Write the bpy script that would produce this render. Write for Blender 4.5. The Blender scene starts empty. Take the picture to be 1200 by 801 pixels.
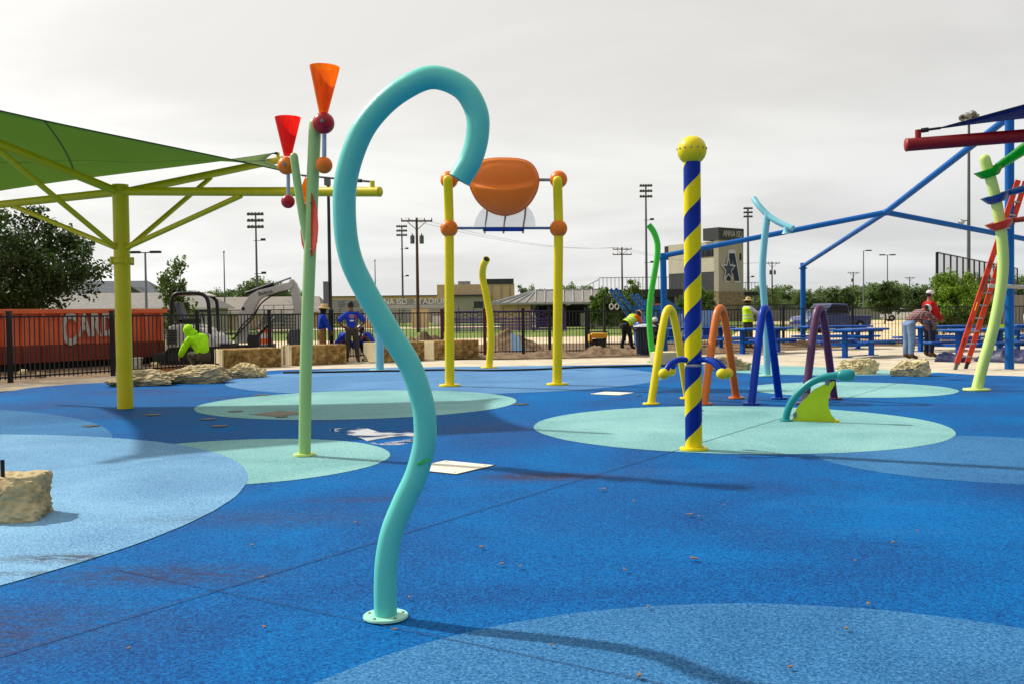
import bpy, bmesh, math, random
import numpy as np
from mathutils import Vector, Matrix, Euler

S = bpy.context.scene
COL = S.collection
R = math.radians
PI = math.pi

# ------------------------------------------------------------------ camera (1200 x 801 photograph, f = 1133 px)
F = 1133.0
CX, CY = 600.0, 400.5
CAMZ = 1.25
PITCH = math.atan(32.5 / F)
ROLL = R(-0.67)
CAM_M = Matrix.Translation((0, 0, CAMZ)) @ Matrix.Rotation(PI / 2 - PITCH, 4, 'X') @ Matrix.Rotation(ROLL, 4, 'Z')
cam_data = bpy.data.cameras.new('camera')
cam_data.sensor_width = 36.0
cam_data.lens = 36.0 * F / 1200.0
cam_data.clip_start = 0.05
cam_data.clip_end = 6000
cam = bpy.data.objects.new('camera', cam_data)
COL.objects.link(cam)
cam.matrix_world = CAM_M
S.camera = cam
_R3 = CAM_M.to_3x3()

def ray(px, py):
    d = _R3 @ Vector(((px - CX) / F, -(py - CY) / F, -1.0))
    return d / d.y

def P(px, py, d):
    """point of the place seen at that pixel of the survey photograph, d metres ahead"""
    r = ray(px, py)
    return Vector((r.x * d, d, CAMZ + r.z * d))

def G(px, py, z=0.0):
    r = ray(px, py)
    d = (z - CAMZ) / r.z
    return Vector((r.x * d, d, z))

def at_ground(px, d, z=0.0):
    """ground point d metres ahead in the column px (at horizon height)"""
    r = ray(px, 380)
    return Vector((r.x * d, d, z))

# ------------------------------------------------------------------ materials
def lin(c):
    out = []
    for v in c[:3]:
        v = v / 255.0
        out.append(v / 12.92 if v <= 0.04045 else ((v + 0.055) / 1.055) ** 2.4)
    return (*out, 1.0)

class NT:
    def __init__(self, name):
        self.m = bpy.data.materials.new(name)
        self.m.use_nodes = True
        self.t = self.m.node_tree
        self.t.nodes.clear()
        self.out = self.n('ShaderNodeOutputMaterial')
    def n(self, typ, **kw):
        nd = self.t.nodes.new(typ)
        for k, v in kw.items():
            if k.startswith('i_'):
                nd.inputs[k[2:].replace('_', ' ')].default_value = v
            else:
                setattr(nd, k, v)
        return nd
    def l(self, a, b):
        self.t.links.new(a, b)
    def coord(self, kind='Object'):
        return self.n('ShaderNodeTexCoord').outputs[kind]
    def noise(self, vec, scale, detail=4, rough=0.55, out='Fac', dist=0.0):
        nd = self.n('ShaderNodeTexNoise')
        nd.inputs['Scale'].default_value = scale
        nd.inputs['Detail'].default_value = detail
        nd.inputs['Roughness'].default_value = rough
        nd.inputs['Distortion'].default_value = dist
        self.l(vec, nd.inputs['Vector'])
        return nd.outputs[out]
    def ramp(self, fac, stops, interp='LINEAR'):
        nd = self.n('ShaderNodeValToRGB')
        nd.color_ramp.interpolation = interp
        el = nd.color_ramp.elements
        while len(el) > 1:
            el.remove(el[-1])
        el[0].position, el[0].color = stops[0]
        for p, c in stops[1:]:
            e = el.new(p)
            e.color = c
        self.l(fac, nd.inputs['Fac'])
        return nd.outputs['Color']
    def mix(self, fac, a, b, mode='MIX'):
        nd = self.n('ShaderNodeMix', data_type='RGBA', blend_type=mode)
        for sock, v in ((nd.inputs['Factor'], fac), (nd.inputs[6], a), (nd.inputs[7], b)):
            if isinstance(v, (int, float)):
                sock.default_value = v
            elif isinstance(v, tuple):
                sock.default_value = v
            else:
                self.l(v, sock)
        return nd.outputs[2]
    def math(self, op, a, b=None, c=None):
        nd = self.n('ShaderNodeMath', operation=op)
        for i, v in enumerate((a, b, c)):
            if v is None:
                continue
            if isinstance(v, (int, float)):
                nd.inputs[i].default_value = v
            else:
                self.l(v, nd.inputs[i])
        return nd.outputs[0]
    def maprange(self, v, a, b, c=0.0, d=1.0):
        nd = self.n('ShaderNodeMapRange')
        nd.inputs['From Min'].default_value = a
        nd.inputs['From Max'].default_value = b
        nd.inputs['To Min'].default_value = c
        nd.inputs['To Max'].default_value = d
        self.l(v, nd.inputs['Value'])
        return nd.outputs['Result']
    def mapping(self, vec, scale=(1, 1, 1), rot=(0, 0, 0), loc=(0, 0, 0)):
        nd = self.n('ShaderNodeMapping')
        nd.inputs['Scale'].default_value = scale
        nd.inputs['Rotation'].default_value = rot
        nd.inputs['Location'].default_value = loc
        self.l(vec, nd.inputs['Vector'])
        return nd.outputs['Vector']
    def bump(self, h, strength=0.3, dist=0.01):
        nd = self.n('ShaderNodeBump')
        nd.inputs['Strength'].default_value = strength
        nd.inputs['Distance'].default_value = dist
        self.l(h, nd.inputs['Height'])
        return nd.outputs['Normal']
    def bsdf(self, color, rough=0.5, metal=0.0, spec=0.5, normal=None, **kw):
        b = self.n('ShaderNodeBsdfPrincipled')
        for sock, v in ((b.inputs['Base Color'], color), (b.inputs['Roughness'], rough), (b.inputs['Metallic'], metal), (b.inputs['Specular IOR Level'], spec)):
            if isinstance(v, (int, float, tuple)):
                sock.default_value = v
            else:
                self.l(v, sock)
        for k, v in kw.items():
            b.inputs[k.replace('_', ' ')].default_value = v
        if normal is not None:
            self.l(normal, b.inputs['Normal'])
        return b
    def done(self, shader):
        self.l(shader.outputs[0] if hasattr(shader, 'outputs') else shader, self.out.inputs['Surface'])
        return self.m

_mc = {}
def paint(name, rgb, rough=0.38, var=0.10, bump=0.04, bscale=160, metal=0.0, dirt=0.10, coat=0.0, spec=0.32):
    """powder coat or plastic: slight tone drift, orange peel, a little dust"""
    if name in _mc:
        return _mc[name]
    t = NT(name)
    v = t.coord()
    c = lin(rgb)
    big = t.noise(v, 1.7, 5, 0.6)
    fine = t.noise(v, 26, 4, 0.6)
    dark = tuple(x * (1 - var) for x in c[:3]) + (1,)
    lite = tuple(min(1, x * (1 + var) + 0.004) for x in c[:3]) + (1,)
    col = t.ramp(big, [(0.3, dark), (0.7, lite)])
    dm = t.ramp(fine, [(0.56, (0, 0, 0, 1)), (0.78, (dirt, dirt, dirt, 1))])
    grime = tuple(x * 0.6 + 0.010 for x in c[:3]) + (1,)
    col = t.mix(dm, col, grime)
    rg = t.maprange(fine, 0.3, 0.7, rough - 0.06, rough + 0.10)
    nb = t.bump(t.noise(v, bscale, 2, 0.5), bump, 0.004)
    b = t.bsdf(col, rg, metal, spec, nb)
    if coat:
        b.inputs['Coat Weight'].default_value = coat
        b.inputs['Coat Roughness'].default_value = 0.12
    _mc[name] = t.done(b)
    return _mc[name]

def rough_mat(name, stops, scale=6, rough=0.9, bump=0.5, bscale=None, detail=8, dist=0.02, stretch=(1, 1, 1)):
    """stone, soil, concrete, cloth: a colour ramp over layered noise with matching bump"""
    if name in _mc:
        return _mc[name]
    t = NT(name)
    v = t.mapping(t.coord(), stretch)
    n1 = t.noise(v, scale, detail, 0.62, dist=0.3)
    n2 = t.noise(v, scale * 7.3, 5, 0.6)
    f = t.math('ADD', t.math('MULTIPLY', n1, 0.7), t.math('MULTIPLY', n2, 0.3))
    col = t.ramp(f, [(p, lin(c)) for p, c in stops])
    nb = t.bump(t.noise(v, bscale or scale * 5, 8, 0.65), bump, dist)
    _mc[name] = t.done(t.bsdf(col, rough, 0, 0.3, nb))
    return _mc[name]

def leaf_mat(name, dark, light, scale=1.2):
    if name in _mc:
        return _mc[name]
    t = NT(name)
    v = t.coord()
    n1 = t.noise(v, scale, 3, 0.6)
    n2 = t.noise(v, scale * 14, 2, 0.5)
    f = t.math('ADD', t.math('MULTIPLY', n1, 0.55), t.math('MULTIPLY', n2, 0.45))
    col = t.ramp(f, [(0.34, lin(dark)), (0.66, lin(light))])
    b = t.bsdf(col, 0.55, 0, 0.35)
    tr = t.n('ShaderNodeBsdfTranslucent')
    t.l(t.mix(0.5, col, lin(light)), tr.inputs['Color'])
    mx = t.n('ShaderNodeMixShader')
    mx.inputs[0].default_value = 0.28
    t.l(b.outputs[0], mx.inputs[1])
    t.l(tr.outputs[0], mx.inputs[2])
    _mc[name] = t.done(mx)
    return _mc[name]

# ------------------------------------------------------------------ objects
def tag(o, label=None, cat=None, group=None, kind=None):
    if label: o['label'] = label
    if cat: o['category'] = cat
    if group: o['group'] = group
    if kind: o['kind'] = kind
    return o

def empty(name, loc=(0, 0, 0), rz=0.0, label=None, cat=None, group=None):
    o = bpy.data.objects.new(name, None)
    o.empty_display_size = 0.2
    COL.objects.link(o)
    o.location = loc
    o.rotation_euler = (0, 0, rz)
    return tag(o, label, cat, group)

def link_mesh(name, me, mat, parent=None, local=False):
    """parent given and local False: the mesh is in world coordinates"""
    if mat is not None:
        me.materials.clear()
        me.materials.append(mat)
    o = bpy.data.objects.new(name, me)
    COL.objects.link(o)
    if parent is not None:
        o.parent = parent
        if not local:
            w = Matrix.Identity(4)
            p = parent
            chain = []
            while p is not None:
                chain.append(p)
                p = p.parent
            for q in reversed(chain):
                w = w @ (q.matrix_parent_inverse @ Matrix.LocRotScale(q.location, q.rotation_euler, q.scale))
            o.matrix_parent_inverse = w.inverted()
    return o

def copy_tree(o, parent=None):
    c = o.copy()
    COL.objects.link(c)
    c.parent = parent
    for ch in [x for x in COL.objects if x.parent == o]:
        copy_tree(ch, c)
    return c

def spline(pts, n=10):
    """Catmull-Rom through the points"""
    pts = [Vector(p) for p in pts]
    ext = [pts[0] * 2 - pts[1]] + pts + [pts[-1] * 2 - pts[-2]]
    out = []
    for i in range(1, len(ext) - 2):
        a, b, c, d = ext[i - 1:i + 3]
        for k in range(n):
            t = k / n
            out.append(0.5 * ((2 * b) + (c - a) * t + (2 * a - 5 * b + 4 * c - d) * t * t + (3 * b - a - 3 * c + d) * t ** 3))
    out.append(pts[-1])
    return out

def frame_of(d):
    d = Vector(d).normalized()
    u = d.cross(Vector((0, 0, 1)))
    if u.length < 1e-4:
        u = Vector((1, 0, 0))
    u.normalize()
    return u, u.cross(d).normalized(), d

class MB:
    def __init__(self):
        self.v, self.f, self.s = [], [], []
    def add(self, vs, fs, smooth=False, M=None):
        o = len(self.v)
        for p in vs:
            p = Vector(p)
            self.v.append(M @ p if M is not None else p)
        for f in fs:
            self.f.append([i + o for i in f])
            self.s.append(smooth)
        return self
    def box(self, c, s, rz=0.0, M=None, rx=0.0, ry=0.0):
        T = Matrix.Translation(c) @ Euler((rx, ry, rz)).to_matrix().to_4x4()
        if M is not None:
            T = M @ T
        x, y, z = s[0] / 2, s[1] / 2, s[2] / 2
        vs = [(-x, -y, -z), (x, -y, -z), (x, y, -z), (-x, y, -z), (-x, -y, z), (x, -y, z), (x, y, z), (-x, y, z)]
        return self.add(vs, [(0, 3, 2, 1), (4, 5, 6, 7), (0, 1, 5, 4), (1, 2, 6, 5), (2, 3, 7, 6), (3, 0, 4, 7)], False, T)
    def bar(self, a, b, w, h=None, roll=0.0):
        a, b = Vector(a), Vector(b)
        u, n, d = frame_of(b - a)
        h = h or w
        if roll:
            q = Matrix.Rotation(roll, 3, d)
            u, n = q @ u, q @ n
        vs = []
        for p in (a, b):
            for i, j in ((-1, -1), (1, -1), (1, 1), (-1, 1)):
                vs.append(p + u * (i * w / 2) + n * (j * h / 2))
        return self.add(vs, [(0, 1, 2, 3), (7, 6, 5, 4), (0, 4, 5, 1), (1, 5, 6, 2), (2, 6, 7, 3), (3, 7, 4, 0)])
    def tube(self, pts, r, n=12, caps=True, flat=1.0, round_end=False, round_start=False, hollow=False):
        pts = [Vector(p) for p in pts]
        rs = list(r) if isinstance(r, (list, tuple)) else [r] * len(pts)
        if round_end or round_start:
            def dome(p, d, rr):
                return [(p + d * rr * math.sin(a), rr * math.cos(a)) for a in (0.4, 0.8, 1.15, 1.45)]
            if round_end:
                d = (pts[-1] - pts[-2]).normalized()
                for q, rr in dome(pts[-1], d, rs[-1]):
                    pts.append(q); rs.append(rr)
            if round_start:
                d = (pts[0] - pts[1]).normalized()
                for q, rr in dome(pts[0], d, rs[0]):
                    pts.insert(0, q); rs.insert(0, rr)
        m = len(pts)
        tang = [(pts[min(i + 1, m - 1)] - pts[max(i - 1, 0)]).normalized() for i in range(m)]
        u, w, _ = frame_of(tang[0])
        rings = []
        for i in range(m):
            if i:
                q = tang[i - 1].rotation_difference(tang[i])
                u = q @ u
                u = (u - tang[i] * u.dot(tang[i])).normalized()
            w = tang[i].cross(u)
            rings.append([pts[i] + (u * math.cos(2 * PI * k / n) + w * math.sin(2 * PI * k / n) * flat) * rs[i] for k in range(n)])
        vs = [p for rg in rings for p in rg]
        fs = [(i * n + k, i * n + (k + 1) % n, (i + 1) * n + (k + 1) % n, (i + 1) * n + k) for i in range(m - 1) for k in range(n)]
        self.add(vs, fs, True)
        if caps and not hollow:
            self.add(rings[0], [tuple(reversed(range(n)))])
            self.add(rings[-1], [tuple(range(n))])
        if hollow:
            # open end: inner wall a short way down
            for rg, p, d in ((rings[-1], pts[-1], -tang[-1]),):
                inner = [p + (q - p) * 0.82 for q in rg]
                deep = [q + d * rs[-1] * 2.5 for q in inner]
                self.add(rg + inner, [(k, (k + 1) % n, n + (k + 1) % n, n + k) for k in range(n)])
                self.add(inner + deep, [(k, (k + 1) % n, n + (k + 1) % n, n + k) for k in range(n)], True)
                self.add(deep, [tuple(range(n))])
            self.add(rings[0], [tuple(reversed(range(n)))])
        return self
    def lathe(self, prof, c=(0, 0, 0), n=24, axis=(0, 0, 1), smooth=True, flat=1.0):
        """prof: list of (radius, height) along axis; repeated points make a crease"""
        d = Vector(axis).normalized()
        u, w, _ = frame_of(d)
        if abs(d.z) > 0.999:
            u, w = Vector((1, 0, 0)), Vector((0, 1, 0)) * (1 if d.z > 0 else -1)
        c = Vector(c)
        segs, cur = [], [prof[0]]
        for a, b in zip(prof, prof[1:]):
            if a == b:
                segs.append(cur); cur = [b]
            else:
                cur.append(b)
        segs.append(cur)
        for sg in segs:
            vs = []
            for rr, h in sg:
                for k in range(n):
                    a = 2 * PI * k / n
                    vs.append(c + d * h + (u * math.cos(a) + w * math.sin(a) * flat) * max(rr, 1e-5))
            fs = [(i * n + k, i * n + (k + 1) % n, (i + 1) * n + (k + 1) % n, (i + 1) * n + k) for i in range(len(sg) - 1) for k in range(n)]
            self.add(vs, fs, smooth)
        return self
    def sphere(self, c, r, n=20, scale=(1, 1, 1), M=None):
        m = n // 2
        vs = [Vector((0, 0, -r))]
        for i in range(1, m):
            a = -PI / 2 + PI * i / m
            for k in range(n):
                b = 2 * PI * k / n
                vs.append(Vector((r * math.cos(a) * math.cos(b), r * math.cos(a) * math.sin(b), r * math.sin(a))))
        vs.append(Vector((0, 0, r)))
        vs = [Vector((p.x * scale[0], p.y * scale[1], p.z * scale[2])) for p in vs]
        if M is not None:
            vs = [M @ p for p in vs]
        vs = [p + Vector(c) for p in vs]
        fs = [(0, 1 + (k + 1) % n, 1 + k) for k in range(n)]
        for i in range(m - 2):
            for k in range(n):
                a = 1 + i * n + k
                b = 1 + i * n + (k + 1) % n
                fs.append((a, b, b + n, a + n))
        o = 1 + (m - 2) * n
        fs += [(o + k, o + (k + 1) % n, len(vs) - 1) for k in range(n)]
        return self.add(vs, fs, True)
    def prism(self, poly, off):
        """poly: closed loop of world points; off: vector it is thickened by"""
        poly = [Vector(p) for p in poly]
        off = Vector(off)
        n = len(poly)
        top = [p + off for p in poly]
        self.add(poly, [tuple(range(n))])
        self.add(top, [tuple(reversed(range(n)))])
        for k in range(n):
            j = (k + 1) % n
            self.add([poly[k], poly[j], top[j], top[k]], [(0, 3, 2, 1)])
        return self
    def mesh(self, name, bevel=0.0, weld=False, bseg=2):
        me = bpy.data.meshes.new(name)
        me.from_pydata([tuple(p) for p in self.v], [], self.f)
        me.polygons.foreach_set('use_smooth', self.s)
        if bevel or weld:
            bm = bmesh.new()
            bm.from_mesh(me)
            bmesh.ops.remove_doubles(bm, verts=bm.verts, dist=1e-5)
            bmesh.ops.recalc_face_normals(bm, faces=bm.faces)
            if bevel:
                eds = [e for e in bm.edges if len(e.link_faces) == 2 and e.calc_face_angle() > 0.5]
                bmesh.ops.bevel(bm, geom=eds, offset=bevel, segments=bseg, affect='EDGES', profile=0.6, clamp_overlap=True)
            bm.to_mesh(me)
            bm.free()
        me.update()
        return me
    def build(self, name, mat, parent=None, local=False, bevel=0.0, weld=False):
        return link_mesh(name, self.mesh(name, bevel, weld), mat, parent, local)

def text_mesh(s, size, mat, origin, xdir, up, parent=None, extrude=0.01, align='CENTER', name='lettering', bold=0.0, sx=1.0):
    cu = bpy.data.curves.new('tmp', 'FONT')
    cu.body = s
    cu.size = size
    cu.extrude = extrude
    cu.offset = bold
    cu.align_x = align
    cu.align_y = 'CENTER'
    o = bpy.data.objects.new('tmp', cu)
    COL.objects.link(o)
    dg = bpy.context.evaluated_depsgraph_get()
    me = bpy.data.meshes.new_from_object(o.evaluated_get(dg))
    bpy.data.objects.remove(o)
    x = Vector(xdir).normalized()
    u = Vector(up)
    u = (u - x * u.dot(x)).normalized()
    z = x.cross(u)
    M = Matrix.Translation(origin) @ Matrix((x, u, z)).transposed().to_4x4() @ Matrix.Diagonal((sx, 1, 1, 1))
    me.transform(M)
    me.name = name
    return link_mesh(name, me, mat, parent)

def flat_sheet(name, pts, z, mat, kind='structure'):
    """a level polygon"""
    bm = bmesh.new()
    vs = [bm.verts.new((p[0], p[1], z)) for p in pts]
    f = bm.faces.new(vs)
    if f.normal.z < 0:
        f.normal_flip()
    f.normal_update()
    if f.normal.z < 0:
        f.normal_flip()
    me = bpy.data.meshes.new(name)
    bm.to_mesh(me)
    bm.free()
    o = link_mesh(name, me, mat)
    o['kind'] = kind
    return o

def rock_mesh(name, size, seed, lump=0.22, cuts=5, flat_bottom=True, extra=(), cube=0.0):
    """a boulder: subdivided block, clipped by random planes and roughened in three octaves"""
    from mathutils import noise
    rnd = random.Random(seed)
    bm = bmesh.new()
    bmesh.ops.create_icosphere(bm, subdivisions=5, radius=1.0)
    planes = []
    for _ in range(cuts):
        n = Vector((rnd.uniform(-1, 1), rnd.uniform(-1, 1), rnd.uniform(-0.35, 0.9))).normalized()
        planes.append((n, rnd.uniform(0.55, 0.82)))
    planes += list(extra)
    off = Vector((seed * 3.1, seed * 1.7, 0))
    for v in bm.verts:
        p = v.co.normalized()
        m = max(abs(p.x), abs(p.y), abs(p.z))
        p = p * (0.62 + 0.38 / m * 0.8) * (1 - cube) + p * (0.86 / m) * cube
        for n, d in planes:
            k = p.dot(n) - d
            if k > 0:
                p -= n * k * 0.92
        p += v.co * (noise.noise(p * 1.6 + off) * lump + noise.noise(p * 4.5 + off) * lump * 0.42 + noise.noise(p * 11 + off) * lump * 0.24 - abs(noise.noise(p * 7 + off * 2)) * lump * 0.45 + abs(noise.noise(p * 23 + off)) * lump * 0.14 - (0.10 * lump if abs(noise.noise(Vector((p.x * 2, p.y * 2, p.z * 9)) + off)) < 0.06 else 0))
        vd = noise.voronoi(p * 2.6 + off)[0]
        vd2 = noise.voronoi(p * 6.5 - off)[0]
        p += v.co * (lump * 0.9 * (vd[0] - 0.35) + lump * 0.40 * (vd2[0] - 0.3) - (lump * 0.35 if vd[1] - vd[0] < 0.05 else 0.0))
        v.co = p
    lo = min(v.co.z for v in bm.verts); hi = max(v.co.z for v in bm.verts)
    lx = max(abs(v.co.x) for v in bm.verts); ly = max(abs(v.co.y) for v in bm.verts)
    for v in bm.verts:
        z = (v.co.z - lo) / (hi - lo)
        z = max(0.0, (z - 0.16) / 0.84) if flat_bottom else z
        v.co = Vector((v.co.x / lx * size[0] / 2, v.co.y / ly * size[1] / 2, z * size[2]))
    me = bpy.data.meshes.new(name)
    bm.to_mesh(me)
    bm.free()
    for p in me.polygons:
        p.use_smooth = False
    return me
# ------------------------------------------------------------------ light and sky
SUN_AZ = math.atan2(-0.88, 0.47)           # clockwise from +Y, so to the left of straight ahead
SUN_EL = R(43.5)
SUN_DIR = Vector((math.sin(SUN_AZ) * math.cos(SUN_EL), math.cos(SUN_AZ) * math.cos(SUN_EL), math.sin(SUN_EL)))
sl = bpy.data.lights.new('sun', 'SUN')
sl.energy = 5.0
sl.angle = R(1.5)
sl.color = (1.0, 0.95, 0.86)
so = bpy.data.objects.new('sun', sl)
COL.objects.link(so)
so.rotation_euler = SUN_DIR.to_track_quat('Z', 'Y').to_euler()
so.location = SUN_DIR * 60

W = bpy.data.worlds.new('World')
S.world = W
W.use_nodes = True
wt = W.node_tree
wt.nodes.clear()
def wn(typ, **kw):
    nd = wt.nodes.new(typ)
    for k, v in kw.items():
        setattr(nd, k, v)
    return nd
wo = wn('ShaderNodeOutputWorld')
sky = wn('ShaderNodeTexSky', sky_type='NISHITA')
sky.sun_disc = False
sky.sun_elevation = SUN_EL
sky.sun_rotation = SUN_AZ
sky.dust_density = 3.0
bg1 = wn('ShaderNodeBackground')
bg1.inputs['Strength'].default_value = 0.10
wt.links.new(sky.outputs[0], bg1.inputs['Color'])
tc = wn('ShaderNodeTexCoord')
dotn = wn('ShaderNodeVectorMath', operation='DOT_PRODUCT')
dotn.inputs[1].default_value = SUN_DIR
wt.links.new(tc.outputs['Generated'], dotn.inputs[0])
# brightness of the overcast: strongest round the hidden sun, weakest behind us
half = wn('ShaderNodeMapRange')
half.inputs['From Min'].default_value = -1.0
half.inputs['From Max'].default_value = 1.0
wt.links.new(dotn.outputs['Value'], half.inputs['Value'])
mr = wn('ShaderNodeValToRGB')
el = mr.color_ramp.elements
el[0].position, el[0].color = 0.20, (0.27, 0.30, 0.34, 1)
el[1].position, el[1].color = 1.0, (1.0, 0.985, 0.95, 1)
for p_, c_ in ((0.44, (0.50, 0.53, 0.57, 1)), (0.53, (0.70, 0.70, 0.70, 1)), (0.68, (0.80, 0.79, 0.765, 1)), (0.85, (0.925, 0.915, 0.89, 1))):
    e_ = el.new(p_)
    e_.color = c_
wt.links.new(half.outputs['Result'], mr.inputs['Fac'])
# a high thin layer of cloud, seen in perspective: direction divided by its height
sep = wn('ShaderNodeSeparateXYZ')
wt.links.new(tc.outputs['Generated'], sep.inputs[0])
def wm(op, a, b=None):
    nd = wn('ShaderNodeMath', operation=op)
    for i, v in enumerate((a, b)):
        if v is None: continue
        if isinstance(v, (int, float)): nd.inputs[i].default_value = v
        else: wt.links.new(v, nd.inputs[i])
    return nd.outputs[0]
zz = wm('ADD', wm('MAXIMUM', sep.outputs['Z'], 0.0), 0.16)
comb = wn('ShaderNodeCombineXYZ')
wt.links.new(wm('DIVIDE', sep.outputs['X'], zz), comb.inputs[0])
wt.links.new(wm('DIVIDE', sep.outputs['Y'], zz), comb.inputs[1])
cmap = wn('ShaderNodeMapping')
cmap.inputs['Scale'].default_value = (0.75, 1.0, 1.0)
cmap.inputs['Rotation'].default_value = (0, 0, R(12))
cmap.inputs['Location'].default_value = (3.1, 1.7, 0)
wt.links.new(comb.outputs[0], cmap.inputs['Vector'])
cn = wn('ShaderNodeTexNoise')
cn.inputs['Scale'].default_value = 0.95
cn.inputs['Detail'].default_value = 7
cn.inputs['Roughness'].default_value = 0.52
cn.inputs['Distortion'].default_value = 0.5
wt.links.new(cmap.outputs[0], cn.inputs['Vector'])
cr = wn('ShaderNodeMapRange', interpolation_type='SMOOTHSTEP')
cr.inputs['From Min'].default_value = 0.34
cr.inputs['From Max'].default_value = 0.66
cr.inputs['To Min'].default_value = 0.95
cr.inputs['To Max'].default_value = 1.18
wt.links.new(cn.outputs['Fac'], cr.inputs['Value'])
lum = cr.outputs['Result']
# cloud tint: warm white high up, cooler grey towards the horizon
tint = wn('ShaderNodeMix', data_type='RGBA')
tint.inputs[6].default_value = (1.03, 1.06, 1.08, 1)
tint.inputs[7].default_value = (1.03, 1.02, 1.0, 1)
hz = wn('ShaderNodeMapRange')
hz.inputs['From Min'].default_value = 0.0
hz.inputs['From Max'].default_value = 0.22
wt.links.new(sep.outputs['Z'], hz.inputs['Value'])
wt.links.new(hz.outputs['Result'], tint.inputs['Factor'])
bg2 = wn('ShaderNodeBackground')
mul = wn('ShaderNodeMix', data_type='RGBA', blend_type='MULTIPLY')
mul.inputs['Factor'].default_value = 1.0
wt.links.new(tint.outputs[2], mul.inputs[6])
wt.links.new(mr.outputs['Color'], mul.inputs[7])
wt.links.new(mul.outputs[2], bg2.inputs['Color'])
wt.links.new(lum, bg2.inputs['Strength'])
mixw = wn('ShaderNodeMixShader')
mixw.inputs[0].default_value = 0.93
wt.links.new(bg1.outputs[0], mixw.inputs[1])
wt.links.new(bg2.outputs[0], mixw.inputs[2])
wt.links.new(mixw.outputs[0], wo.inputs['Surface'])

S.view_settings.view_transform = 'Standard'
S.view_settings.look = 'None'
S.view_settings.gamma = 1.0
S.view_settings.exposure = 0.0
S.view_settings.use_curve_mapping = False
S.cycles.max_bounces = 8
S.cycles.transparent_max_bounces = 12

# ------------------------------------------------------------------ ground materials
def epdm(name, dark, mid, lite, stain=(70, 45, 50), stain_amt=0.25, stains=()):
    """poured rubber granules"""
    t = NT(name)
    v = t.coord()
    g1 = t.noise(v, 76, 4, 0.70)                                    # clumps of granules
    vo = t.n('ShaderNodeTexVoronoi')
    vo.inputs['Scale'].default_value = 210
    t.l(v, vo.inputs['Vector'])
    sepc = t.n('ShaderNodeSeparateColor')
    t.l(vo.outputs['Color'], sepc.inputs[0])
    wear = t.noise(v, 0.55, 6, 0.6, dist=0.6)
    f = t.math('ADD', t.math('MULTIPLY', g1, 0.80), t.math('MULTIPLY', sepc.outputs[0], 0.20))
    f = t.math('ADD', f, t.maprange(wear, 0.3, 0.7, -0.085, 0.085))
    col = t.ramp(f, [(0.35, lin(dark)), (0.50, lin(mid)), (0.68, lin(lite))])
    # footprints, dust and soil tracked over it, in irregular patches
    s1 = t.noise(v, 0.8, 8, 0.7, dist=0.8)
    s2 = t.noise(v, 30, 6, 0.75)
    sm = t.math('MULTIPLY', t.maprange(s1, 0.52, 0.72), t.maprange(s2, 0.50, 0.66))
    col = t.mix(t.math('MULTIPLY', sm, stain_amt), col, lin(stain))
    d1 = t.maprange(t.noise(t.mapping(v, (0.35, 1.4, 1), (0, 0, 0.5)), 0.9, 7, 0.65), 0.55, 0.78, 0, 0.045)
    col = t.mix(d1, col, lin((128, 150, 172)))
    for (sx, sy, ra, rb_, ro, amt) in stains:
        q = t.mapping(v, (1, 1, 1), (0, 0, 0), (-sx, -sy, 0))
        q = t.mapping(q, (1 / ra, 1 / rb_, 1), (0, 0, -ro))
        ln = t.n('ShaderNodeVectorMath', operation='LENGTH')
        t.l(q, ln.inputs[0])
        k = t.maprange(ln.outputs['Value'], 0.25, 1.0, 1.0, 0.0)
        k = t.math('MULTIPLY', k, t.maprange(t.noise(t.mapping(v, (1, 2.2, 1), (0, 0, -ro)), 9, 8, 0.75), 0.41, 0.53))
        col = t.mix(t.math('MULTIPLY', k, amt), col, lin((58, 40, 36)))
    rough = t.maprange(wear, 0.35, 0.65, 0.60, 0.82)
    nb = t.bump(t.math('ADD', g1, t.math('MULTIPLY', vo.outputs['Distance'], 0.8)), 0.45, 0.006)
    return t.done(t.bsdf(col, rough, 0, 0.06, nb))

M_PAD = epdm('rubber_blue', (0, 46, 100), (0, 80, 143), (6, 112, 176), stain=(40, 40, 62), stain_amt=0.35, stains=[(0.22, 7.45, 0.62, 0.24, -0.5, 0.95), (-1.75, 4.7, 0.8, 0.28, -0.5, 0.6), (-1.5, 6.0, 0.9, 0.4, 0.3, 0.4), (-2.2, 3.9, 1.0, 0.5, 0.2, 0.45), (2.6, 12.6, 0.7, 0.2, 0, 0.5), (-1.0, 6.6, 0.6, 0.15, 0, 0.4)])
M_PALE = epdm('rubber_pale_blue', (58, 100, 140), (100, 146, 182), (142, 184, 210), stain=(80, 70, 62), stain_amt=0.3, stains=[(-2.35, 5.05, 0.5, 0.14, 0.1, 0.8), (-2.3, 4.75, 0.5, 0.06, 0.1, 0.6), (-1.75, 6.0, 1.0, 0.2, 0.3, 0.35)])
M_MID = epdm('rubber_mid_blue', (20, 70, 116), (46, 104, 152), (82, 136, 180), stain_amt=0.2)
M_FAR = epdm('rubber_sky_blue', (50, 94, 142), (78, 124, 170), (110, 152, 190), stain=(90, 90, 90), stain_amt=0.3)
M_MINT = epdm('rubber_mint', (80, 128, 132), (118, 168, 168), (154, 196, 192), stain=(70, 90, 90), stain_amt=0.3)
M_SEAM = paint('seam_black', (14, 26, 62), 0.8)
M_CONC = rough_mat('concrete', [(0.3, (150, 138, 118)), (0.5, (186, 174, 152)), (0.7, (206, 196, 176))], 1.3, 0.9, 0.25, 40, dist=0.01)
M_DIRT = rough_mat('soil', [(0.32, (70, 54, 38)), (0.5, (112, 90, 66)), (0.68, (150, 126, 96))], 2.2, 0.95, 0.8, 12, dist=0.06)
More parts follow.
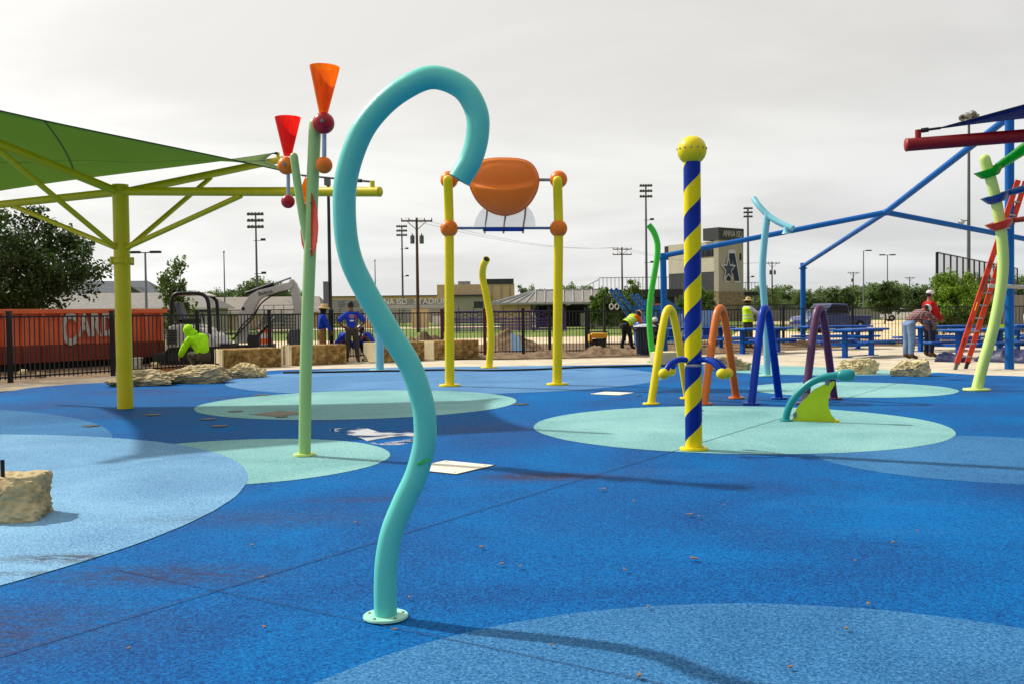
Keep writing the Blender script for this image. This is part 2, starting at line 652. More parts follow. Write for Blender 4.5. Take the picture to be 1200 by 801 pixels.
M_GRAVEL = rough_mat('gravel', [(0.3, (168, 148, 112)), (0.5, (202, 182, 142)), (0.7, (222, 204, 168))], 0.5, 0.95, 0.3, 30)
M_GRASS = rough_mat('turf', [(0.3, (62, 82, 28)), (0.5, (98, 116, 44)), (0.7, (136, 146, 66))], 0.4, 0.95, 0.6, 25, dist=0.05)
M_WALKWAY = rough_mat('walkway', [(0.3, (178, 160, 130)), (0.7, (210, 192, 160))], 0.6, 0.9, 0.2, 30)

# ------------------------------------------------------------------ ground
def big_disc(name, r, z, mat, n=64):
    return flat_sheet(name, [(r * math.cos(2 * PI * k / n), r * math.sin(2 * PI * k / n)) for k in range(n)], z, mat)
big_disc('ground', 2500, -0.10, M_GRASS)
flat_sheet('bare_soil', [(-60, -30), (60, -30), (60, 44), (14, 46), (-6, 44), (-60, 44)], -0.075, M_DIRT)
flat_sheet('gravel_lot', [at_ground(850, 43), at_ground(1500, 43), at_ground(1400, 120), at_ground(880, 120)], -0.070, M_GRAVEL)
flat_sheet('grass_verge', [at_ground(800, 78), at_ground(940, 60), at_ground(1010, 66), at_ground(960, 90), at_ground(860, 96)], -0.066, M_GRASS)
flat_sheet('walkway', [at_ground(240, 41), at_ground(850, 44), at_ground(850, 56), at_ground(240, 52)], -0.070, M_WALKWAY)
flat_sheet('running_track', [at_ground(300, 92), at_ground(840, 96), at_ground(840, 108), at_ground(300, 104)], -0.070, M_WALKWAY)

apron = [(-40, -25), (40, -25), (40, 32), (17.5, 34), (13, 35), (6.4, 29.6), (4.2, 28.3), (0, 27.6), (-2.5, 28.2), (-4.3, 28.6)] + \
        [(-6.9, 25.0), (-9.4, 21.0), (-11.6, 17.8), (-40, 14)]
flat_sheet('concrete_apron', apron, -0.05, M_CONC)

M_DUSTY = rough_mat('dusty_concrete', [(0.3, (84, 74, 62)), (0.5, (126, 114, 96)), (0.7, (160, 148, 126))], 1.1, 0.95, 0.4, 20, dist=0.02)
flat_sheet('dusty_ground', [(-30, 6), (-17, 11), (-12.4, 14.0), (-10.6, 15.5), (-9.2, 17.6), (-8.2, 19.6), (-6.6, 21.8), (-6.2, 23.8), (-7.0, 24.9), (-9.5, 21), (-11.7, 17.8), (-30, 13.6)], -0.035, M_DUSTY)
edge = [(-24, -20), (-20, 0), (-16, 10), (-12.6, 14.2), G(-40, 462), G(40, 453), G(100, 448.5), G(160, 446), G(240, 440), G(300, 435), G(335, 432.5), G(450, 430.2), G(600, 428.2), G(700, 427),
        G(790, 425.6), G(870, 426.2), G(945, 428.8), G(1030, 432.6), G(1100, 435.5), G(1150, 438.5), G(1200, 440), (11.5, 15.5), (14.5, 9), (17, 0), (19, -20)]
edge = [(p[0], p[1], 0) for p in edge]
flat_sheet('splash_pad', spline(edge, 6), -0.006, M_PAD)
# the rim of the rubber, a few centimetres of kerb towards the apron
rim = MB()
pts = spline(edge, 6)
for a, b in zip(pts, pts[1:]):
    rim.add([(a.x, a.y, -0.006), (b.x, b.y, -0.006), (b.x, b.y, -0.06), (a.x, a.y, -0.06)], [(0, 1, 2, 3)])
rim.build('splash_pad_rim', M_PAD)['kind'] = 'structure'

def disc(name, c, r, z, mat, n=96, clip=None):
    from mathutils import noise
    n = 220
    pts = []
    for k in range(n):
        a = 2 * PI * k / n
        w = r * (1 + 0.0022 * noise.noise(Vector((math.cos(a) * 3, math.sin(a) * 3, r * 7)))) + 0.007 * noise.noise(Vector((math.cos(a) * r * 4, math.sin(a) * r * 4, r)))
        pts.append(Vector((c[0] + w * math.cos(a), c[1] + w * math.sin(a), 0)))
    return flat_sheet(name, pts, z, mat)

def circle3(a, b, c):
    ax, ay, bx, by, cx, cy = a[0], a[1], b[0], b[1], c[0], c[1]
    d = 2 * (ax * (by - cy) + bx * (cy - ay) + cx * (ay - by))
    ux = ((ax * ax + ay * ay) * (by - cy) + (bx * bx + by * by) * (cy - ay) + (cx * cx + cy * cy) * (ay - by)) / d
    uy = ((ax * ax + ay * ay) * (cx - bx) + (bx * bx + by * by) * (ax - cx) + (cx * cx + cy * cy) * (bx - ax)) / d
    return (ux, uy), math.hypot(ax - ux, ay - uy)

def pad_circle(name, p1, p2, p3, z, mat):
    c, r = circle3(G(*p1), G(*p2), G(*p3))
    disc(name, c, r, z, mat)
    return c, r

def clipped_disc(name, c, r, z, mat, inside, n=160):
    """a disc trimmed to the rubber's own edge"""
    pts = []
    for k in range(n):
        a = 2 * PI * k / n
        lo, hi = 0.0, r
        p = Vector((c[0] + r * math.cos(a), c[1] + r * math.sin(a), 0))
        if not inside(p):
            for _ in range(24):
                m = (lo + hi) / 2
                q = Vector((c[0] + m * math.cos(a), c[1] + m * math.sin(a), 0))
                if inside(q): lo = m
                else: hi = m
            p = Vector((c[0] + lo * math.cos(a), c[1] + lo * math.sin(a), 0))
        pts.append(p)
    flat_sheet(name, pts, z, mat)

_edge_poly = [(p.x, p.y) for p in spline(edge, 6)]
def on_pad(p):
    x, y = p[0], p[1]
    ins = False
    for (x1, y1), (x2, y2) in zip(_edge_poly, _edge_poly[1:] + _edge_poly[:1]):
        if (y1 > y) != (y2 > y) and x < (x2 - x1) * (y - y1) / (y2 - y1) + x1:
            ins = not ins
    return ins

c, r = circle3(G(725, 438), G(700, 447), G(560, 453))
clipped_disc('pad_circle_far', (-1.3, 19.6), 4.35, -0.0045, M_FAR, on_pad)
pad_circle('pad_circle_left_far', (0, 479), (70, 486), (130, 509), -0.0045, M_MID)
pad_circle('pad_circle_mint_mid', (237, 473), (420, 457), (605, 469), -0.003, M_MINT)
pad_circle('pad_circle_mint_left', (453, 537), (290, 566), (300, 513.5), -0.003, M_MINT)
pad_circle('pad_circle_pale', (290, 559), (130, 512), (60, 668), -0.0015, M_PALE)
pad_circle('pad_circle_right', (960, 535), (1100, 560), (1190, 512), -0.0045, M_MID)
pad_circle('pad_circle_mint_big', (627, 502), (870, 475), (1118, 510), -0.003, M_MINT)
pad_circle('pad_circle_mint_small', (883, 457), (1000, 447), (1119, 460), -0.003, M_MINT)
pad_circle('pad_circle_front', (365, 801), (600, 728), (950, 707.5), -0.003, M_MID)
clipped_disc('pad_circle_mint_edge', (6.9, 21.3), 2.6, -0.0045, M_MINT, on_pad)

# expansion seams
def seam(name, a, b, w, z):
    a, b = Vector((a[0], a[1], 0)), Vector((b[0], b[1], 0))
    d = (b - a).normalized()
    n = Vector((-d.y, d.x, 0)) * w / 2
    flat_sheet(name, [a - n, b - n, b + n, a + n], z, M_SEAM)
sa, sb = G(0, 768), G(700, 555)
d = (sb - sa).normalized()
seam('pad_seam', sa - d * 6, sa + d * 17.5, 0.008, 0.0)
sc_, sd_ = G(250, 690), G(750, 795)
d2 = (sd_ - sc_).normalized()
seam('pad_seam', sc_ - d2 * 0.75, sd_ + d2 * 4, 0.0045, 0.0015)

# puddle: a thin film of water on the rubber
tw = NT('water_film')
bw = tw.bsdf((0.02, 0.05, 0.12, 1), 0.02, 0, 0.9)
bw.inputs['IOR'].default_value = 1.6
mw = tw.n('ShaderNodeMixShader')
fr = tw.n('ShaderNodeFresnel'); fr.inputs['IOR'].default_value = 2.3
gl = tw.n('ShaderNodeBsdfGlossy'); gl.inputs['Roughness'].default_value = 0.03
trn = tw.n('ShaderNodeBsdfTransparent'); trn.inputs['Color'].default_value = (0.93, 0.94, 0.96, 1)
isl = tw.noise(tw.coord(), 1.7, 8, 0.62, dist=0.5)
tw.l(tw.math('MULTIPLY', tw.math('MINIMUM', tw.math('MULTIPLY', fr.outputs[0], 2.6), 1.0), tw.maprange(isl, 0.45, 0.53)), mw.inputs[0]); tw.l(trn.outputs[0], mw.inputs[1]); tw.l(gl.outputs[0], mw.inputs[2])
M_WATER = tw.done(mw)
pud = [G(386, 503), (G(400, 501)), G(425, 500.5), G(436, 503), G(450, 506), G(470, 505), G(486, 507), G(492, 512), G(484, 518), G(462, 521), G(436, 519), G(424, 513), G(405, 508)]
flat_sheet('puddle', spline(pud + [pud[0]], 4)[:-1], 0.0, M_WATER)

# ------------------------------------------------------------------ trees
def crown_mesh(name, clumps, per, size, leaf, seed, clump_r=0.22, hollow=0.55, droop=0.0, shape='ball'):
    """leaf-sized faces in clumps through an ellipsoid (size = full width, depth, height), base at z = 0"""
    rg = np.random.default_rng(seed)
    C = []
    while len(C) < clumps:
        p = rg.normal(size=3)
        p /= np.linalg.norm(p)
        rad = hollow + (1 - hollow) * rg.random() ** 0.6
        p = p * rad * (0.82 + 0.30 * rg.random())
        if shape == 'cone':
            k = 1.05 - 0.55 * (p[2] + 1) / 2
            p[0] *= k; p[1] *= k
        if shape == 'ball' and p[2] < -0.75:
            continue
        C.append(p)
    C = np.array(C)
    rr = clump_r * (0.6 + 0.8 * rg.random(clumps))
    idx = np.repeat(np.arange(clumps), per)
    q = rg.normal(size=(len(idx), 3))
    q /= np.linalg.norm(q, axis=1)[:, None]
    q *= (rg.random(len(idx)) ** 0.45)[:, None]
    pts = C[idx] + q * rr[idx][:, None]
    pts = pts * np.array(size) / 2
    pts[:, 2] += size[2] / 2
    n = len(pts)
    nrm = rg.normal(size=(n, 3)) + np.array([0, 0, 0.5]) + q * 0.8
    nrm /= np.linalg.norm(nrm, axis=1)[:, None]
    a = np.cross(nrm, rg.normal(size=(n, 3)))
    a /= np.linalg.norm(a, axis=1)[:, None]
    b = np.cross(nrm, a)
    s = (leaf * (0.6 + 0.8 * rg.random(n)))[:, None]
    v = np.stack([pts - a * s * 0.5, pts + b * s * 0.30 + a * s * 0.05, pts + a * s * 0.55, pts - b * s * 0.30 + a * s * 0.05], 1).reshape(-1, 3)
    f = np.arange(n * 4).reshape(-1, 4)
    me = bpy.data.meshes.new(name)
    me.vertices.add(n * 4)
    me.vertices.foreach_set('co', v.astype(np.float32).ravel())
    me.loops.add(n * 4)
    me.loops.foreach_set('vertex_index', f.astype(np.int32).ravel())
    me.polygons.add(n)
    me.polygons.foreach_set('loop_start', (np.arange(n) * 4).astype(np.int32))
    me.polygons.foreach_set('loop_total', np.full(n, 4, np.int32))
    me.update(calc_edges=True)
    return me, C * np.array(size) / 2 + np.array([0, 0, size[2] / 2])

M_BARK = rough_mat('bark', [(0.3, (52, 42, 34)), (0.7, (98, 84, 70))], 5, 0.95, 0.8, 22, stretch=(1, 1, 0.25))
L_DARK = leaf_mat('leaf_dark', (24, 42, 14), (66, 92, 30))
L_MID = leaf_mat('leaf_mid', (40, 64, 16), (104, 132, 44))
L_LITE = leaf_mat('leaf_light', (62, 94, 14), (136, 168, 44))
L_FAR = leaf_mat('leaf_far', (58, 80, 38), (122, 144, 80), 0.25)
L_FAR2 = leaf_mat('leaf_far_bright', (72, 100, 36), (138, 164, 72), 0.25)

def tree(name, label, base, height, width, mat, seed, clumps=40, per=60, leaf=0.16, clear=0.3, trunk_r=None, clump_r=0.24, group=None, hollow=0.45, shape='ball', limbs=10, cat='tree'):
    """clear: share of the height that is bare trunk"""
    o = empty(name, base, 0, label, cat, group)
    ch = height * (1 - clear)
    me, C = crown_mesh('crown', clumps, per, (width, width, ch * 1.02), leaf, seed, clump_r, hollow, shape=shape)
    cr_ = link_mesh('crown', me, mat, o, local=True)
    cr_.location = (0, 0, height * clear)
    tr_ = trunk_r or height * 0.028
    rnd = random.Random(seed)
    t = MB()
    top = Vector((rnd.uniform(-.1, .1) * width, rnd.uniform(-.1, .1) * width, height * (clear + (1 - clear) * 0.72)))
    mid = Vector((rnd.uniform(-.04, .04) * width, rnd.uniform(-.04, .04) * width, height * max(clear, 0.12)))
    path = spline([(0, 0, -0.1), (0, 0, height * 0.02), mid, (mid + top) / 2 + Vector((rnd.uniform(-.03, .03) * width, 0, 0)), top], 5)
    m = len(path)
    t.tube(path, [tr_ * (1.35 if i == 0 else 1) * (1 - 0.85 * (i / (m - 1))) + 0.004 for i in range(m)], 8)
    order = list(range(len(C)))
    rnd.shuffle(order)
    for i in order[:limbs]:
        e = Vector(C[i]) + Vector((0, 0, height * clear))
        k = rnd.uniform(0.35, 0.85)
        s = path[int(k * (m - 1))]
        if e.z < s.z:
            s = path[int(0.35 * (m - 1))]
        c1 = s.lerp(e, 0.45) + Vector((0, 0, -0.05 * height * (1 - clear)))
        pp = spline([s, c1, e], 4)
        t.tube(pp, [tr_ * 0.42 * (1 - 0.8 * j / (len(pp) - 1)) + 0.003 for j in range(len(pp))], 5, caps=False)
    t.build('trunk', M_BARK, o, local=True)
    return o

# large tree beyond the left fence, and the sapling beside it
tree('shade_tree', 'large dark leafy tree overhanging the orange dumpster', at_ground(16, 34), 5.35, 5.9, L_DARK, 3, 190, 120, 0.15, 0.12, 0.16, 0.17, hollow=0.25, limbs=24)
tree('young_tree', 'slim young tree with sparse light foliage beside the excavator', at_ground(206, 36), 3.55, 2.1, L_MID, 11, 34, 55, 0.14, 0.10, 0.06, 0.20, hollow=0.15, shape='cone', limbs=20)
for i, (px, d, h, w, lab) in enumerate([
        (707, 62, 2.75, 2.0, 'round green bush tree left of the blue climbing beams'),
        (738, 64, 3.1, 2.5, 'broad green tree right behind the blue climbing beams'),
        (815, 66, 3.05, 2.6, 'green tree in front of the scoreboard building behind the striped pole')]):
    tree('bush_tree', lab, at_ground(px, d), h, w, L_MID, 20 + i, 70, 110, 0.15, 0.10, 0.08, 0.22)
tree('bush_tree', 'bright green bushy tree behind the man in the red top', at_ground(1121, 38), 2.55, 1.95, L_LITE, 31, 90, 150, 0.10, 0.10, 0.06, 0.24)
tree('bush_tree', 'green foliage half hidden behind the orange ladder', at_ground(1146, 42), 2.0, 1.5, L_LITE, 32, 50, 110, 0.11, 0.1, 0.05, 0.24)
for px, d, h, w, lab in [(985, 92, 3.3, 2.8, 'round dark tree in the gravel lot above the purple arch'), (1037, 88, 3.5, 3.1, 'round dark tree in the gravel lot left of the plaid shirt'),
                    (1082, 96, 3.2, 3.0, 'round dark tree in the gravel lot just left of the white cap')]:
    tree('round_tree', lab, at_ground(px, d), h, w, L_DARK, int(px), 80, 110, 0.19, 0.20, 0.10, 0.22, hollow=0.5)
# the tree line: four grown trees, copied
rnd = random.Random(5)
protos = []
for k in range(4):
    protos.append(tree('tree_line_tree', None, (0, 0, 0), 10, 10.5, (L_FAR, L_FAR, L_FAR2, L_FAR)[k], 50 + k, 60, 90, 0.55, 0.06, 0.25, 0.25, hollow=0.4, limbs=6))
line = []
for px, d, h, w, k in [(262, 260, 8.6, 10, 0), (285, 262, 9.4, 11, 1), (304, 258, 11.4, 13, 0), (318, 262, 10.6, 11, 3), (336, 266, 9.0, 11, 1), (352, 270, 8.2, 10, 0), (238, 260, 8.4, 11, 3), (250, 266, 8.2, 10, 1), (272, 270, 8.6, 10, 2), (294, 268, 9.4, 10, 3), (328, 270, 9.6, 10, 2),
                       (617, 150, 5.6, 3.6, 0), (634, 250, 7.6, 6, 3), (646, 250, 7.0, 6, 0), (664, 240, 8.4, 8, 0), (680, 236, 8.0, 8, 1)]:
    line.append((px, d, h, w, k))
px = 862
while px < 1112:
    d = rnd.uniform(150, 200)
    top = 337 - 14 * math.exp(-((px - 1035) / 32) ** 2) - 6 * math.exp(-((px - 895) / 25) ** 2) + rnd.uniform(-4, 13)
    h = (CAMZ + (364 - top) / F * d) / 1.12
    line.append((px, d, h, h * rnd.uniform(0.85, 1.25), rnd.choice([0, 1, 2, 3])))
    px += rnd.uniform(8, 13)
for px in (1112, 1130, 1150, 1172, 1195, 1215):
    line.append((px, 170, 7, 9, rnd.choice([0, 1, 3])))
first = {}
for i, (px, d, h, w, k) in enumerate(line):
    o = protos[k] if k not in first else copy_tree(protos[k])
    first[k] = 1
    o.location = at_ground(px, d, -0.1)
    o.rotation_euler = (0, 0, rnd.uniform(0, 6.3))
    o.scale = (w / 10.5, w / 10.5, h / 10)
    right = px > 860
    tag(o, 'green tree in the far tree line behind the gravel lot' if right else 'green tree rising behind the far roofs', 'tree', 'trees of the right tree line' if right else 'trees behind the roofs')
# ------------------------------------------------------------------ buildings beyond the fence
M_ROOFG = rough_mat('roof_shingle_grey', [(0.3, (108, 105, 102)), (0.7, (144, 139, 133))], 3, 0.9, 0.3, 30)
M_ROOFT = rough_mat('roof_metal_taupe', [(0.3, (112, 104, 96)), (0.7, (138, 130, 120))], 0.8, 0.7, 0.1, 20)
M_SLATE = rough_mat('roof_slate', [(0.3, (62, 66, 76)), (0.7, (88, 92, 102))], 2, 0.8, 0.2, 20)
M_TANB = rough_mat('brick_tan', [(0.3, (186, 156, 116)), (0.7, (214, 186, 146))], 2.5, 0.9, 0.2, 30)
M_BEIGE = rough_mat('panel_beige', [(0.3, (176, 168, 150)), (0.7, (194, 186, 168))], 0.4, 0.85, 0.05, 20)
M_TAUPE = rough_mat('panel_taupe', [(0.3, (146, 140, 126)), (0.7, (164, 158, 144))], 0.4, 0.85, 0.05, 20)
M_CHAR = paint('panel_charcoal', (52, 54, 58), 0.6)
M_DARK = paint('dark_metal', (34, 35, 38), 0.5)
M_BLACK = paint('black_metal', (20, 20, 22), 0.42, bump=0.02)
M_GLASSD = paint('dark_glass', (26, 30, 36), 0.08, var=0.02, bump=0)
M_WHITE = paint('white_trim', (205, 202, 194), 0.5)
M_LGREY = paint('light_grey', (158, 158, 155), 0.5)
M_STEEL = paint('galvanised', (128, 132, 136), 0.42, metal=0.6)
M_STEELD = paint('pole_grey', (88, 92, 98), 0.5)
M_ALU = paint('aluminium', (165, 168, 170), 0.35, metal=0.7)
M_STONE = rough_mat('stone_veneer', [(0.35, (96, 82, 62)), (0.5, (132, 114, 88)), (0.65, (160, 142, 112))], 3.2, 0.95, 0.8, 6, dist=0.05)
M_WOODP = rough_mat('pole_wood', [(0.3, (66, 50, 38)), (0.7, (104, 82, 64))], 3, 0.9, 0.4, 20, stretch=(1, 1, 0.1))
M_PURPLE = paint('purple_steel', (82, 52, 124), 0.5)

def wall_frame(a, b):
    """2-D frame of a wall from ground point a to b seen from the camera: along, outward normal"""
    a, b = Vector(a), Vector(b)
    x = (b - a).normalized()
    n = Vector((x.y, -x.x, 0))
    if n.dot(-a) < 0:
        n = -n
    return x, n

def hip_house(name, label, c, L, Wd, hw, hr, rz, wallm, roofm, overhang=0.5, windows=(), hip=1.0, cat='building', trim=M_WHITE):
    """c: ground centre; L along local x; ridge along x"""
    o = empty(name, c, rz, label, cat)
    MB().box((0, 0, hw / 2), (L, Wd, hw)).build('wall', wallm, o, local=True)
    l, w = L / 2 + overhang, Wd / 2 + overhang
    k = w * hip
    r = MB()
    e = [(-l, -w, hw), (l, -w, hw), (l, w, hw), (-l, w, hw), (-l + k, 0, hw + hr), (l - k, 0, hw + hr)]
    r.add(e, [(0, 1, 5, 4), (2, 3, 4, 5), (1, 2, 5), (3, 0, 4), (0, 3, 2, 1)])
    r.build('roof', roofm, o, local=True)
    MB().box((0, -w - 0.03, hw - 0.06), (2 * l, 0.06, 0.22)).build('fascia', trim, o, local=True)
    for (x, z, ww, hh, m) in windows:
        f = MB().box((x, -Wd / 2 - 0.03, z), (ww + 0.2, 0.06, hh + 0.2)).build('window', trim, o, local=True)
        MB().box((x, -Wd / 2 - 0.07, z), (ww, 0.05, hh)).build('pane', m, f, local=True)
    return o

# grey hip-roofed houses on the left
hip_house('house', 'house with dark slate hip roof farthest left behind the big tree', at_ground(125, 112), 15, 11, 3.0, 2.6, R(6), M_BEIGE, M_SLATE, hip=0.55)
hs = [x for x in COL.objects if x.name == 'house'][0]
gbl = MB().add([(2.0, -6.6, 3.0), (7.4, -6.6, 3.0), (4.7, -6.6, 4.75), (4.7, -1.0, 4.75), (2.0, -1.0, 3.4), (7.4, -1.0, 3.4)], [(0, 1, 2), (0, 2, 3, 4), (1, 5, 3, 2)]).build('gable', M_SLATE, hs, local=True)
MB().bar((1.8, -6.7, 2.95), (4.7, -6.7, 4.82), 0.10, 0.2).bar((7.6, -6.7, 2.95), (4.7, -6.7, 4.82), 0.10, 0.2).build('gable_trim', M_LGREY, gbl, local=True)
hip_house('field_house', 'low building with pale grey shingle roof and light windows behind the dumpster', at_ground(160, 80), 13.2, 8, 2.0, 1.35, R(4), M_BEIGE, M_ROOFG, 0.6,
          [(-5.4, 1.2, 0.9, 1.3, M_WHITE), (-3.6, 1.2, 0.9, 1.3, M_LGREY), (-1.9, 1.2, 1.0, 1.3, M_WHITE), (1.0, 1.2, 0.8, 1.2, M_GLASSD), (2.6, 1.2, 0.8, 1.3, M_WHITE), (4.4, 1.2, 0.8, 1.3, M_GLASSD)], hip=0.35)
hip_house('long_shed', 'long low building with wide taupe metal roof behind the excavator boom', at_ground(262, 128), 27, 14, 1.7, 2.2, R(3), M_TAUPE, M_ROOFT, 0.6,
          [(-9, 0.9, 1.2, 0.8, M_GLASSD), (-3, 0.9, 1.2, 0.8, M_GLASSD), (4, 0.9, 1.2, 0.8, M_GLASSD)], hip=0.2)
hip_house('gabled_shelter', 'tan shelter with low gabled roof left of the aluminium stand', at_ground(318, 104), 8.5, 7, 1.7, 1.5, R(-3), M_TANB, M_ROOFT, 0.5,
          [(1.5, 1.0, 1.8, 0.7, M_GLASSD)], hip=0.9)
o = empty('equipment_box', at_ground(219, 62), R(2), 'pale grey equipment cabinet with dark roof behind the excavator canopy', 'cabinet')
MB().box((0, 0, 0.75), (3.2, 1.6, 1.7)).build('cabinet_wall', M_LGREY, o, local=True)
MB().box((0, 0, 1.68), (3.6, 2.0, 0.16)).build('cabinet_roof', M_DARK, o, local=True)
MB().box((0.5, -0.83, 0.7), (0.8, 0.05, 1.3)).build('cabinet_door', M_STEEL, o, local=True)

# tan school
def block(o, name, mat, x0, x1, y0, y1, z0, z1):
    return MB().box(((x0 + x1) / 2, (y0 + y1) / 2, (z0 + z1) / 2), (x1 - x0, y1 - y0, z1 - z0)).build(name, mat, o, local=True)
sc = empty('school_building', at_ground(558, 150), 0, 'tan brick flat roofed school building behind the yellow posts', 'building')
block(sc, 'main_block', M_TANB, -6, 6.0, 0, 14, -0.1, 5.9)
block(sc, 'dark_parapet', M_CHAR, 1.5, 5.9, -0.15, 12, 5.9, 6.7)
block(sc, 'entry_block', M_TAUPE, -3.5, 1.6, -2.5, -0.02, -0.1, 4.0)
block(sc, 'entry_roof', M_CHAR, -3.8, 1.9, -2.9, -0.03, 4.0, 4.25)
for x in (-4.6, 2.4, 3.9, 5.2):
    block(sc, 'pilaster', M_TAUPE, x, x + 0.18, -0.12, -0.01, 0, 5.8)
f = block(sc, 'window', M_CHAR, -0.2, 1.2, -2.56, -2.51, 2.2, 3.2)
for x in (-2.0, -0.4, 0.6):
    block(sc, 'roof_unit', M_STEEL, x - 4.5 + 2, x - 3.6 + 2, 3, 5, 5.9, 6.5)
sc2 = empty('gymnasium', at_ground(470, 170), 0, 'low tan flat roofed hall behind the stadium sign', 'building')
block(sc2, 'hall_wall', M_TANB, -13, 8, 0, 12, -0.1, 4.6)
block(sc2, 'hall_roof', M_STEELD, -13.3, 8.3, -0.4, 12.3, 4.6, 4.72)
for x in (-11, -8.5, -6, 3.5, 6):
    f = block(sc2, 'window', M_CHAR, x, x + 1.2, -0.06, -0.01, 2.8, 3.8)
    block(sc2, 'pane', M_GLASSD, x + .1, x + 1.1, -0.10, -0.061, 2.9, 3.7).parent = f

# stadium entrance: long canopy with standing letters on brick piers
ga = empty('stadium_gate', at_ground(475, 100), R(-1), 'stadium entrance with long grey canopy carrying standing letters over tan brick', 'building')
block(ga, 'canopy_beam', M_LGREY, -4.6, 4.6, -0.5, 0.5, 1.95, 2.3)
block(ga, 'brick_pier', M_TANB, 0.7, 2.4, -0.35, 0.35, -0.1, 1.9)
block(ga, 'brick_pier', M_TANB, -4.2, -3.2, -0.35, 0.35, -0.1, 1.9)
block(ga, 'ticket_window', M_WHITE, 2.9, 3.7, -0.4, 0.3, 0.2, 1.1)
for x in (-4.4, -2, -0.6, 4.3):
    MB().tube([(x, 0, -0.1), (x, 0, 1.9)], 0.05, 8).build('canopy_post', M_STEELD, ga, local=True)
bpy.context.view_layer.update()
gp = at_ground(475, 100)
text_mesh('ANNA ISD', 0.85, M_WHITE, gp + Vector((-1.5, -0.5, 2.62)), (1, 0, 0), (0, 0, 1), ga, 0.06, sx=0.9)
text_mesh('STADIUM', 0.85, M_WHITE, gp + Vector((2.75, -0.5, 2.62)), (1, 0, 0), (0, 0, 1), ga, 0.06, sx=1.0)

# aluminium stand on the left (seen from the side behind the two blue shirts)
def stand(name, label, px0, px1, d, rows, rise, tread, z0, mat, rail=None):
    a, b = at_ground(px0, d), at_ground(px1, d)
    o = empty(name, a, 0, label, 'bleachers')
    L = (b - a).length
    m = MB()
    for i in range(rows):
        m.box((L / 2, i * tread, z0 + i * rise), (L, tread * 0.62, 0.05))
        m.box((L / 2, i * tread + tread * 0.36, z0 + i * rise - rise * 0.5), (L, 0.03, rise * 0.55))
    m.build('seat_rows', mat, o, local=True)
    fr = MB()
    n = max(3, int(L / 2.5))
    for k in range(n + 1):
        x = L * k / n
        fr.bar((x, 0, z0 - 0.15), (x, (rows - 1) * tread, z0 + (rows - 1) * rise - 0.1), 0.07)
        for i in range(0, rows, 2):
            fr.bar((x, i * tread, -0.1), (x, i * tread, z0 + i * rise), 0.06)
    fr.build('stand_frame', M_STEEL, o, local=True)
    if rail:
        r = MB()
        y, z = (rows - 1) * tread + 0.3, z0 + (rows - 1) * rise
        for k in range(int(L / 0.9) + 1):
            r.bar((k * 0.9, y, z), (k * 0.9, y, z + rail), 0.05)
        for zz_ in (z + rail, z + rail * 0.5):
            r.bar((0, y, zz_), (L, y, zz_), 0.05)
        r.build('back_rail', M_STEELD, o, local=True)
    return o
stand('grandstand', 'rows of grey aluminium stadium seating behind the men in blue shirts', 366, 520, 118, 11, 0.27, 0.7, 0.6, M_ALU, 0.0)
stand('bleachers', 'small aluminium bleachers under the excavator arm', 300, 344, 84, 5, 0.28, 0.6, 0.35, M_ALU, 0.8)
# purple steel benches by the pavilion
pu = empty('purple_bleachers', at_ground(590, 72), 0, 'purple steel framed bleachers in front of the pavilion', 'bleachers')
m = MB()
for k in range(9):
    x = -4.6 + k * 1.15
    m.bar((x, 0, -0.1), (x, 0, 1.45), 0.06)
    m.bar((x, 2.4, -0.1), (x, 2.4, 1.8), 0.06)
    if k < 8:
        m.bar((x, 0, 0.9), (x + 1.15, 0, 1.45), 0.045)
        m.bar((x, 0, 1.45), (x + 1.15, 0, 0.9), 0.045)
m.bar((-4.6, 0, 1.45), (4.6, 0, 1.45), 0.07)
m.bar((-4.6, 0, 0.9), (4.6, 0, 0.9), 0.06)
m.build('rail_frame', M_PURPLE, pu, local=True)
m = MB()
for i in range(4):
    m.box((0, 0.3 + i * 0.6, 0.15 + i * 0.22), (9.2, 0.3, 0.05))
    m.box((0, 0.02 + i * 0.6, 0.05 + i * 0.2), (9.2, 0.03, 0.06))
m.build('bench_rows', M_PURPLE, pu, local=True)

# pavilion
pv = empty('pavilion', at_ground(650, 84), R(-3), 'open pavilion with low ribbed grey hip roof and tan end wall', 'pavilion')
e = [(-5.2, -3.2, 2.15), (6.0, -3.2, 2.15), (6.0, 3.2, 2.15), (-5.2, 3.2, 2.15), (-1.6, 0, 3.25), (4.4, 0, 3.25)]
MB().add(e, [(0, 1, 5, 4), (2, 3, 4, 5), (1, 2, 5), (3, 0, 4), (0, 3, 2, 1)]).build('roof', M_ROOFG, pv, local=True)
m = MB()
for k in range(14):
    x = -4.8 + k * 0.8
    xt = max(-1.6, min(4.4, x))
    m.bar((x, -3.2, 2.19), (xt, 0, 3.29), 0.07)
m.bar((-1.6, 0, 3.28), (4.4, 0, 3.28), 0.12)
m.bar((-5.2, -3.2, 2.19), (-1.6, 0, 3.28), 0.12)
m.bar((-5.2, -3.22, 2.1), (6.0, -3.22, 2.1), 0.10, 0.16)
m.build('roof_ribs', M_LGREY, pv, local=True)
MB().box((-3.3, -0.5, 1.0), (2.6, 4, 2.2)).build('end_wall', M_TANB, pv, local=True)
MB().box((2.0, 1.6, 1.0), (7.4, 0.2, 1.9)).build('back_screen', M_CHAR, pv, local=True)
for x in (-1.4, 0.9, 3.2, 5.6):
    MB().box((x, -2.9, 1.0), (0.18, 0.18, 2.2)).build('roof_post', M_DARK, pv, local=True)
MB().box((3.0, -0.6, 0.7), (1.5, 0.5, 1.1)).build('vending_cabinet', M_WHITE, pv, local=True)

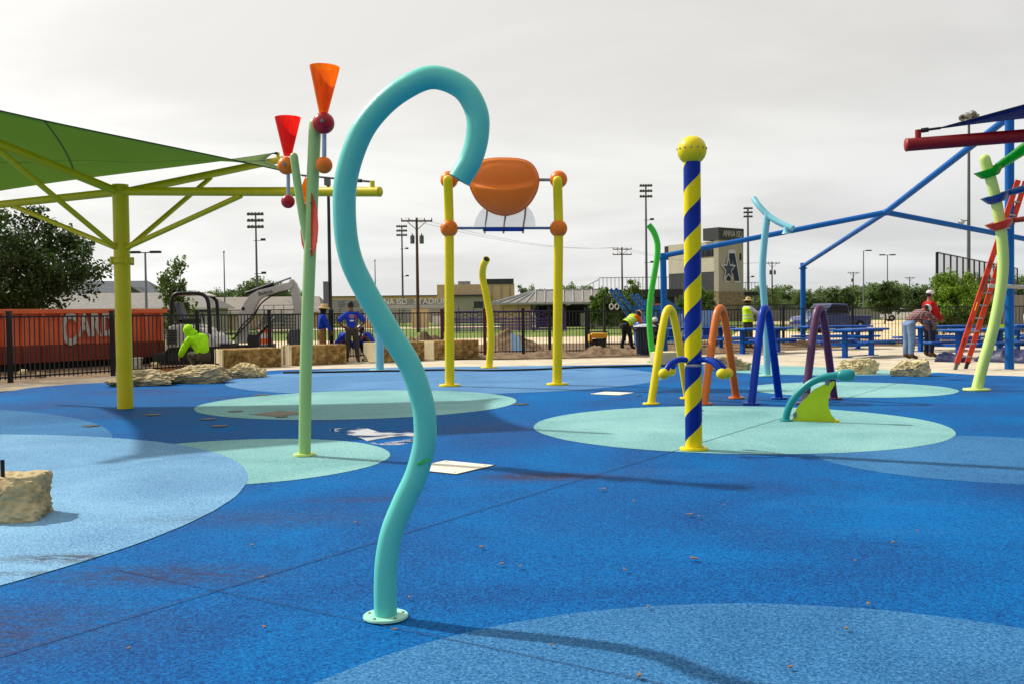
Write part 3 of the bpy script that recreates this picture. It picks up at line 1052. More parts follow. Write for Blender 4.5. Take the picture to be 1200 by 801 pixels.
# dark grandstand with picket railing (right of the pavilion)
gs = empty('dark_grandstand', at_ground(745, 112), 0, 'dark raised grandstand with sloped ramp and picket railing behind the trees', 'grandstand')
block(gs, 'deck', M_DARK, -4.2, 5.5, 0, 6, 3.0, 3.9)
block(gs, 'under_wall', M_CHAR, -3.5, 5.5, 1.5, 5.5, -0.1, 3.0)
MB().prism([(-9.6, 0, 0.6), (-4.2, 0, 3.0), (-4.2, 0, 3.9), (-9.6, 0, 1.25)], (0, 2, 0)).build('ramp', M_DARK, gs, local=True)
for x in (-3, -0.5, 2, 4.5):
    block(gs, 'support_column', M_STEELD, x, x + 0.25, -0.1, 0.2, -0.1, 3.0)
m = MB()
for k in range(22):
    x = -4.2 + k * 0.46
    m.bar((x, 0, 3.9), (x, 0, 5.3), 0.06)
m.bar((-4.2, 0, 5.3), (5.5, 0, 5.3), 0.07)
for k in range(9):
    t_ = k / 8
    x, z = -9.6 + 5.4 * t_, 1.25 + 2.65 * t_
    m.bar((x, 0, z), (x, 0, z + 1.2), 0.06)
m.bar((-9.6, 0, 2.45), (-4.2, 0, 5.1), 0.07)
m.build('railing', M_STEELD, gs, local=True)

# press box tower
D = 128.0
C0 = P(842, 300, D); C0.z = 0
ex = Vector((4.0, 3.0, 0)).normalized()       # right-hand face runs this way
ey = Vector((-ex.y, ex.x, 0))                 # left-hand face runs this way
pb = empty('press_box_tower', C0, math.atan2(ex.y, ex.x), 'beige and charcoal stadium press box tower with a star emblem and letters', 'building')
hT = P(842, 281, D).z
hTop = P(842, 266.5, D).z
LF = 9.2
block(pb, 'corner_wall', M_TAUPE, 0, 5.0, 0.0, 0.8, P(842, 338, D).z - 0.4, hT)
block(pb, 'stone_base', M_STONE, -0.06, 5.06, -0.06, 0.86, -0.1, P(842, 338, D).z - 0.4)
block(pb, 'upper_wall', M_BEIGE, 0.15, 4.8, 0.8, LF, P(842, 318, D).z, hT - 0.15)
block(pb, 'lower_wall', M_CHAR, 0.18, 4.8, 0.86, LF, -0.1, P(842, 318, D).z)
block(pb, 'top_box', M_CHAR, -0.1, 5.0, -0.1, 2.6, hT, hTop)
f = block(pb, 'window_band', M_CHAR, 0.08, 0.16, 1.0, 4.4, P(842, 300, D).z, P(842, 291, D).z)
for k in range(4):
    w_ = block(pb, 'pane', M_GLASSD, 0.03, 0.079, 1.1 + k * 0.83, 1.8 + k * 0.83, P(842, 299.3, D).z, P(842, 292, D).z)
    w_.parent = f
block(pb, 'overhang_box', M_DARK, 0.6, 4.2, LF, LF + 1.2, P(842, 300, D).z, P(842, 283, D).z)
block(pb, 'side_window', M_GLASSD, 4.2, 4.6, -0.04, 0.01, P(842, 304, D).z, P(842, 296, D).z)
block(pb, 'dark_doorway', M_DARK, 0.12, 0.17, 3.6, 8.4, 0, 2.6)
bpy.context.view_layer.update()
face = lambda u, z, out=0.02: C0 + ex * u - ey * out + Vector((0, 0, z))
text_mesh('ANNA ISD', 1.15, M_LGREY, face(2.7, (hT + hTop) / 2, 0.14), ex, (0, 0, 1), pb, 0.04, sx=0.72)
# the A with a star in front of its left leg
M_NAVY = paint('emblem_navy', (30, 36, 58), 0.5)
M_EMGREY = paint('emblem_grey', (186, 190, 196), 0.5)
zA0, zA1 = P(842, 329, D).z, P(842, 296.5, D).z
ha = zA1 - zA0
def emblem(poly, mat, name, out, th=0.05):
    pts = [face(u, z, out) for u, z in poly]
    MB().prism(pts, -ey * th).build(name, mat, pb)
def scaled(poly, k):
    cx = sum(p[0] for p in poly) / len(poly); cz = sum(p[1] for p in poly) / len(poly)
    return [(cx + (x - cx) * k, cz + (z - cz) * k) for x, z in poly]
A_out = [(2.75 + (u_ - 2.75) * 1.3, z_) for u_, z_ in [(1.75, zA0), (2.25, zA0 + ha), (3.05, zA0 + ha), (3.75, zA0), (3.05, zA0), (2.9, zA0 + ha * 0.28), (2.45, zA0 + ha * 0.28), (2.3, zA0)]]
emblem(scaled(A_out, 1.20), M_EMGREY, 'letter_outline', 0.02, 0.04)
emblem(A_out, M_NAVY, 'letter_a', 0.07, 0.05)
emblem([(2.5, zA0 + ha * 0.42), (2.68, zA0 + ha * 0.75), (2.84, zA0 + ha * 0.42)], M_TAUPE, 'letter_gap', 0.13, 0.02)
sx_, sz_, sr = 1.75, zA0 + ha * 0.42, ha * 0.36
def star(r, q=0.42, wx=0.85):
    return [(sx_ + wx * (r if i % 2 == 0 else r * q) * math.sin(i * PI / 5), sz_ + (r if i % 2 == 0 else r * q) * math.cos(i * PI / 5)) for i in range(10)]
emblem(star(sr * 1.38), M_EMGREY, 'star_outline', 0.16, 0.04)
emblem(star(sr), paint('emblem_slate', (58, 64, 88), 0.5), 'star', 0.21, 0.04)
# small balcony right of the tower
bk = empty('viewing_balcony', at_ground(876, 134), 0, 'small dark balcony with picket rail right of the press box tower', 'balcony')
block(bk, 'balcony_deck', M_DARK, -1.6, 1.5, 0, 3, 3.4, 3.9)
block(bk, 'balcony_post', M_STEELD, -1.4, -1.2, 0, 0.2, -0.1, 3.4)
block(bk, 'balcony_post', M_STEELD, 1.0, 1.2, 0, 0.2, -0.1, 3.4)
m = MB()
for k in range(8):
    m.bar((-1.6 + k * 0.44, 0, 3.9), (-1.6 + k * 0.44, 0, 5.2), 0.06)
m.bar((-1.6, 0, 5.2), (1.5, 0, 5.2), 0.07)
m.build('balcony_rail', M_STEELD, bk, local=True)

# ------------------------------------------------------------------ poles
def stadium_light(label, px, d, ytop, rows=3, width=None, top_y=None, mids=(), r=0.16, mat=M_STEELD):
    g = at_ground(px, d, -0.1)
    z = P(px, ytop, d).z
    o = empty('stadium_light', g, 0, label, 'light pole')
    w = width or 2.2
    MB().tube([(0, 0, 0), (0, 0, z - g.z)], [r, r * 0.55], 10).build('pole', mat, o, local=True)
    for k in range(rows):
        zz_ = z - g.z - 0.30 - k * 0.72
        b = MB().box((0, -0.1, zz_), (w, 0.10, 0.10)).build('crossarm', M_DARK, o, local=True)
        n = 5
        for j in range(n):
            x = -w / 2 + w * (j + 0.5) / n
            MB().lathe([(0.06, 0.2), (0.15, 0.14), (0.19, -0.09), (0.19, -0.09), (0.0, -0.07)], (x, -0.15, zz_ + 0.12), 10, axis=(0.1, 0.75, 0.45)).build('lamp', M_STEELD, b, local=True)
    for y in mids:
        zz_ = P(px, y, d).z - g.z
        m = MB().box((0.35, 0, zz_), (1.3, 0.06, 0.06))
        m.box((0.8, 0, zz_ + 0.1), (0.5, 0.3, 0.25))
        m.build('side_lamp', M_DARK, o, local=True)
    return o
stadium_light('tall stadium floodlight left of the pale green cup post', 302, 110, 249, 3, 1.9, mids=(282, 321))
stadium_light('thin stadium floodlight just left of the wooden utility pole', 472.5, 160, 264, 3, 1.8, mids=(292, 324), r=0.2)
stadium_light('tall stadium floodlight beside the bright green tube', 758, 130, 216, 3, 1.7, mids=(258, 308), r=0.2)
stadium_light('stadium floodlight right of the press box tower', 877, 170, 243, 3, 1.6, mids=(325,), r=0.28)

# dark pole with a cluster of lamps, behind the navy sail
g = at_ground(1135, 75, -0.1)
z = P(1135, 136, 75).z
o = empty('field_light', g, 0, 'slim dark field light with a cluster of round lamps above the navy sail', 'light pole')
MB().tube([(0, 0, 0), (0, 0, z)], [0.16, 0.09], 10).build('pole', M_STEELD, o, local=True)
for k, (x, y, zz_) in enumerate([(-0.5, 0, 0.1), (-0.18, -0.2, 0.15), (0.15, -0.25, 0.35), (0.45, -0.1, 0.15), (0.0, 0.3, 0.3), (0.55, 0.2, 0.05)]):
    MB().lathe([(0.07, 0.25), (0.2, 0.15), (0.27, -0.15), (0.27, -0.15), (0.0, -0.1)], (x, y, z + zz_ - 0.1), 10, axis=(-x * 0.8, 0.6, 0.55)).build('lamp', M_STEEL, o, local=True)
MB().box((0, 0, z - 0.1), (1.3, 0.5, 0.06)).build('lamp_bracket', M_DARK, o, local=True)
z2 = P(1135, 259, 75).z
MB().lathe([(0.07, 0.25), (0.2, 0.15), (0.27, -0.15), (0.27, -0.15), (0.0, -0.1)], (-0.55, 0, z2), 10, axis=(-0.6, 0.4, 0.5)).build('lamp', M_STEEL, o, local=True)
MB().bar((0, 0, z2 + 0.15), (-0.55, 0, z2 + 0.1), 0.06).build('lamp_bracket', M_DARK, o, local=True)

# thick dark pole with a box behind the turquoise loop
g = at_ground(387.5, 52, -0.1)
o = empty('flood_pole', g, 0, 'dark steel pole with a grey box, rising behind the men in blue shirts', 'light pole')
z = P(387, 212, 52).z
MB().tube([(0, 0, 0), (0, 0, z)], [0.11, 0.08], 12).build('pole', M_DARK, o, local=True)
MB().box((-0.02, -0.12, z + 0.05), (0.30, 0.35, 0.42)).build('flood_lamp', M_STEELD, o, local=True)
MB().box((-0.19, -0.1, P(387, 341, 52).z), (0.28, 0.22, 1.2)).build('control_box', M_STEELD, o, local=True)

def street_light(label, px, d, ytop, side=1, both=False):
    g = at_ground(px, d, -0.1)
    z = P(px, ytop, d).z
    o = empty('street_light', g, 0, label, 'street light')
    MB().tube([(0, 0, 0), (0, 0, z)], [0.12, 0.07], 8).build('pole', M_STEEL, o, local=True)
    for s in ((-1, 1) if both else (side,)):
        a = MB().bar((0, 0, z - 0.05), (s * 0.7, 0, z), 0.07).build('arm', M_STEELD, o, local=True)
        MB().box((s * 0.75, 0, z), (0.75, 0.35, 0.16)).build('lamp_head', M_DARK, a, local=True)
    MB().tube([(0, 0, 0), (0, 0, 0.8)], 0.25, 10).build('footing', M_CONC, o, local=True)
street_light('street light with a flat double head behind the yellow canopy post', 172, 70, 294, both=True)
street_light('street light left of the two over the tall far trees', 1012, 140, 293, 1)
street_light('street light right of the two over the tall far trees', 1040, 140, 298, 1, both=True)

def utility_pole(label, px, d, ytop, transformers=2, arm=2.4):
    g = at_ground(px, d, -0.1)
    z = P(px, ytop, d).z
    o = empty('utility_pole', g, R(8), label, 'utility pole')
    MB().tube([(0, 0, 0), (0, 0, z)], [0.14, 0.09], 10).build('pole', M_WOODP, o, local=True)
    for zz_ in ((z - 0.25, z - 0.9) if transformers < 0 else (z - 0.25,)):
        a = MB().box((0, -0.14, zz_), (arm, 0.10, 0.12)).build('crossarm', M_WOODP, o, local=True)
        for x in (-0.48, -0.25, 0.25, 0.48):
            MB().tube([(x * arm, -0.14, zz_ + 0.06), (x * arm, -0.14, zz_ + 0.24)], [0.05, 0.03], 6).build('insulator', M_STEELD, a, local=True)
    m = MB()
    m.bar((-arm * 0.3, -0.14, z - 0.3), (0, -0.12, z - 0.95), 0.05)
    m.bar((arm * 0.3, -0.14, z - 0.3), (0, -0.12, z - 0.95), 0.05)
    m.build('brace', M_STEELD, o, local=True)
    for k in range(transformers):
        x = (-0.42, 0.42, 0)[k]
        MB().lathe([(0, 0), (0.17, 0), (0.17, 0), (0.17, 0.6), (0.17, 0.6), (0.05, 0.68), (0.03, 0.8)], (x * .85, -0.2, z - 2.0), 12).build('transformer', M_STEELD, o, local=True)
    return o, Vector((g.x, g.y, z + g.z))
u1, t1 = utility_pole('brown wooden utility pole with transformers left of the bucket posts', 490, 75, 254)
u2, t2 = utility_pole('wooden utility pole over the dark grandstand', 729.5, 120, 289, -1)
u3, t3 = utility_pole('utility pole with transformers right of the light blue post', 905, 150, 306, 2)
u4, t4 = utility_pole('small utility pole among the far trees left of the street lights', 1000, 190, 318, 1)
u5, t5 = utility_pole('faint small utility pole over the far trees right of the street lights', 1066, 210, 324, 0)
def wires(label, a, b, sag, n=2):
    o = empty('power_line', a, 0, label, 'power line')
    for k in range(n):
        off = Vector((-0.9 + k * 0.9, -0.14, 0.0 if k < 3 else -0.8))
        pts = []
        for i in range(21):
            t_ = i / 20
            p = a.lerp(b, t_) + off
            p.z -= sag * 4 * t_ * (1 - t_)
            pts.append(p)
        MB().tube(pts, 0.010, 4, caps=False).build('wire', M_BLACK, o)
bpy.context.view_layer.update()
wires('thin power lines between the brown utility pole and the grandstand pole', t1, t2, 0.9)
wires('thin power lines from the grandstand pole to the pole right of the tower', t2, t3, 1.0)
#wires('thin power lines running left from the brown utility pole', t1, Vector((-75, 70, t1.z + 1.0)), 1.0, 2)
for px, d, yt, lab in [(264, 100, 295, 'thin bare flagpole left of the floodlight over the left roofs'), (440.5, 120, 305, 'thin bare flagpole just right of the turquoise tube')]:
    o = empty('flagpole', at_ground(px, d, -0.1), 0, lab, 'flagpole')
    z = P(px, yt, d).z
    MB().tube([(0, 0, 0), (0, 0, z)], [0.09, 0.05], 8).build('pole', M_STEELD, o, local=True)
    MB().sphere((0, 0, z + 0.08), 0.11, 10).build('finial', M_STEEL, o, local=True)

# ------------------------------------------------------------------ backstop netting on the right
tn = NT('chain_link')
v = tn.mapping(tn.coord(), (1, 1, 1), (0, 0, 0))
br = tn.bsdf((0.10, 0.10, 0.105, 1), 0.6, 0.2)
tp = tn.n('ShaderNodeBsdfTransparent')
mxn = tn.n('ShaderNodeMixShader'); mxn.inputs[0].default_value = 0.34
tn.l(tp.outputs[0], mxn.inputs[1]); tn.l(br.outputs[0], mxn.inputs[2])
M_NET = tn.done(mxn)
a, b = at_ground(1098, 46), Vector((34.5, 66, 0))
o = empty('backstop', a, 0, 'tall dark chain link backstop fence behind the ladder', 'fence')
hB = P(1098, 296, 46).z
m = MB()
dirv = (b - a)
n = 16
for k in range(n + 1):
    p = a + dirv * (k / n)
    MB().tube([p, p + Vector((0, 0, hB))], 0.045 if k else 0.07, 8).build('post', M_BLACK, o)
for zz_ in (hB, hB * 0.62, 1.2):
    m.bar(a + Vector((0, 0, zz_)), b + Vector((0, 0, zz_)), 0.06)
m.build('rails', M_BLACK, o)
MB().add([a, b, b + Vector((0, 0, hB)), a + Vector((0, 0, hB))], [(0, 1, 2, 3)]).build('netting', M_NET, o)
# plank screen fence at the very right, behind the backstop base
a, b = at_ground(1128, 52), at_ground(1330, 58)
o = empty('board_fence', a, 0, 'weathered grey board fence behind the ladder and blue post', 'fence')
M_GWOOD = rough_mat('grey_boards', [(0.3, (118, 114, 106)), (0.7, (158, 154, 144))], 1.5, 0.9, 0.3, 18, stretch=(4, 4, 0.3))
dirv = b - a
n = int(dirv.length / 0.15)
u = dirv.normalized()
m = MB()
rnd = random.Random(9)
for k in range(n):
    p = a + u * (k * 0.15)
    m.box((p.x, p.y, 0.95), (0.138, 0.03, 2.05 + rnd.uniform(-.03, .03)), math.atan2(u.y, u.x))
m.build('boards', M_GWOOD, o)
MB().bar(a + Vector((0, .1, 1.6)), b + Vector((0, .1, 1.6)), 0.08).build('rail', M_GWOOD, o)
# a low pale wall far behind the gravel lot
a, b = at_ground(880, 128), at_ground(1110, 128)
o = empty('far_fence', a, 0, 'long pale grey fence at the foot of the far tree line', 'fence')
m = MB()
n = 60
for k in range(n):
    p = a.lerp(b, (k + .5) / n)
    m.box((p.x, p.y, 0.75), ((b - a).length / n - 0.03, 0.05, 1.6))
m.build('boards', M_GWOOD, o)
MB().bar(a + Vector((0, -.05, 1.45)), b + Vector((0, -.05, 1.45)), 0.06).build('rail', M_STEEL, o)
# chain link sports fence across the field
for px0, px1, d, lab in [(150, 350, 66, 'low dark chain link fence in front of the left roofs'), (690, 940, 74, 'low dark chain link fence beyond the playground')]:
    a, b = at_ground(px0, d), at_ground(px1, d)
    o = empty('chain_fence', a, 0, lab, 'fence')
    n = 10
    for k in range(n + 1):
        p = a.lerp(b, k / n)
        MB().tube([p, p + Vector((0, 0, 1.75))], 0.035, 6).build('post', M_DARK, o)
    m = MB()
    for zz_ in (1.72, 0.15):
        m.bar(a + Vector((0, 0, zz_)), b + Vector((0, 0, zz_)), 0.05)
    m.build('rails', M_DARK, o)
    MB().add([a, b, b + Vector((0, 0, 1.7)), a + Vector((0, 0, 1.7))], [(0, 1, 2, 3)]).build('netting', M_NET, o)
# ------------------------------------------------------------------ colours of the play equipment
C_TURQ = paint('powder_turquoise', (92, 196, 180), 0.32, bump=0.22, bscale=300, var=0.07, dirt=0.12)
C_TURQP = paint('plate_turquoise', (146, 204, 184), 0.45)
C_YEL = paint('powder_yellow', (226, 202, 2), 0.33, bump=0.12, bscale=220, var=0.05)
C_LIMEY = paint('powder_lime_yellow', (206, 186, 4), 0.36, bump=0.12, var=0.06)
C_LIGHTG = paint('powder_pale_green', (150, 188, 118), 0.36, bump=0.12, var=0.05)
C_PLIME = paint('powder_pale_lime', (190, 214, 120), 0.36, bump=0.12, var=0.05)
C_ORANGE = paint('plastic_orange', (224, 112, 8), 0.38, bump=0.06, var=0.06)
C_ARCHO = paint('powder_orange', (206, 104, 30), 0.34, bump=0.12, var=0.06)
C_RED = paint('plastic_red', (166, 16, 30), 0.28, bump=0.04)
C_BLUE = paint('powder_blue', (0, 52, 158), 0.32, spec=0.18, bump=0.12, var=0.05)
C_STRB = paint('frame_blue', (0, 86, 162), 0.34, spec=0.16, bump=0.10, var=0.06)
C_TBL = paint('table_blue', (0, 76, 158), 0.45, spec=0.16, bump=0.25, bscale=70, var=0.10)
C_PURP = paint('powder_purple', (84, 44, 80), 0.34, bump=0.12)
C_SKY = paint('powder_light_blue', (120, 186, 200), 0.34, bump=0.12, var=0.05)
C_TEAL = paint('powder_teal', (16, 130, 134), 0.32, bump=0.12)
C_GREEN = paint('powder_bright_green', (56, 182, 50), 0.34, bump=0.12, var=0.06)
C_LIMEP = paint('panel_lime', (166, 192, 12), 0.42, bump=0.04)
C_REDB = paint('beam_red', (142, 10, 18), 0.45, bump=0.08)
C_GREY = paint('bolt_grey', (120, 122, 126), 0.4, metal=0.5)
C_RODL = paint('rod_pale', (150, 160, 188), 0.35, metal=0.2)
C_RODB = paint('rod_steel_blue', (84, 106, 146), 0.35, metal=0.3)

def translucent(name, rgb, mixf=0.55, rough=0.3, streaks=0.25, clear=0.0):
    t = NT(name)
    v = t.mapping(t.coord(), (1, 1, 0.15))
    n = t.noise(v, 26, 6, 0.65)
    c = lin(rgb)
    col = t.ramp(n, [(0.3, tuple(x * (1 - streaks) for x in c[:3]) + (1,)), (0.7, c)])
    b = t.bsdf(col, rough, 0, 0.5)
    tr = t.n('ShaderNodeBsdfTranslucent')
    t.l(col, tr.inputs['Color'])
    m = t.n('ShaderNodeMixShader'); m.inputs[0].default_value = mixf
    t.l(b.outputs[0], m.inputs[1]); t.l(tr.outputs[0], m.inputs[2])
    if clear:
        tp = t.n('ShaderNodeBsdfTransparent')
        t.l(col, tp.inputs['Color'])
        m2 = t.n('ShaderNodeMixShader'); m2.inputs[0].default_value = clear
        t.l(m.outputs[0], m2.inputs[1]); t.l(tp.outputs[0], m2.inputs[2])
        m = m2
    return t.done(m)
T_ORANGE = translucent('cup_orange', (255, 172, 64), 0.7, streaks=0.22, clear=0.48)
T_RED = translucent('cup_red', (250, 96, 80), 0.7, streaks=0.22, clear=0.48)
T_LEAF = translucent('leaf_red_plastic', (224, 84, 60), 0.50, clear=0.2)
T_BUCKET = translucent('bucket_orange', (236, 128, 24), 0.25, streaks=0.06, rough=0.4)
T_GREEN = translucent('spout_green', (20, 176, 50), 0.55)
T_BLUE = translucent('spout_blue', (20, 100, 170), 0.4)
T_CORAL = translucent('spout_coral', (214, 84, 54), 0.45)

def flange(parent, c, r, mat, h=0.022, bolts=6, name='base_plate'):
    c = Vector(c)
    o = MB().lathe([(0, h), (r * 0.97, h), (r * 0.97, h), (r, h * 0.6), (r, 0), (r, 0), (0, 0)], c, 32).build(name, mat, parent)
    if bolts:
        m = MB()
        for k in range(bolts):
            a = 2 * PI * (k + 0.3) / bolts
            m.lathe([(0.0, 0.005), (0.006, 0.004), (0.008, 0)], c + Vector((math.cos(a) * r * 0.78, math.sin(a) * r * 0.78, h)), 6)
        m.build('bolts', C_GREY, o)
    return o

# ------------------------------------------------------------------ turquoise loop spray post
D0 = G(452, 722).y
loop = [(452, 723), (451.5, 690), (453, 656), (459.5, 622), (473, 588), (488, 555), (497, 521), (498, 495), (494.5, 468), (480, 427), (454, 385), (429, 342), (411, 303), (404, 260), (405.5, 210), (420.5, 162),
        (441, 131), (470, 106), (506, 90.8), (541, 103), (558, 130), (559.5, 158), (552, 187), (538, 211)]
o = empty('spray_loop', G(452, 722), 0, 'tall turquoise curved pipe bent over into a loop, on round bolted plate', 'water feature')
path = spline([P(x, y, D0 - 0.03 * max(0, (430 - y)) / 430) for x, y in loop], 10)
MB().tube(path, 0.0475, 32, hollow=True).build('pipe', C_TURQ, o)
flange(o, G(452, 722), 0.094, C_TURQP, 0.010, 5)
m = MB()
mk = P(497, 540, D0 - 0.051)
m.bar(mk + Vector((-0.028, 0, -0.012)), mk + Vector((0.026, -0.002, 0.010)), 0.004, 0.008)
m.build('scuff_mark', C_GREEN, o)

# ------------------------------------------------------------------ cup post, left
g = G(357, 533)
D1 = g.y
o = empty('tipping_cup_post', g, 0, 'pale green forked post with an orange and a red tipping cup on top', 'water feature')
MB().tube(spline([g, P(358, 450, D1), P(360, 380, D1), P(362.3, 320, D1), P(364.8, 260, D1), P(367, 200, D1), P(369.3, 146, D1)], 8), 0.055, 20, round_end=True).build('pole', C_LIGHTG, o)
MB().tube(spline([P(360.5, 285, D1), P(355.5, 258, D1), P(350, 225, D1), P(344.5, 184, D1)], 6), 0.037, 16, round_end=True).build('branch', C_LIGHTG, o)
flange(o, g, 0.10, C_PLIME, 0.02, 4)
leafp = [(364.5, 226), (368.5, 236), (371.3, 250), (372.3, 266), (371, 284), (367, 297), (362.5, 304), (357.5, 298), (353.5, 286), (352, 272), (353, 256), (357, 240)]
MB().prism([P(x, y, D1 + (362 - x) * 0.022) for x, y in leafp], (0.004, 0.012, 0)).build('leaf_plate', T_LEAF, o)
MB().prism([P(x, y, D1 + 0.10) for x, y in [(358, 207), (361, 215), (360, 232), (356, 241), (353, 232), (353, 219)]], (0, 0.012, 0)).build('leaf_plate', T_ORANGE, o)
m = MB()
for y in (238, 293):
    c = P(364.5, y, D1 - 0.075)
    m.sphere(c, 0.011, 10)
    m.bar(c, c + Vector((0.0, 0.05, 0)), 0.012)
m.build('clamp', C_GREY, o)
def cup(d, cone, ball_hi, ball_lo, rod, cm, hm, lm):
    (bx, by), (tx, ty), rb, rt = cone
    k = d / F
    b, t = P(bx, by, d), P(tx, ty, d)
    ax = (t - b)
    L = ax.length
    c = MB().lathe([(rb * k * 0.4, 0), (rb * k, 0), (rb * k, 0), (rt * k, L), (rt * k, L), (rt * k * 0.94, L), (rt * k * 0.94, L), (rb * k * 0.8, 0.02)], b, 32, axis=ax).build('cup', cm, o)
    (x, y, r) = ball_hi
    p = P(x, y, d)
    hb = MB().sphere(p, r * k, 28).build('pivot_ball', hm, o)
    MB().lathe([(0.016, 0), (0.016, 0.008), (0.016, 0.008), (0, 0.009)], p + Vector((0.004, -r * k * 0.97, 0.002)), 12, axis=(0.05, -1, 0)).build('pivot_bolt', C_GREY, hb)
    (x0, y0), (x1, y1), rr = rod
    MB().tube([P(x0, y0, d), P(x1, y1, d)], rr * k, 12).build('rod', C_RODL, o)
    (x, y, r) = ball_lo
    MB().sphere(P(x, y, d), r * k, 24).build('counterweight_ball', lm, o)
cup(D1 - 0.10, ((379, 133), (380.5, 78.5), 5, 17.5), (379.2, 144.5, 12.7), (379.8, 193.8, 9.8), ((380, 155), (380, 186), 2.6), T_ORANGE, C_RED, C_ORANGE)
cup(D1 + 0.10, ((337.2, 183), (337.2, 138), 4.5, 15), (335.5, 194.5, 10.3), (337.5, 236.3, 8.0), ((337.8, 203), (337.8, 230), 2.2), T_RED, C_ORANGE, C_RED)

# ------------------------------------------------------------------ green sail canopy on the left; navy one on the right is the same frame
def sail_canopy(label, base, htop, heading, la, lb, lc, ld, za, zb, zc, zd, m_post, m_arm, m_sail, r_post=0.118, r_arm=0.056, brace=True, insetA=0.24, r_tip=None, tip_mat=None):
    o = empty('sail_canopy', base, 0, label, 'canopy')
    base = Vector(base)
    top = base + Vector((0, 0, htop))
    MB().tube([base, top + Vector((0, 0, 0.06))], r_post, 28).build('post', m_post, o)
    MB().lathe([(r_post * 1.02, -0.03), (r_post * 1.28, -0.03), (r_post * 1.28, -0.03), (r_post * 1.28, 0.03), (r_post * 1.28, 0.03), (r_post * 1.02, 0.03)], base + Vector((0, 0, htop - 1.0)), 24).build('clamp_ring', m_post, o)
    m = MB()
    for k in range(4):
        a = PI / 4 + k * PI / 2
        m.box(base + Vector((math.cos(a) * r_post * 1.33, math.sin(a) * r_post * 1.33, htop - 1.0)), (0.04, 0.04, 0.11), a)
    m.build('clamp_bolt', m_post, o)
    tips = []
    for i, (L, z) in enumerate(((la, za), (lb, zb), (lc, zc), (ld, zd))):
        a = heading - i * PI / 2
        d = Vector((math.cos(a), math.sin(a), 0))
        s = top + d * r_post * 0.6
        s.z = base.z + htop - 0.04
        e = base + d * L
        e.z = z
        rr = r_tip if (r_tip and i == 0) else r_arm
        ar = MB().tube([s, e], rr, 20).build('arm', m_arm, o)
        dirn = (e - s).normalized()
        MB().lathe([(0, 0.012), (rr * 1.03, 0.010), (rr * 1.03, 0), (rr * 1.03, 0)], e, 20, axis=dirn).build('end_cap', tip_mat or m_arm, ar)
        pst = e - dirn * (0.10) + Vector((0, 0, rr))
        MB().tube([pst - Vector((0, 0, .03)), pst + Vector((0, 0, 0.07))], 0.028, 10).build('corner_post', tip_mat or m_arm, ar)
        if brace:
            f0 = base + d * (r_post * 0.9) + Vector((0, 0, htop - 0.82))
            f1 = s.lerp(e, 0.50) - Vector((0, 0, rr * 0.9))
            MB().tube([f0, f1], 0.036, 12).build('brace', m_arm, ar)
        tips.append(pst + Vector((0, 0, 0.06)))
    # fabric: a saddle pulled into the four corners, edges hollowed by the edge cable
    cen = sum(tips, Vector()) / 4
    ins = (insetA, 0.05, 0.12, 0.04)
    cs = [t.lerp(cen, k) for t, k in zip(tips, ins)]
    N = 26
    vs, fs = [], []
    for i in range(N + 1):
        for j in range(N + 1):
            s, t = -1 + 2 * i / N, -1 + 2 * j / N
            s2 = s * (1 - 0.10 * (1 - t * t))
            t2 = t * (1 - 0.10 * (1 - s * s))
            u, w = (s2 + 1) / 2, (t2 + 1) / 2
            p = cs[0] * (1 - u) * (1 - w) + cs[1] * u * (1 - w) + cs[2] * u * w + cs[3] * (1 - u) * w
            vs.append(p + Vector((0, 0, 0.015 * math.sin(9 * s) * (1 - t * t))))
    for i in range(N):
        for j in range(N):
            a = i * (N + 1) + j
            fs.append((a, a + 1, a + N + 2, a + N + 1))
    me = MB().add(vs, fs, True).mesh('fabric')
    fo = link_mesh('fabric', me, m_sail[0], o)
    sol = fo.modifiers.new('thick', 'SOLIDIFY')
    sol.thickness = 0.006
    # hem with edge cable, one seam, and the corner cables
    m = MB()
    idx = lambda i, j: Vector(vs[i * (N + 1) + j])
    for ed in ([idx(0, j) for j in range(N + 1)], [idx(N, j) for j in range(N + 1)], [idx(i, 0) for i in range(N + 1)], [idx(i, N) for i in range(N + 1)]):
        m.tube(ed, 0.008, 6)
    m.build('hem', m_sail[1], fo)
    m = MB()
    q = N // 2 + 3
    m.tube([idx(q, j) for j in range(N + 1)], 0.009, 6)
    m.tube([idx(i, q) for i in range(N + 1)], 0.009, 6)
    m.build('seam', m_sail[1], fo)
    for c, t in zip(cs, tips):
        m = MB()
        m.tube([c, t], 0.012, 8)
        m.tube([c.lerp(t, 0.55), c.lerp(t, 0.85)], 0.022, 8)
        m.build('corner_cable', M_DARK, o)
    return o

def sail_mat(name, rgb, tr, mixf):
    t = NT(name)
    v = t.coord()
    n = t.noise(t.mapping(v, (1, 6, 1)), 3, 6, 0.6)
    c = lin(rgb)
    col = t.ramp(n, [(0.3, tuple(x * 0.86 for x in c[:3]) + (1,)), (0.7, c)])
    wv = t.n('ShaderNodeTexNoise'); wv.inputs['Scale'].default_value = 300
    t.l(v, wv.inputs['Vector'])
    nb = t.bump(wv.outputs['Fac'], 0.2, 0.002)
    b = t.bsdf(col, 0.75, 0, 0.25, nb)
    tl = t.n('ShaderNodeBsdfTranslucent'); tl.inputs['Color'].default_value = lin(tr)
    m = t.n('ShaderNodeMixShader'); m.inputs[0].default_value = mixf
    t.l(b.outputs[0], m.inputs[1]); t.l(tl.outputs[0], m.inputs[2])
    return t.done(m)
SAIL_G = (sail_mat('sail_green', (108, 138, 56), (152, 178, 94), 0.53), paint('hem_dark_green', (22, 48, 30), 0.7))
SAIL_N = (sail_mat('sail_navy', (16, 40, 118), (16, 44, 124), 0.25), paint('hem_navy', (12, 22, 60), 0.7))

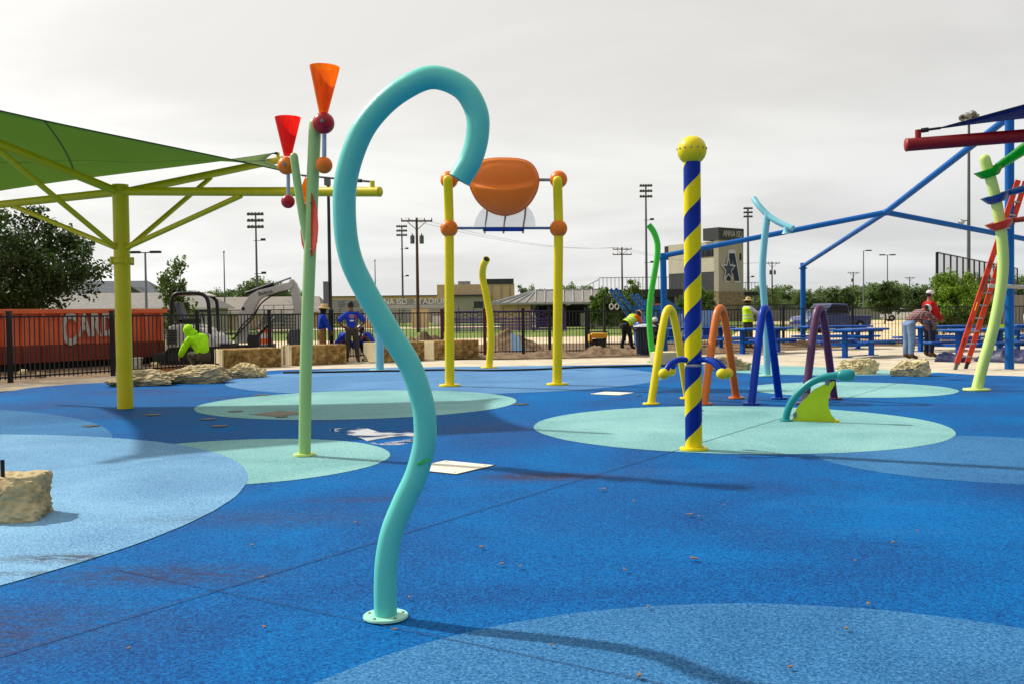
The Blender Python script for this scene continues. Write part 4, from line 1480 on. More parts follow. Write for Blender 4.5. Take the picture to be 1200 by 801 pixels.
gb = G(147, 478)
gb.z = 0
sail_canopy('yellow framed shade canopy with a tilted green fabric sail', gb, 3.05, math.atan2(-2.1, 3.87), 4.42, 3.65, 4.6, 3.3, 2.70, 3.85, 3.00, 3.90, C_LIMEY, C_LIMEY, SAIL_G, 0.108, 0.057, True, 0.24)
tipN = P(1063, 170, 9.0)
sail_canopy('red beamed shade canopy with a navy blue fabric sail', (8.35, 8.75, 0), 3.08, math.atan2(tipN.y - 8.75, tipN.x - 8.35), math.hypot(tipN.x - 8.35, tipN.y - 8.75), 3.5, 4.4, 3.5, tipN.z, 3.62, 2.9, 3.86,
            C_REDB, C_REDB, SAIL_N, 0.118, 0.060, True, 0.045)

# ------------------------------------------------------------------ orange bucket between two yellow posts
gl_, gr_ = G(527, 450), G(653, 452)
D2 = (gl_.y + gr_.y) / 2
gl_.y = gr_.y = D2
gl_ = P(527, 450, D2); gl_.z = 0
gr_ = P(653, 452, D2); gr_.z = 0
o = empty('splash_bucket', (gl_ + gr_) / 2, 0, 'big orange tipping bucket hung between two tall yellow posts', 'water feature')
k2 = D2 / F
for gx, xt, yt, ys, yl, xs in ((gl_, 524.8, 211, 211, 268, 526.3), (gr_, 653.3, 212, 210.5, 268, 654.5)):
    top = P(xt, yt, D2 - 0.16)
    MB().tube(spline([gx, gx.lerp(P(xs, yl, D2), 0.5), P(xs, yl, D2), P(xs - .5, 240, D2 - 0.02), top], 8), 0.083, 20, round_end=True).build('post', C_YEL, o)
    flange(o, gx, 0.19, C_YEL, 0.03, 6)
    MB().sphere(P(xs, ys, D2 + 0.02), 10.4 * k2, 24).build('hub_ball', C_ORANGE, o)
    lb = MB().sphere(P(xs, yl, D2), 10.4 * k2, 24).build('hub_ball', C_ORANGE, o)
    m = MB()
    for a in range(6):
        an = a * PI / 3 + 0.3
        m.sphere(P(xs, yl - 1.8, D2) + Vector((math.cos(an), math.sin(an), 0)) * 10.3 * k2 * 0.985, 0.012, 6)
    m.build('screws', M_DARK, lb)
# shaft
MB().tube([P(526, 211, D2), P(654, 211, D2)], 0.028, 12).build('shaft', M_STEEL, o)
# bucket shell from its outline seen end on
bc = P(590, 217, D2)
outline = [(549.5, 203), (556, 193), (566, 188), (580, 185.8), (596, 185.8), (610, 187), (621, 191), (628, 199), (631.5, 210), (630, 222), (625, 233), (618, 242), (608, 249), (597, 252.6), (590, 253), (580, 251), (570, 246), (560, 237), (553, 225), (549, 212)]
OL = [(P(x, y, D2) - bc) for x, y in outline]
OL = [(p.x, p.z) for p in spline([(a.x, a.z, 0) for a in OL] + [(OL[0].x, OL[0].z, 0)], 4)[:-1] for p in [Vector((p.x, 0, p.y))]]
n = len(OL)
zl = lambda x: (bc.z - P(590, 223, D2).z) * -1 + 0.07 * (x / 0.6) ** 2 * 1.6
vs, fs = [], []
RINGS = 22
for side in (-1, 1):
    base_i = len(vs)
    for i in range(RINGS + 1):
        q = i / RINGS
        for x, z in OL:
            X, Z = x * q, z * q
            dep = 0.40 * math.sqrt(max(0.0, 1 - q ** 2.6))
            if side < 0:
                step = (Z - zl(X)) / 0.05
                step = max(0.0, min(1.0, step * 0.5 + 0.5))
                step = step * step * (3 - 2 * step)
                rimk = 1.0 if q < 0.80 else max(0.0, (0.97 - q) / 0.17)
                dep -= 0.10 * step * rimk * math.sqrt(max(0.0, 1 - q ** 2.6)) + 0.012 * step * rimk
            vs.append(bc + Vector((X, side * dep, Z)))
    for i in range(RINGS):
        for j in range(n):
            a, b = base_i + i * n + j, base_i + i * n + (j + 1) % n
            fs.append((a, b, b + n, a + n) if side > 0 else (a, a + n, b + n, b))
bk_ = MB().add(vs, fs, True).build('bucket', T_BUCKET, o)
m = MB()
m.tube([bc + Vector((x * 0.995, -0.03, z * 0.995)) for x, z in OL] + [bc + Vector((OL[0][0] * 0.995, -0.03, OL[0][1] * 0.995))], 0.012, 8, caps=False)
m.build('rim', T_BUCKET, bk_)
# clear splash guard
tg = NT('clear_acrylic')
fr = tg.n('ShaderNodeBsdfTransparent'); fr.inputs['Color'].default_value = (0.93, 0.94, 0.95, 1)
gls = tg.bsdf((0.85, 0.86, 0.88, 1), 0.12, 0, 0.5)
mg = tg.n('ShaderNodeMixShader'); mg.inputs[0].default_value = 0.20
tg.l(fr.outputs[0], mg.inputs[1]); tg.l(gls.outputs[0], mg.inputs[2])
M_CLEAR = tg.done(mg)
rod = MB().tube([P(526, 267.5, D2), P(655, 267.5, D2)], 0.024, 12).build('lower_rod', C_RODB, o)
MB().tube([P(566, 269, D2), P(613, 269, D2)], 0.036, 12).build('rod_sleeve', C_BLUE, rod)
arc = [(555, 265.5), (557, 258), (561, 250), (567, 243), (576, 238), (592, 235), (608, 237), (618, 242), (624, 249), (627, 257), (627.5, 265.5)]
gd = MB().prism([P(x, y, D2 + 0.18) for x, y in arc], (0, 0.012, 0)).build('splash_guard', M_CLEAR, o)
for x in (568, 590, 613):
    MB().tube(spline([P(x + 3, 244, D2 + 0.165), P(x + 2.2, 254, D2 + 0.165), P(x + 0.5, 264, D2 + 0.12), P(x, 273, D2 - 0.03)], 4), 0.018, 8).build('strap', M_LGREY, gd)
    MB().tube([P(x - 1, 269, D2), P(x + 1, 269, D2)], 0.042, 12).build('strap_clamp', M_DARK, rod)

# ------------------------------------------------------------------ bent tubes
def bent_tube(name, label, gpx, path, r, mat, fl=0.12, hollow=True, dcurve=None, plate=None):
    g = G(*gpx)
    o = empty(name, g, 0, label, 'water feature')
    pts = [g] + [P(x, y, g.y + (dcurve(y) if dcurve else 0)) for x, y in path]
    MB().tube(spline(pts, 8), r, 18, hollow=hollow, round_end=not hollow).build('pipe', mat, o)
    flange(o, g, fl, plate or mat, 0.025, 6)
    if hollow:
        sp_ = spline(pts, 8)
        dd_ = (sp_[-1] - sp_[-2]).normalized()
        MB().lathe([(r * 0.80, 0), (0, 0)], sp_[-1] - dd_ * 0.02, 18, axis=dd_).build('mouth_shade', M_BLACK, o)  # black disc painted in for the shade inside the open end
    return o
bent_tube('spray_tube', 'yellow bent spray pipe with open end shaded black behind the bucket posts', (573, 430.5), [(575.2, 400), (574, 370), (569.5, 345), (565.5, 325), (566.5, 312), (570.3, 304)], 0.082, C_YEL, 0.2, dcurve=lambda y: -max(0, 318 - y) * 0.03)
bent_tube('spray_tube', 'bright green snaking spray pipe beside the yellow arch', (766, 424), [(762.5, 398), (761, 370), (763, 345), (767.5, 318), (770.2, 300), (770.3, 285), (766, 272), (760, 263.5)], 0.075, C_GREEN, 0.17)
o = bent_tube('spray_post', 'short pale blue post half hidden behind the turquoise loop', (445, 433.5), [(445, 415), (444.8, 400), (444, 390), (440.5, 384)], 0.095, C_SKY, 0.24)

# ------------------------------------------------------------------ striped pole
g = G(813, 526)
D3 = g.y
k3 = D3 / F
o = empty('striped_pole', g, 0, 'tall pole with blue and yellow spiral stripes, topped by a yellow ball', 'water feature')
ts = NT('spiral_stripes')
vv = ts.n('ShaderNodeSeparateXYZ'); ts.l(ts.coord(), vv.inputs[0])
ang = ts.math('DIVIDE', ts.math('ARCTAN2', vv.outputs[1], vv.outputs[0]), 2 * PI)
zph = ts.math('DIVIDE', vv.outputs[2], 0.452)
fracn = ts.math('FRACT', ts.math('ADD', ts.math('SUBTRACT', ang, zph), 21.14))
st = ts.math('GREATER_THAN', fracn, 0.505)
nz = ts.noise(ts.coord(), 3, 5, 0.6)
colb = ts.ramp(nz, [(0.3, lin((0, 36, 124))), (0.7, lin((0, 46, 146)))])
coly = ts.ramp(nz, [(0.3, lin((216, 198, 4))), (0.7, lin((234, 214, 8)))])
col = ts.mix(st, colb, coly)
nb = ts.bump(ts.noise(ts.coord(), 200, 2), 0.08, 0.003)
M_STRIPE = ts.done(ts.bsdf(col, 0.36, 0, 0.18, nb))
RP = 10.0 * k3
ztop = P(809.3, 189, D3).z
pole = MB().tube([(0, 0, 0), (0, 0, ztop)], RP, 40).build('pole', M_STRIPE, o, local=True)
bz = P(808.6, 176.5, D3).z
bl = MB().sphere((0, 0, bz), 17 * k3, 36).build('top_ball', C_YEL, o, local=True)
m = MB()
for a in range(14):
    an = a * 2 * PI / 14
    m.sphere((math.cos(an) * 17 * k3 * 0.996, math.sin(an) * 17 * k3 * 0.996, bz + 0.012), 0.009, 8)
m.build('nozzle_screws', C_GREY, bl, local=True)
flange(o, g, 0.128, C_YEL, 0.022, 6)
zr = P(813, 425, D3).z
MB().lathe([(RP, -0.012), (RP * 1.04, -0.012), (RP * 1.04, 0.012), (RP, 0.012)], (0, 0, zr - 0.02), 32).build('clamp_ring', M_LGREY, o, local=True)
for az, nm in ((R(205), 1), (R(-30), 2), (R(-50), 3), (R(120), 4)):
    d = Vector((math.cos(az), math.sin(az), 0))
    p = [d * RP * 0.8 + Vector((0, 0, zr + 0.03)), d * (RP + 0.08) + Vector((0, 0, zr + 0.035)), d * (RP + 0.17) + Vector((0, 0, zr - 0.0)), d * (RP + 0.235) + Vector((0, 0, zr - 0.075))]
    a = MB().tube(spline(p, 6), 0.026, 14).build('spray_arm', C_BLUE, o, local=True)
    MB().sphere(p[-1] + Vector((0, 0, -0.01)) + d * 0.008, 0.049, 20).build('arm_ball', C_YEL, a, local=True)

# ------------------------------------------------------------------ four arches
def arch(label, near, far, ytop, mat, xtop=None, plate=None):
    a, b = G(*near), G(*far)
    o = empty('spray_arch', (a + b) / 2, 0, label, 'water feature')
    mid = (a + b) / 2
    H = P((near[0] + far[0]) / 2, ytop, mid.y).z - 0.054
    prof = [(-1, 0), (-0.84, 0.2), (-0.66, 0.43), (-0.47, 0.67), (-0.33, 0.83), (-0.18, 0.955), (0, 1.0), (0.18, 0.955), (0.33, 0.83), (0.47, 0.67), (0.66, 0.43), (0.84, 0.2), (1, 0)]
    h = (b - a) / 2
    MB().tube(spline([mid + h * s + Vector((0, 0, H * z)) for s, z in prof], 7), 0.054, 20).build('hoop', mat, o)
    for q in (a, b):
        flange(o, q, 0.115, plate or mat, 0.02, 6)
arch('yellow spray arch behind the striped pole', (763, 473), (806, 466.5), 357.5, C_YEL)
arch('orange spray arch right of the striped pole', (825, 473), (863, 466), 357, C_ARCHO)
arch('royal blue spray arch between the orange and purple ones', (880.5, 473), (913, 466.5), 357, C_BLUE)
arch('purple spray arch behind the lime fin', (943, 472.5), (977.5, 467), 357, C_PURP)

# ------------------------------------------------------------------ fin sprayer
D4 = G(921, 492).y
k4 = D4 / F
o = empty('fin_sprayer', G(945, 492), 0, 'teal curved spray pipe with a lime fin shaped panel under it', 'water feature')
pth = [(921, 493.5), (922.3, 483), (928, 470), (938, 458), (951, 447.5), (966, 441.5), (982, 438.8)]
fp = lambda x, y: P(x, y, D4 - (x - 921) * 0.0038)
MB().tube(spline([fp(x, y) for x, y in pth], 8), 0.040, 18).build('pipe', C_TEAL, o)
hd = (fp(1000, 439.5) - fp(980, 439.5))
MB().lathe([(0.02, 0), (0.046, 0.012), (0.064, 0.045), (0.070, 0.10), (0.066, 0.165), (0.05, 0.19), (0.05, 0.19), (0.02, 0.187), (0, 0.16)], fp(980.5, 439.2), 24, axis=hd).build('nozzle', C_TEAL, o)
pan = [(928.5, 492.8), (931, 483), (936.5, 474), (944, 465), (954, 456), (966, 449.5), (977.5, 445.8), (978, 450), (973.5, 457), (970.5, 466), (970.5, 476), (974, 485), (979, 491), (982, 494.2)]
pn = MB().prism([fp(x, y) + Vector((0, 0.012, 0)) for x, y in pan], (0, -0.022, 0)).build('fin_panel', C_LIMEP, o)
for x, y in ((931.8, 485.5), (943.5, 462.3), (969.5, 447.8)):
    MB().lathe([(0.030, 0), (0.030, 0.006), (0.030, 0.006), (0, 0.009)], fp(x, y) + Vector((0, -0.011, 0)), 16, axis=(0, -1, 0)).build('panel_bolt', C_GREY, pn)
MB().box(fp(980, 493) + Vector((0, 0, 0.0)), (0.05, 0.07, 0.03)).build('foot_bracket', C_YEL, o)
flange(o, G(921, 492.5), 0.07, C_TEAL, 0.015, 0)

# ------------------------------------------------------------------ light blue T post
g = G(899, 440)
g.z = 0
D5 = g.y
k5 = D5 / F
o = empty('spray_post', g, 0, 'tall light blue T shaped post with a curved arm on top', 'water feature')
MB().tube(spline([g, P(898.5, 400, D5), P(896, 360, D5), P(893.5, 320, D5), P(895.5, 285, D5), P(899.5, 251, D5)], 8), 0.066, 20).build('pipe', C_SKY, o)
MB().tube(spline([P(883.5, 233, D5 + .3), P(889, 241, D5 + .15), P(899, 251.5, D5), P(912, 260.5, D5 - .2), P(929, 268, D5 - .45)], 8), [0.058] * 33, 18).build('arm', C_SKY, o)
MB().lathe([(0.05, 0.09), (0.06, 0), (0.09, -0.05), (0.09, -0.05), (0.0, -0.06)], P(921.5, 271, D5 - .35), 18).build('nozzle', C_SKY, o)
flange(o, g, 0.2, C_TURQP, 0.025, 6)

# ------------------------------------------------------------------ lime post with three spouts
g = G(1144.5, 456.5)
D6 = g.y
k6 = D6 / F
o = empty('spout_post', g, 0, 'pale lime leaning post with green, blue and coral spouts', 'water feature')
MB().tube(spline([g, P(1152.5, 425, D6), P(1164, 385, D6), P(1172, 345, D6), P(1175.5, 310, D6), P(1173, 270, D6), P(1165, 225, D6), P(1154, 187, D6)], 8), 0.081, 22, round_end=True).build('pole', C_PLIME, o)
flange(o, g, 0.2, C_PLIME, 0.025, 6)
for (cx_, cy_, tilt), (ex_, ey_), mt, w0, w1, d_end in (((1159, 201, 0.3), (1225, 158), T_GREEN, 0.085, 0.16, 0.6), ((1167, 231, 0.3), (1235, 212), T_BLUE, 0.07, 0.13, 0.4), ((1172, 262, 0.2), (1240, 252), T_CORAL, 0.06, 0.10, 0.2)):
    c = P(cx_, cy_, D6)
    e = P(ex_, ey_, D6 - d_end)
    c2 = c + Vector((0.08, 0, 0.03))
    ln = (e - c2)
    sp = MB().tube([c2 + ln * t for t in (0, 0.2, 0.4, 0.6, 0.8, 1.0)], [w0, w0 * 1.1 + (w1 - w0) * .2, w0 + (w1 - w0) * .5, w0 + (w1 - w0) * .75, w1, w1 * .9], 16, flat=0.55).build('spout', mt, o)
    MB().lathe([(0.095, -0.09), (0.13, -0.08), (0.22, 0.035), (0.22, 0.035), (0.20, 0.035), (0.10, -0.04)], c, 24, axis=(-0.28, 0, 0.96)).build('collar', mt, o)

# ------------------------------------------------------------------ blue frame on the right
p777, p941, pole_ = G(779, 413), at_ground(941, 36), at_ground(1183, 20.7)
for q in (p777, p941, pole_):
    q.z = -0.05
o = empty('steel_pergola', pole_, 0, 'large bare blue steel pergola with slanting beams and no fabric', 'pergola')
J = P(1038, 249, 27)
t777, t941 = P(777, 300, p777.y), P(941, 312, 36)
tp_ = P(1183, 138, 20.7)
MB().tube([p777, t777 + Vector((0, 0, 0.08))], 0.098, 20).build('post', C_STRB, o)
MB().tube([p941, t941 + Vector((0, 0, 0.12))], 0.098, 20).build('post', C_STRB, o)
MB().tube([pole_, tp_ + Vector((0, 0, 0.15))], 0.094, 20).build('post', C_STRB, o)
rfar = P(1300, 299, 30.5)
MB().tube([t777, J], 0.078, 16).build('beam', C_STRB, o)
MB().tube([t941, J], 0.075, 16).build('beam', C_STRB, o)
MB().tube([J, tp_ + Vector((0.05, 0, 0.06))], 0.080, 16).build('beam', C_STRB, o)
MB().tube([J, rfar], 0.078, 16).build('beam', C_STRB, o)
MB().tube([Vector((rfar.x, rfar.y, -0.05)), rfar], 0.098, 16).build('post', C_STRB, o)
MB().sphere(J, 0.10, 16).build('joint', C_STRB, o)
for q in (t777, t941):
    MB().box(q + Vector((0, 0, -0.08)), (0.26, 0.18, 0.05)).build('joint_plate', C_STRB, o)
MB().tube([P(1158, 335, 20.5), P(1262, 339, 20.5)], 0.042, 12).build('crossbar', M_LGREY, o)

# ------------------------------------------------------------------ flush covers and nozzles in the pad
M_COVER = rough_mat('cover_slab', [(0.3, (196, 190, 172)), (0.7, (228, 222, 206))], 4, 0.8, 0.1, 40)
ca = Vector((0.826, -0.564, 0)); cb = Vector((-ca.y, ca.x, 0))
def cover(label, px, py, size, mat):
    c = G(px, py)
    h = size / 2
    q = [Vector((c.x, c.y, -0.02)) + ca * i * h + cb * j * h for i, j in ((-1, -1), (1, -1), (1, 1), (-1, 1))]
    o = MB().prism(q, (0, 0, 0.022)).build('access_cover', mat, None)
    q2 = [Vector((c.x, c.y, -0.02)) + ca * i * (h + .012) + cb * j * (h + .012) for i, j in ((-1, -1), (1, -1), (1, 1), (-1, 1))]
    MB().prism(q2, (0, 0, 0.0195)).build('frame', M_DARK, o)
    m = MB()
    for i, j in ((-.8, -.8), (.8, -.8), (.8, .8), (-.8, .8)):
        m.lathe([(0.012, 0), (0, 0)], c * 1.0 + ca * i * h + cb * j * h + Vector((0, 0, 0.0032 - c.z)), 8)
    m.build('screws', M_DARK, o)
    tag(o, label, 'cover', 'square covers in the pad')
cover('pale square cover flush in the pad behind the turquoise pipe', 528, 546.5, 0.51, M_COVER)
cover('pale square cover flush in the pad in front of the right yellow bucket post', 717, 460.3, 0.51, M_COVER)
cover('dull brown square cover in the mint circle behind the cup post', 327, 484, 0.51, rough_mat('cover_brown', [(0.3, (110, 102, 88)), (0.7, (140, 132, 114))], 4, 0.9, 0.2, 30))
def nozzle(px, py, r=0.11):
    g = G(px, py, 0.004)
    o = empty('ground_nozzle', g, 0, 'dark round ground nozzle flush in the rubber pad', 'ground nozzle', 'ground nozzles in the pad')
    MB().lathe([(r, -0.006), (r, -0.001), (r * 0.92, 0.0), (r * 0.92, 0.0), (r * .75, -0.002), (r * .75, -0.002), (0, -0.002)], (0, 0, 0), 24).build('ring', M_DARK, o, local=True)
    MB().sphere((0, 0, -0.006), 0.012, 8).build('jet', M_STEEL, o, local=True)
for p in [(306.7, 461.8, .14), (276, 481, .1), (180, 485, .1), (244, 490, .1), (257, 498, .1), (106, 498, .1), (330, 487.5, .08), (610, 472.6, .12), (748, 462.5, .05), (820, 480, .05)]:
    nozzle(*p)
# cable lying along the far edge
hp = [(332, 436), (380, 435.5), (430, 434.5), (470, 434), (520, 432.8), (570, 433.5), (620, 432.6), (680, 430), (740, 428.6), (790, 427.6)]
tag(MB().tube(spline([G(x, y, 0.015) for x, y in hp], 5), 0.022, 8).build('hose', M_BLACK, None), 'thin black hose lying along the far edge of the pad', 'hose')
# ------------------------------------------------------------------ rocks and stone seats
M_ROCK = rough_mat('limestone', [(0.28, (104, 90, 64)), (0.42, (174, 154, 112)), (0.58, (208, 190, 146)), (0.75, (224, 214, 182))], 2.6, 0.95, 1.0, 9, dist=0.05)
M_ROCKG = rough_mat('limestone_grey', [(0.3, (112, 98, 70)), (0.48, (178, 160, 122)), (0.68, (210, 194, 154))], 2.6, 0.95, 1.0, 9, dist=0.05)
M_ROCKP = rough_mat('limestone_pale', [(0.3, (150, 132, 92)), (0.5, (208, 192, 146)), (0.7, (228, 216, 178))], 2.4, 0.95, 1.0, 9, dist=0.05)
def rock(label, c, size, seed, mat, rz=0, lump=0.22, cuts=6, planes=(), cube=0.0):
    me = rock_mesh('boulder', size, seed, lump, cuts, extra=planes, cube=cube)
    o = link_mesh('boulder', me, mat)
    o.location = c
    o.rotation_euler = (0, 0, rz)
    tag(o, label, 'boulder')
    return o
g = G(14, 612)
rock('large yellowish limestone boulder on the pale blue circle at the near left', (g.x - 0.15, g.y + 0.17, -0.02), (0.56, 0.44, 0.305), 4, M_ROCK, R(8), 0.11, 2, planes=[(Vector((0.7, -0.7, 0.35)).normalized(), 0.92), (Vector((-0.2, -0.8, 0.75)).normalized(), 0.86)], cube=0.72)
o = empty('rock_spout', (P(3, 550, 6.05).x, 6.05, 0.315), 0, 'short black pipe stub on top of the near boulder', 'pipe')
MB().tube([(0, 0, -0.05), (0, 0, 0.06)], 0.013, 10, hollow=True).build('stub', M_BLACK, o, local=True)
for label, px, py, w, dpt, h, seed, mat, rz in [
        ('flat grey limestone boulder just behind the yellow canopy post', 160, 452.5, 1.42, 0.8, 0.36, 21, M_ROCKG, 0.1),
        ('long flat limestone boulder in the middle of the left row', 221, 449, 1.55, 0.8, 0.40, 14, M_ROCKG, -0.1),
        ('rounded yellowish boulder at the right end of the left row', 280, 442.5, 1.02, 0.8, 0.36, 9, M_ROCK, 0.2),
        ('pale pointed limestone boulder right of the purple arch', 1011, 438, 0.88, 0.55, 0.36, 33, M_ROCKP, 0.1),
        ('pale blocky limestone boulder in front of the plaid shirt', 1072.5, 440.5, 0.80, 0.5, 0.38, 44, M_ROCKP, -0.05),
        ('brown flat boulder behind the orange arch', 858, 433.5, 1.15, 0.6, 0.36, 52, M_ROCKG, 0.1)]:
    g = G(px, py)
    rock(label, (g.x, g.y + dpt * 0.45, -0.05), (w, dpt, h), seed, mat, rz)

M_SLAB = rough_mat('sawn_sandstone', [(0.36, (70, 50, 22)), (0.46, (128, 98, 52)), (0.55, (164, 132, 80)), (0.66, (206, 180, 126))], 5.5, 0.92, 0.8, 16, dist=0.04)
M_SLABL = rough_mat('sawn_limestone', [(0.3, (186, 170, 132)), (0.7, (216, 202, 166))], 3, 0.9, 0.3, 20)
def seat_block(label, a, b, ytop, depth, end=True, mat=None):
    p, q = G(*a, -0.05), G(*b, -0.05)
    x = (q - p); L = x.length; x.normalize()
    z = P(a[0], ytop, p.y).z + 0.05
    o = empty('stone_block', p, math.atan2(x.y, x.x), label, 'stone block')
    MB().box((L / 2, depth / 2, z / 2), (L, depth, z)).build('block', mat or M_SLAB, o, local=True, bevel=0.03)
    if end:
        MB().box((-0.015, depth / 2, z / 2), (0.03, depth * 0.94, z * 0.96)).build('sawn_end', M_SLABL, o, local=True, bevel=0.01)
seat_block('rough brown stone block with pale sawn end beside the crouching worker', (263, 432.0), (330, 429.4), 409.3, 0.9)
seat_block('rough brown stone block in front of the man in the straw hat', (343, 428.3), (406.5, 425.8), 405, 0.9)
seat_block('brown stone block behind the turquoise loop', (445, 424.6), (498, 422.2), 401.5, 0.9)
seat_block('tan stone block behind the left yellow bucket post', (510, 421.8), (561.5, 419.6), 399.5, 0.9)
seat_block('pale stone slab behind the yellow arch', (775, 430.5), (801, 429.6), 412.5, 0.5, mat=M_SLABL)

# ------------------------------------------------------------------ soil banks in front of the fence
def bank(name, x0, x1, y, w, h, seed, mat=M_DIRT, dirn=None):
    from mathutils import noise
    nx, ny = 90, 10
    vs, fs = [], []
    for i in range(nx + 1):
        for j in range(ny + 1):
            t, s = i / nx, j / ny
            x = x0 + (x1 - x0) * t
            yy = (y[0] + (y[1] - y[0]) * t) + (s - 0.5) * w
            e = math.sin(PI * s) ** 0.8 * min(1, t * 12, (1 - t) * 12)
            z = h * e * (0.65 + 0.9 * noise.noise(Vector((x * 1.3, yy * 1.5, seed))) + 0.4 * noise.noise(Vector((x * 5, yy * 5, seed))) + 0.2 * noise.noise(Vector((x * 14, yy * 14, seed))))
            vs.append((x, yy, -0.06 + max(-0.02, z)))
    for i in range(nx):
        for j in range(ny):
            a = i * (ny + 1) + j
            fs.append((a, a + ny + 1, a + ny + 2, a + 1))
    o = MB().add(vs, fs, True).build(name, mat, None)
    o['kind'] = 'structure'
bank('soil_bank', -2.8, 2.0, (29.2, 29.6), 1.7, 0.16, 1)
bank('soil_bank', 1.9, 7.2, (30.2, 32.2), 2.0, 0.26, 2)
bank('soil_bank', 7.4, 17, (35.8, 36.5), 1.6, 0.22, 3)
def heap(label, px, d, w, h, seed):
    from mathutils import noise
    g = at_ground(px, d, -0.08)
    n = 26
    vs, fs = [], []
    for i in range(n + 1):
        for j in range(n + 1):
            x, y = (i / n - .5) * 2, (j / n - .5) * 2
            rr = math.hypot(x, y)
            z = max(0, 1 - rr) ** 0.9 * (1 + 0.5 * noise.noise(Vector((x * 3, y * 3, seed)))) + 0.12 * noise.noise(Vector((x * 9, y * 9, seed))) * (rr < 0.95)
            vs.append((x * w / 2, y * w / 2, max(-0.02, z * h)))
    for i in range(n):
        for j in range(n):
            a = i * (n + 1) + j
            fs.append((a, a + n + 1, a + n + 2, a + 1))
    o = MB().add(vs, fs, True).build('soil_heap', M_DIRT, None)
    o.location = g
    tag(o, label, 'soil heap')
heap('brown soil heap behind the fence right of the yellow bent pipe', 598, 36, 2.6, 0.75, 1)
heap('brown soil heap behind the fence between the turquoise loop and bucket post', 500, 37, 2.4, 0.65, 2)
heap('low soil heap at the left of the wire fence by the loop', 480, 35, 1.8, 0.5, 3)

# ------------------------------------------------------------------ picket fence
FZ = -0.06
def fence(label, pts, h=1.40, gap=0.112, post_w=0.075, posts=None, post_mats=None, skip=()):
    o = empty('picket_fence', pts[0], 0, label, 'fence')
    for i, p in enumerate(pts):
        p = Vector((p[0], p[1], FZ))
        m = MB().box(p + Vector((0, 0, (h + 0.06) / 2)), (post_w, post_w, h + 0.06))
        m.box(p + Vector((0, 0, h + 0.075)), (post_w + 0.02, post_w + 0.02, 0.03))
        m.build('post', (post_mats or {}).get(i, M_BLACK), o)
    for i, (a, b) in enumerate(zip(pts, pts[1:])):
        if i in skip:
            continue
        a, b = Vector((a[0], a[1], FZ)), Vector((b[0], b[1], FZ))
        L = (b - a).length
        u = (b - a) / L
        rz = math.atan2(u.y, u.x)
        m = MB()
        n = max(2, round(L / gap))
        for k in range(1, n):
            p = a + u * (L * k / n)
            m.box((p.x, p.y, FZ + h / 2 + 0.02), (0.019, 0.019, h - 0.10), rz)
        c = (a + b) / 2
        for z in (h - 0.03, 0.12):
            m.box((c.x, c.y, FZ + z), (L, 0.036, 0.036), rz)
        m.build('picket_panel', M_BLACK, o)
    return o
d58 = Vector((math.cos(R(58)), math.sin(R(58)), 0))
P0 = Vector((-10.5, 20.2, 0))
lf = [P0 + d58 * 2.44 * k for k in (-2, -1, 0, 1, 2, 3, 4)]
lf += [Vector((-5.3, 28.5, 0)), Vector((-4.0, 30.4, 0))]
fence('black picket fence running along the dumpster and excavator', lf, post_w=0.085)
M_RUST = paint('primer_red', (88, 34, 28), 0.6)
cf = [Vector((-4.0, 30.4, 0)), at_ground(518, 30.9), at_ground(568, 31), at_ground(613, 31), at_ground(644, 31.1), at_ground(687, 31.2)]
fence('black picket fence and gate between the bucket posts, with two red primed posts', cf, post_mats={1: M_RUST, 2: M_RUST}, post_w=0.10)
rf = [at_ground(690, 37.5)] + [at_ground(690, 37.5).lerp(Vector((12.4, 35.2, 0)), k / 4) for k in (1, 2, 3, 4)]
rf += [rf[-1].lerp(Vector((22.4, 32.5, 0)), k / 4) for k in (1, 2, 3, 4)]
fence('black picket fence behind the blue picnic tables', rf, post_w=0.085)

# ------------------------------------------------------------------ picnic tables
def make_table():
    o = empty('picnic_table', (0, 0, 0))
    def plank(name, y, w, z, L):
        m = MB()
        m.box((0, y, z), (L, w, 0.03))
        for s in (-1, 1):
            m.tube([(-L / 2, y + s * w / 2, z - 0.012), (L / 2, y + s * w / 2, z - 0.012)], 0.032, 10)
        for s in (-1, 1):
            m.tube([(s * L / 2, y - w / 2, z - 0.012), (s * L / 2, y + w / 2, z - 0.012)], 0.032, 10)
        m.build(name, C_TBL, o, local=True)
    plank('table_top', 0, 0.74, 0.76, 2.35)
    for s in (-1, 1):
        plank('seat', s * 0.66, 0.26, 0.44, 2.35)
    for x in (-0.85, 0.85):
        m = MB()
        m.box((x, 0, 0.37), (0.12, 0.12, 0.74))
        m.box((x, 0, 0.36), (0.07, 1.40, 0.07))
        m.box((x, 0, 0.71), (0.07, 0.66, 0.06))
        m.box((x, 0, 0.01), (0.30, 0.30, 0.02))
        m.build('leg', C_TBL, o, local=True)
    return o
proto = make_table()
def leg_at(px, py):
    return G(px, py, -0.05)
tabs = [
    ('blue metal picnic table nearest behind the purple arch', (9.75, 27.2), 46),
    ('blue metal picnic table between the orange and purple arches', (7.75, 30.15), 37),
    ('blue metal picnic table the two men lean on', (12.15, 25.1), 30),
    ('blue metal picnic table by the fence behind the blue arch', (10.9, 32.6), 12),
    ('blue metal picnic table behind the orange arch near the fence', (6.3, 32.6), 20),
    ('blue metal picnic table behind the two leaning men', (13.4, 30.2), 24),
    ('blue metal picnic table farthest right behind the blue pole', (16.6, 30.4), 15)]
for i, (lab, (x, y), rz) in enumerate(tabs):
    t_ = proto if i == 0 else copy_tree(proto)
    t_.location = (x, y, -0.05)
    t_.rotation_euler = (0, 0, R(rz))
    tag(t_, lab, 'picnic table', 'blue picnic tables')

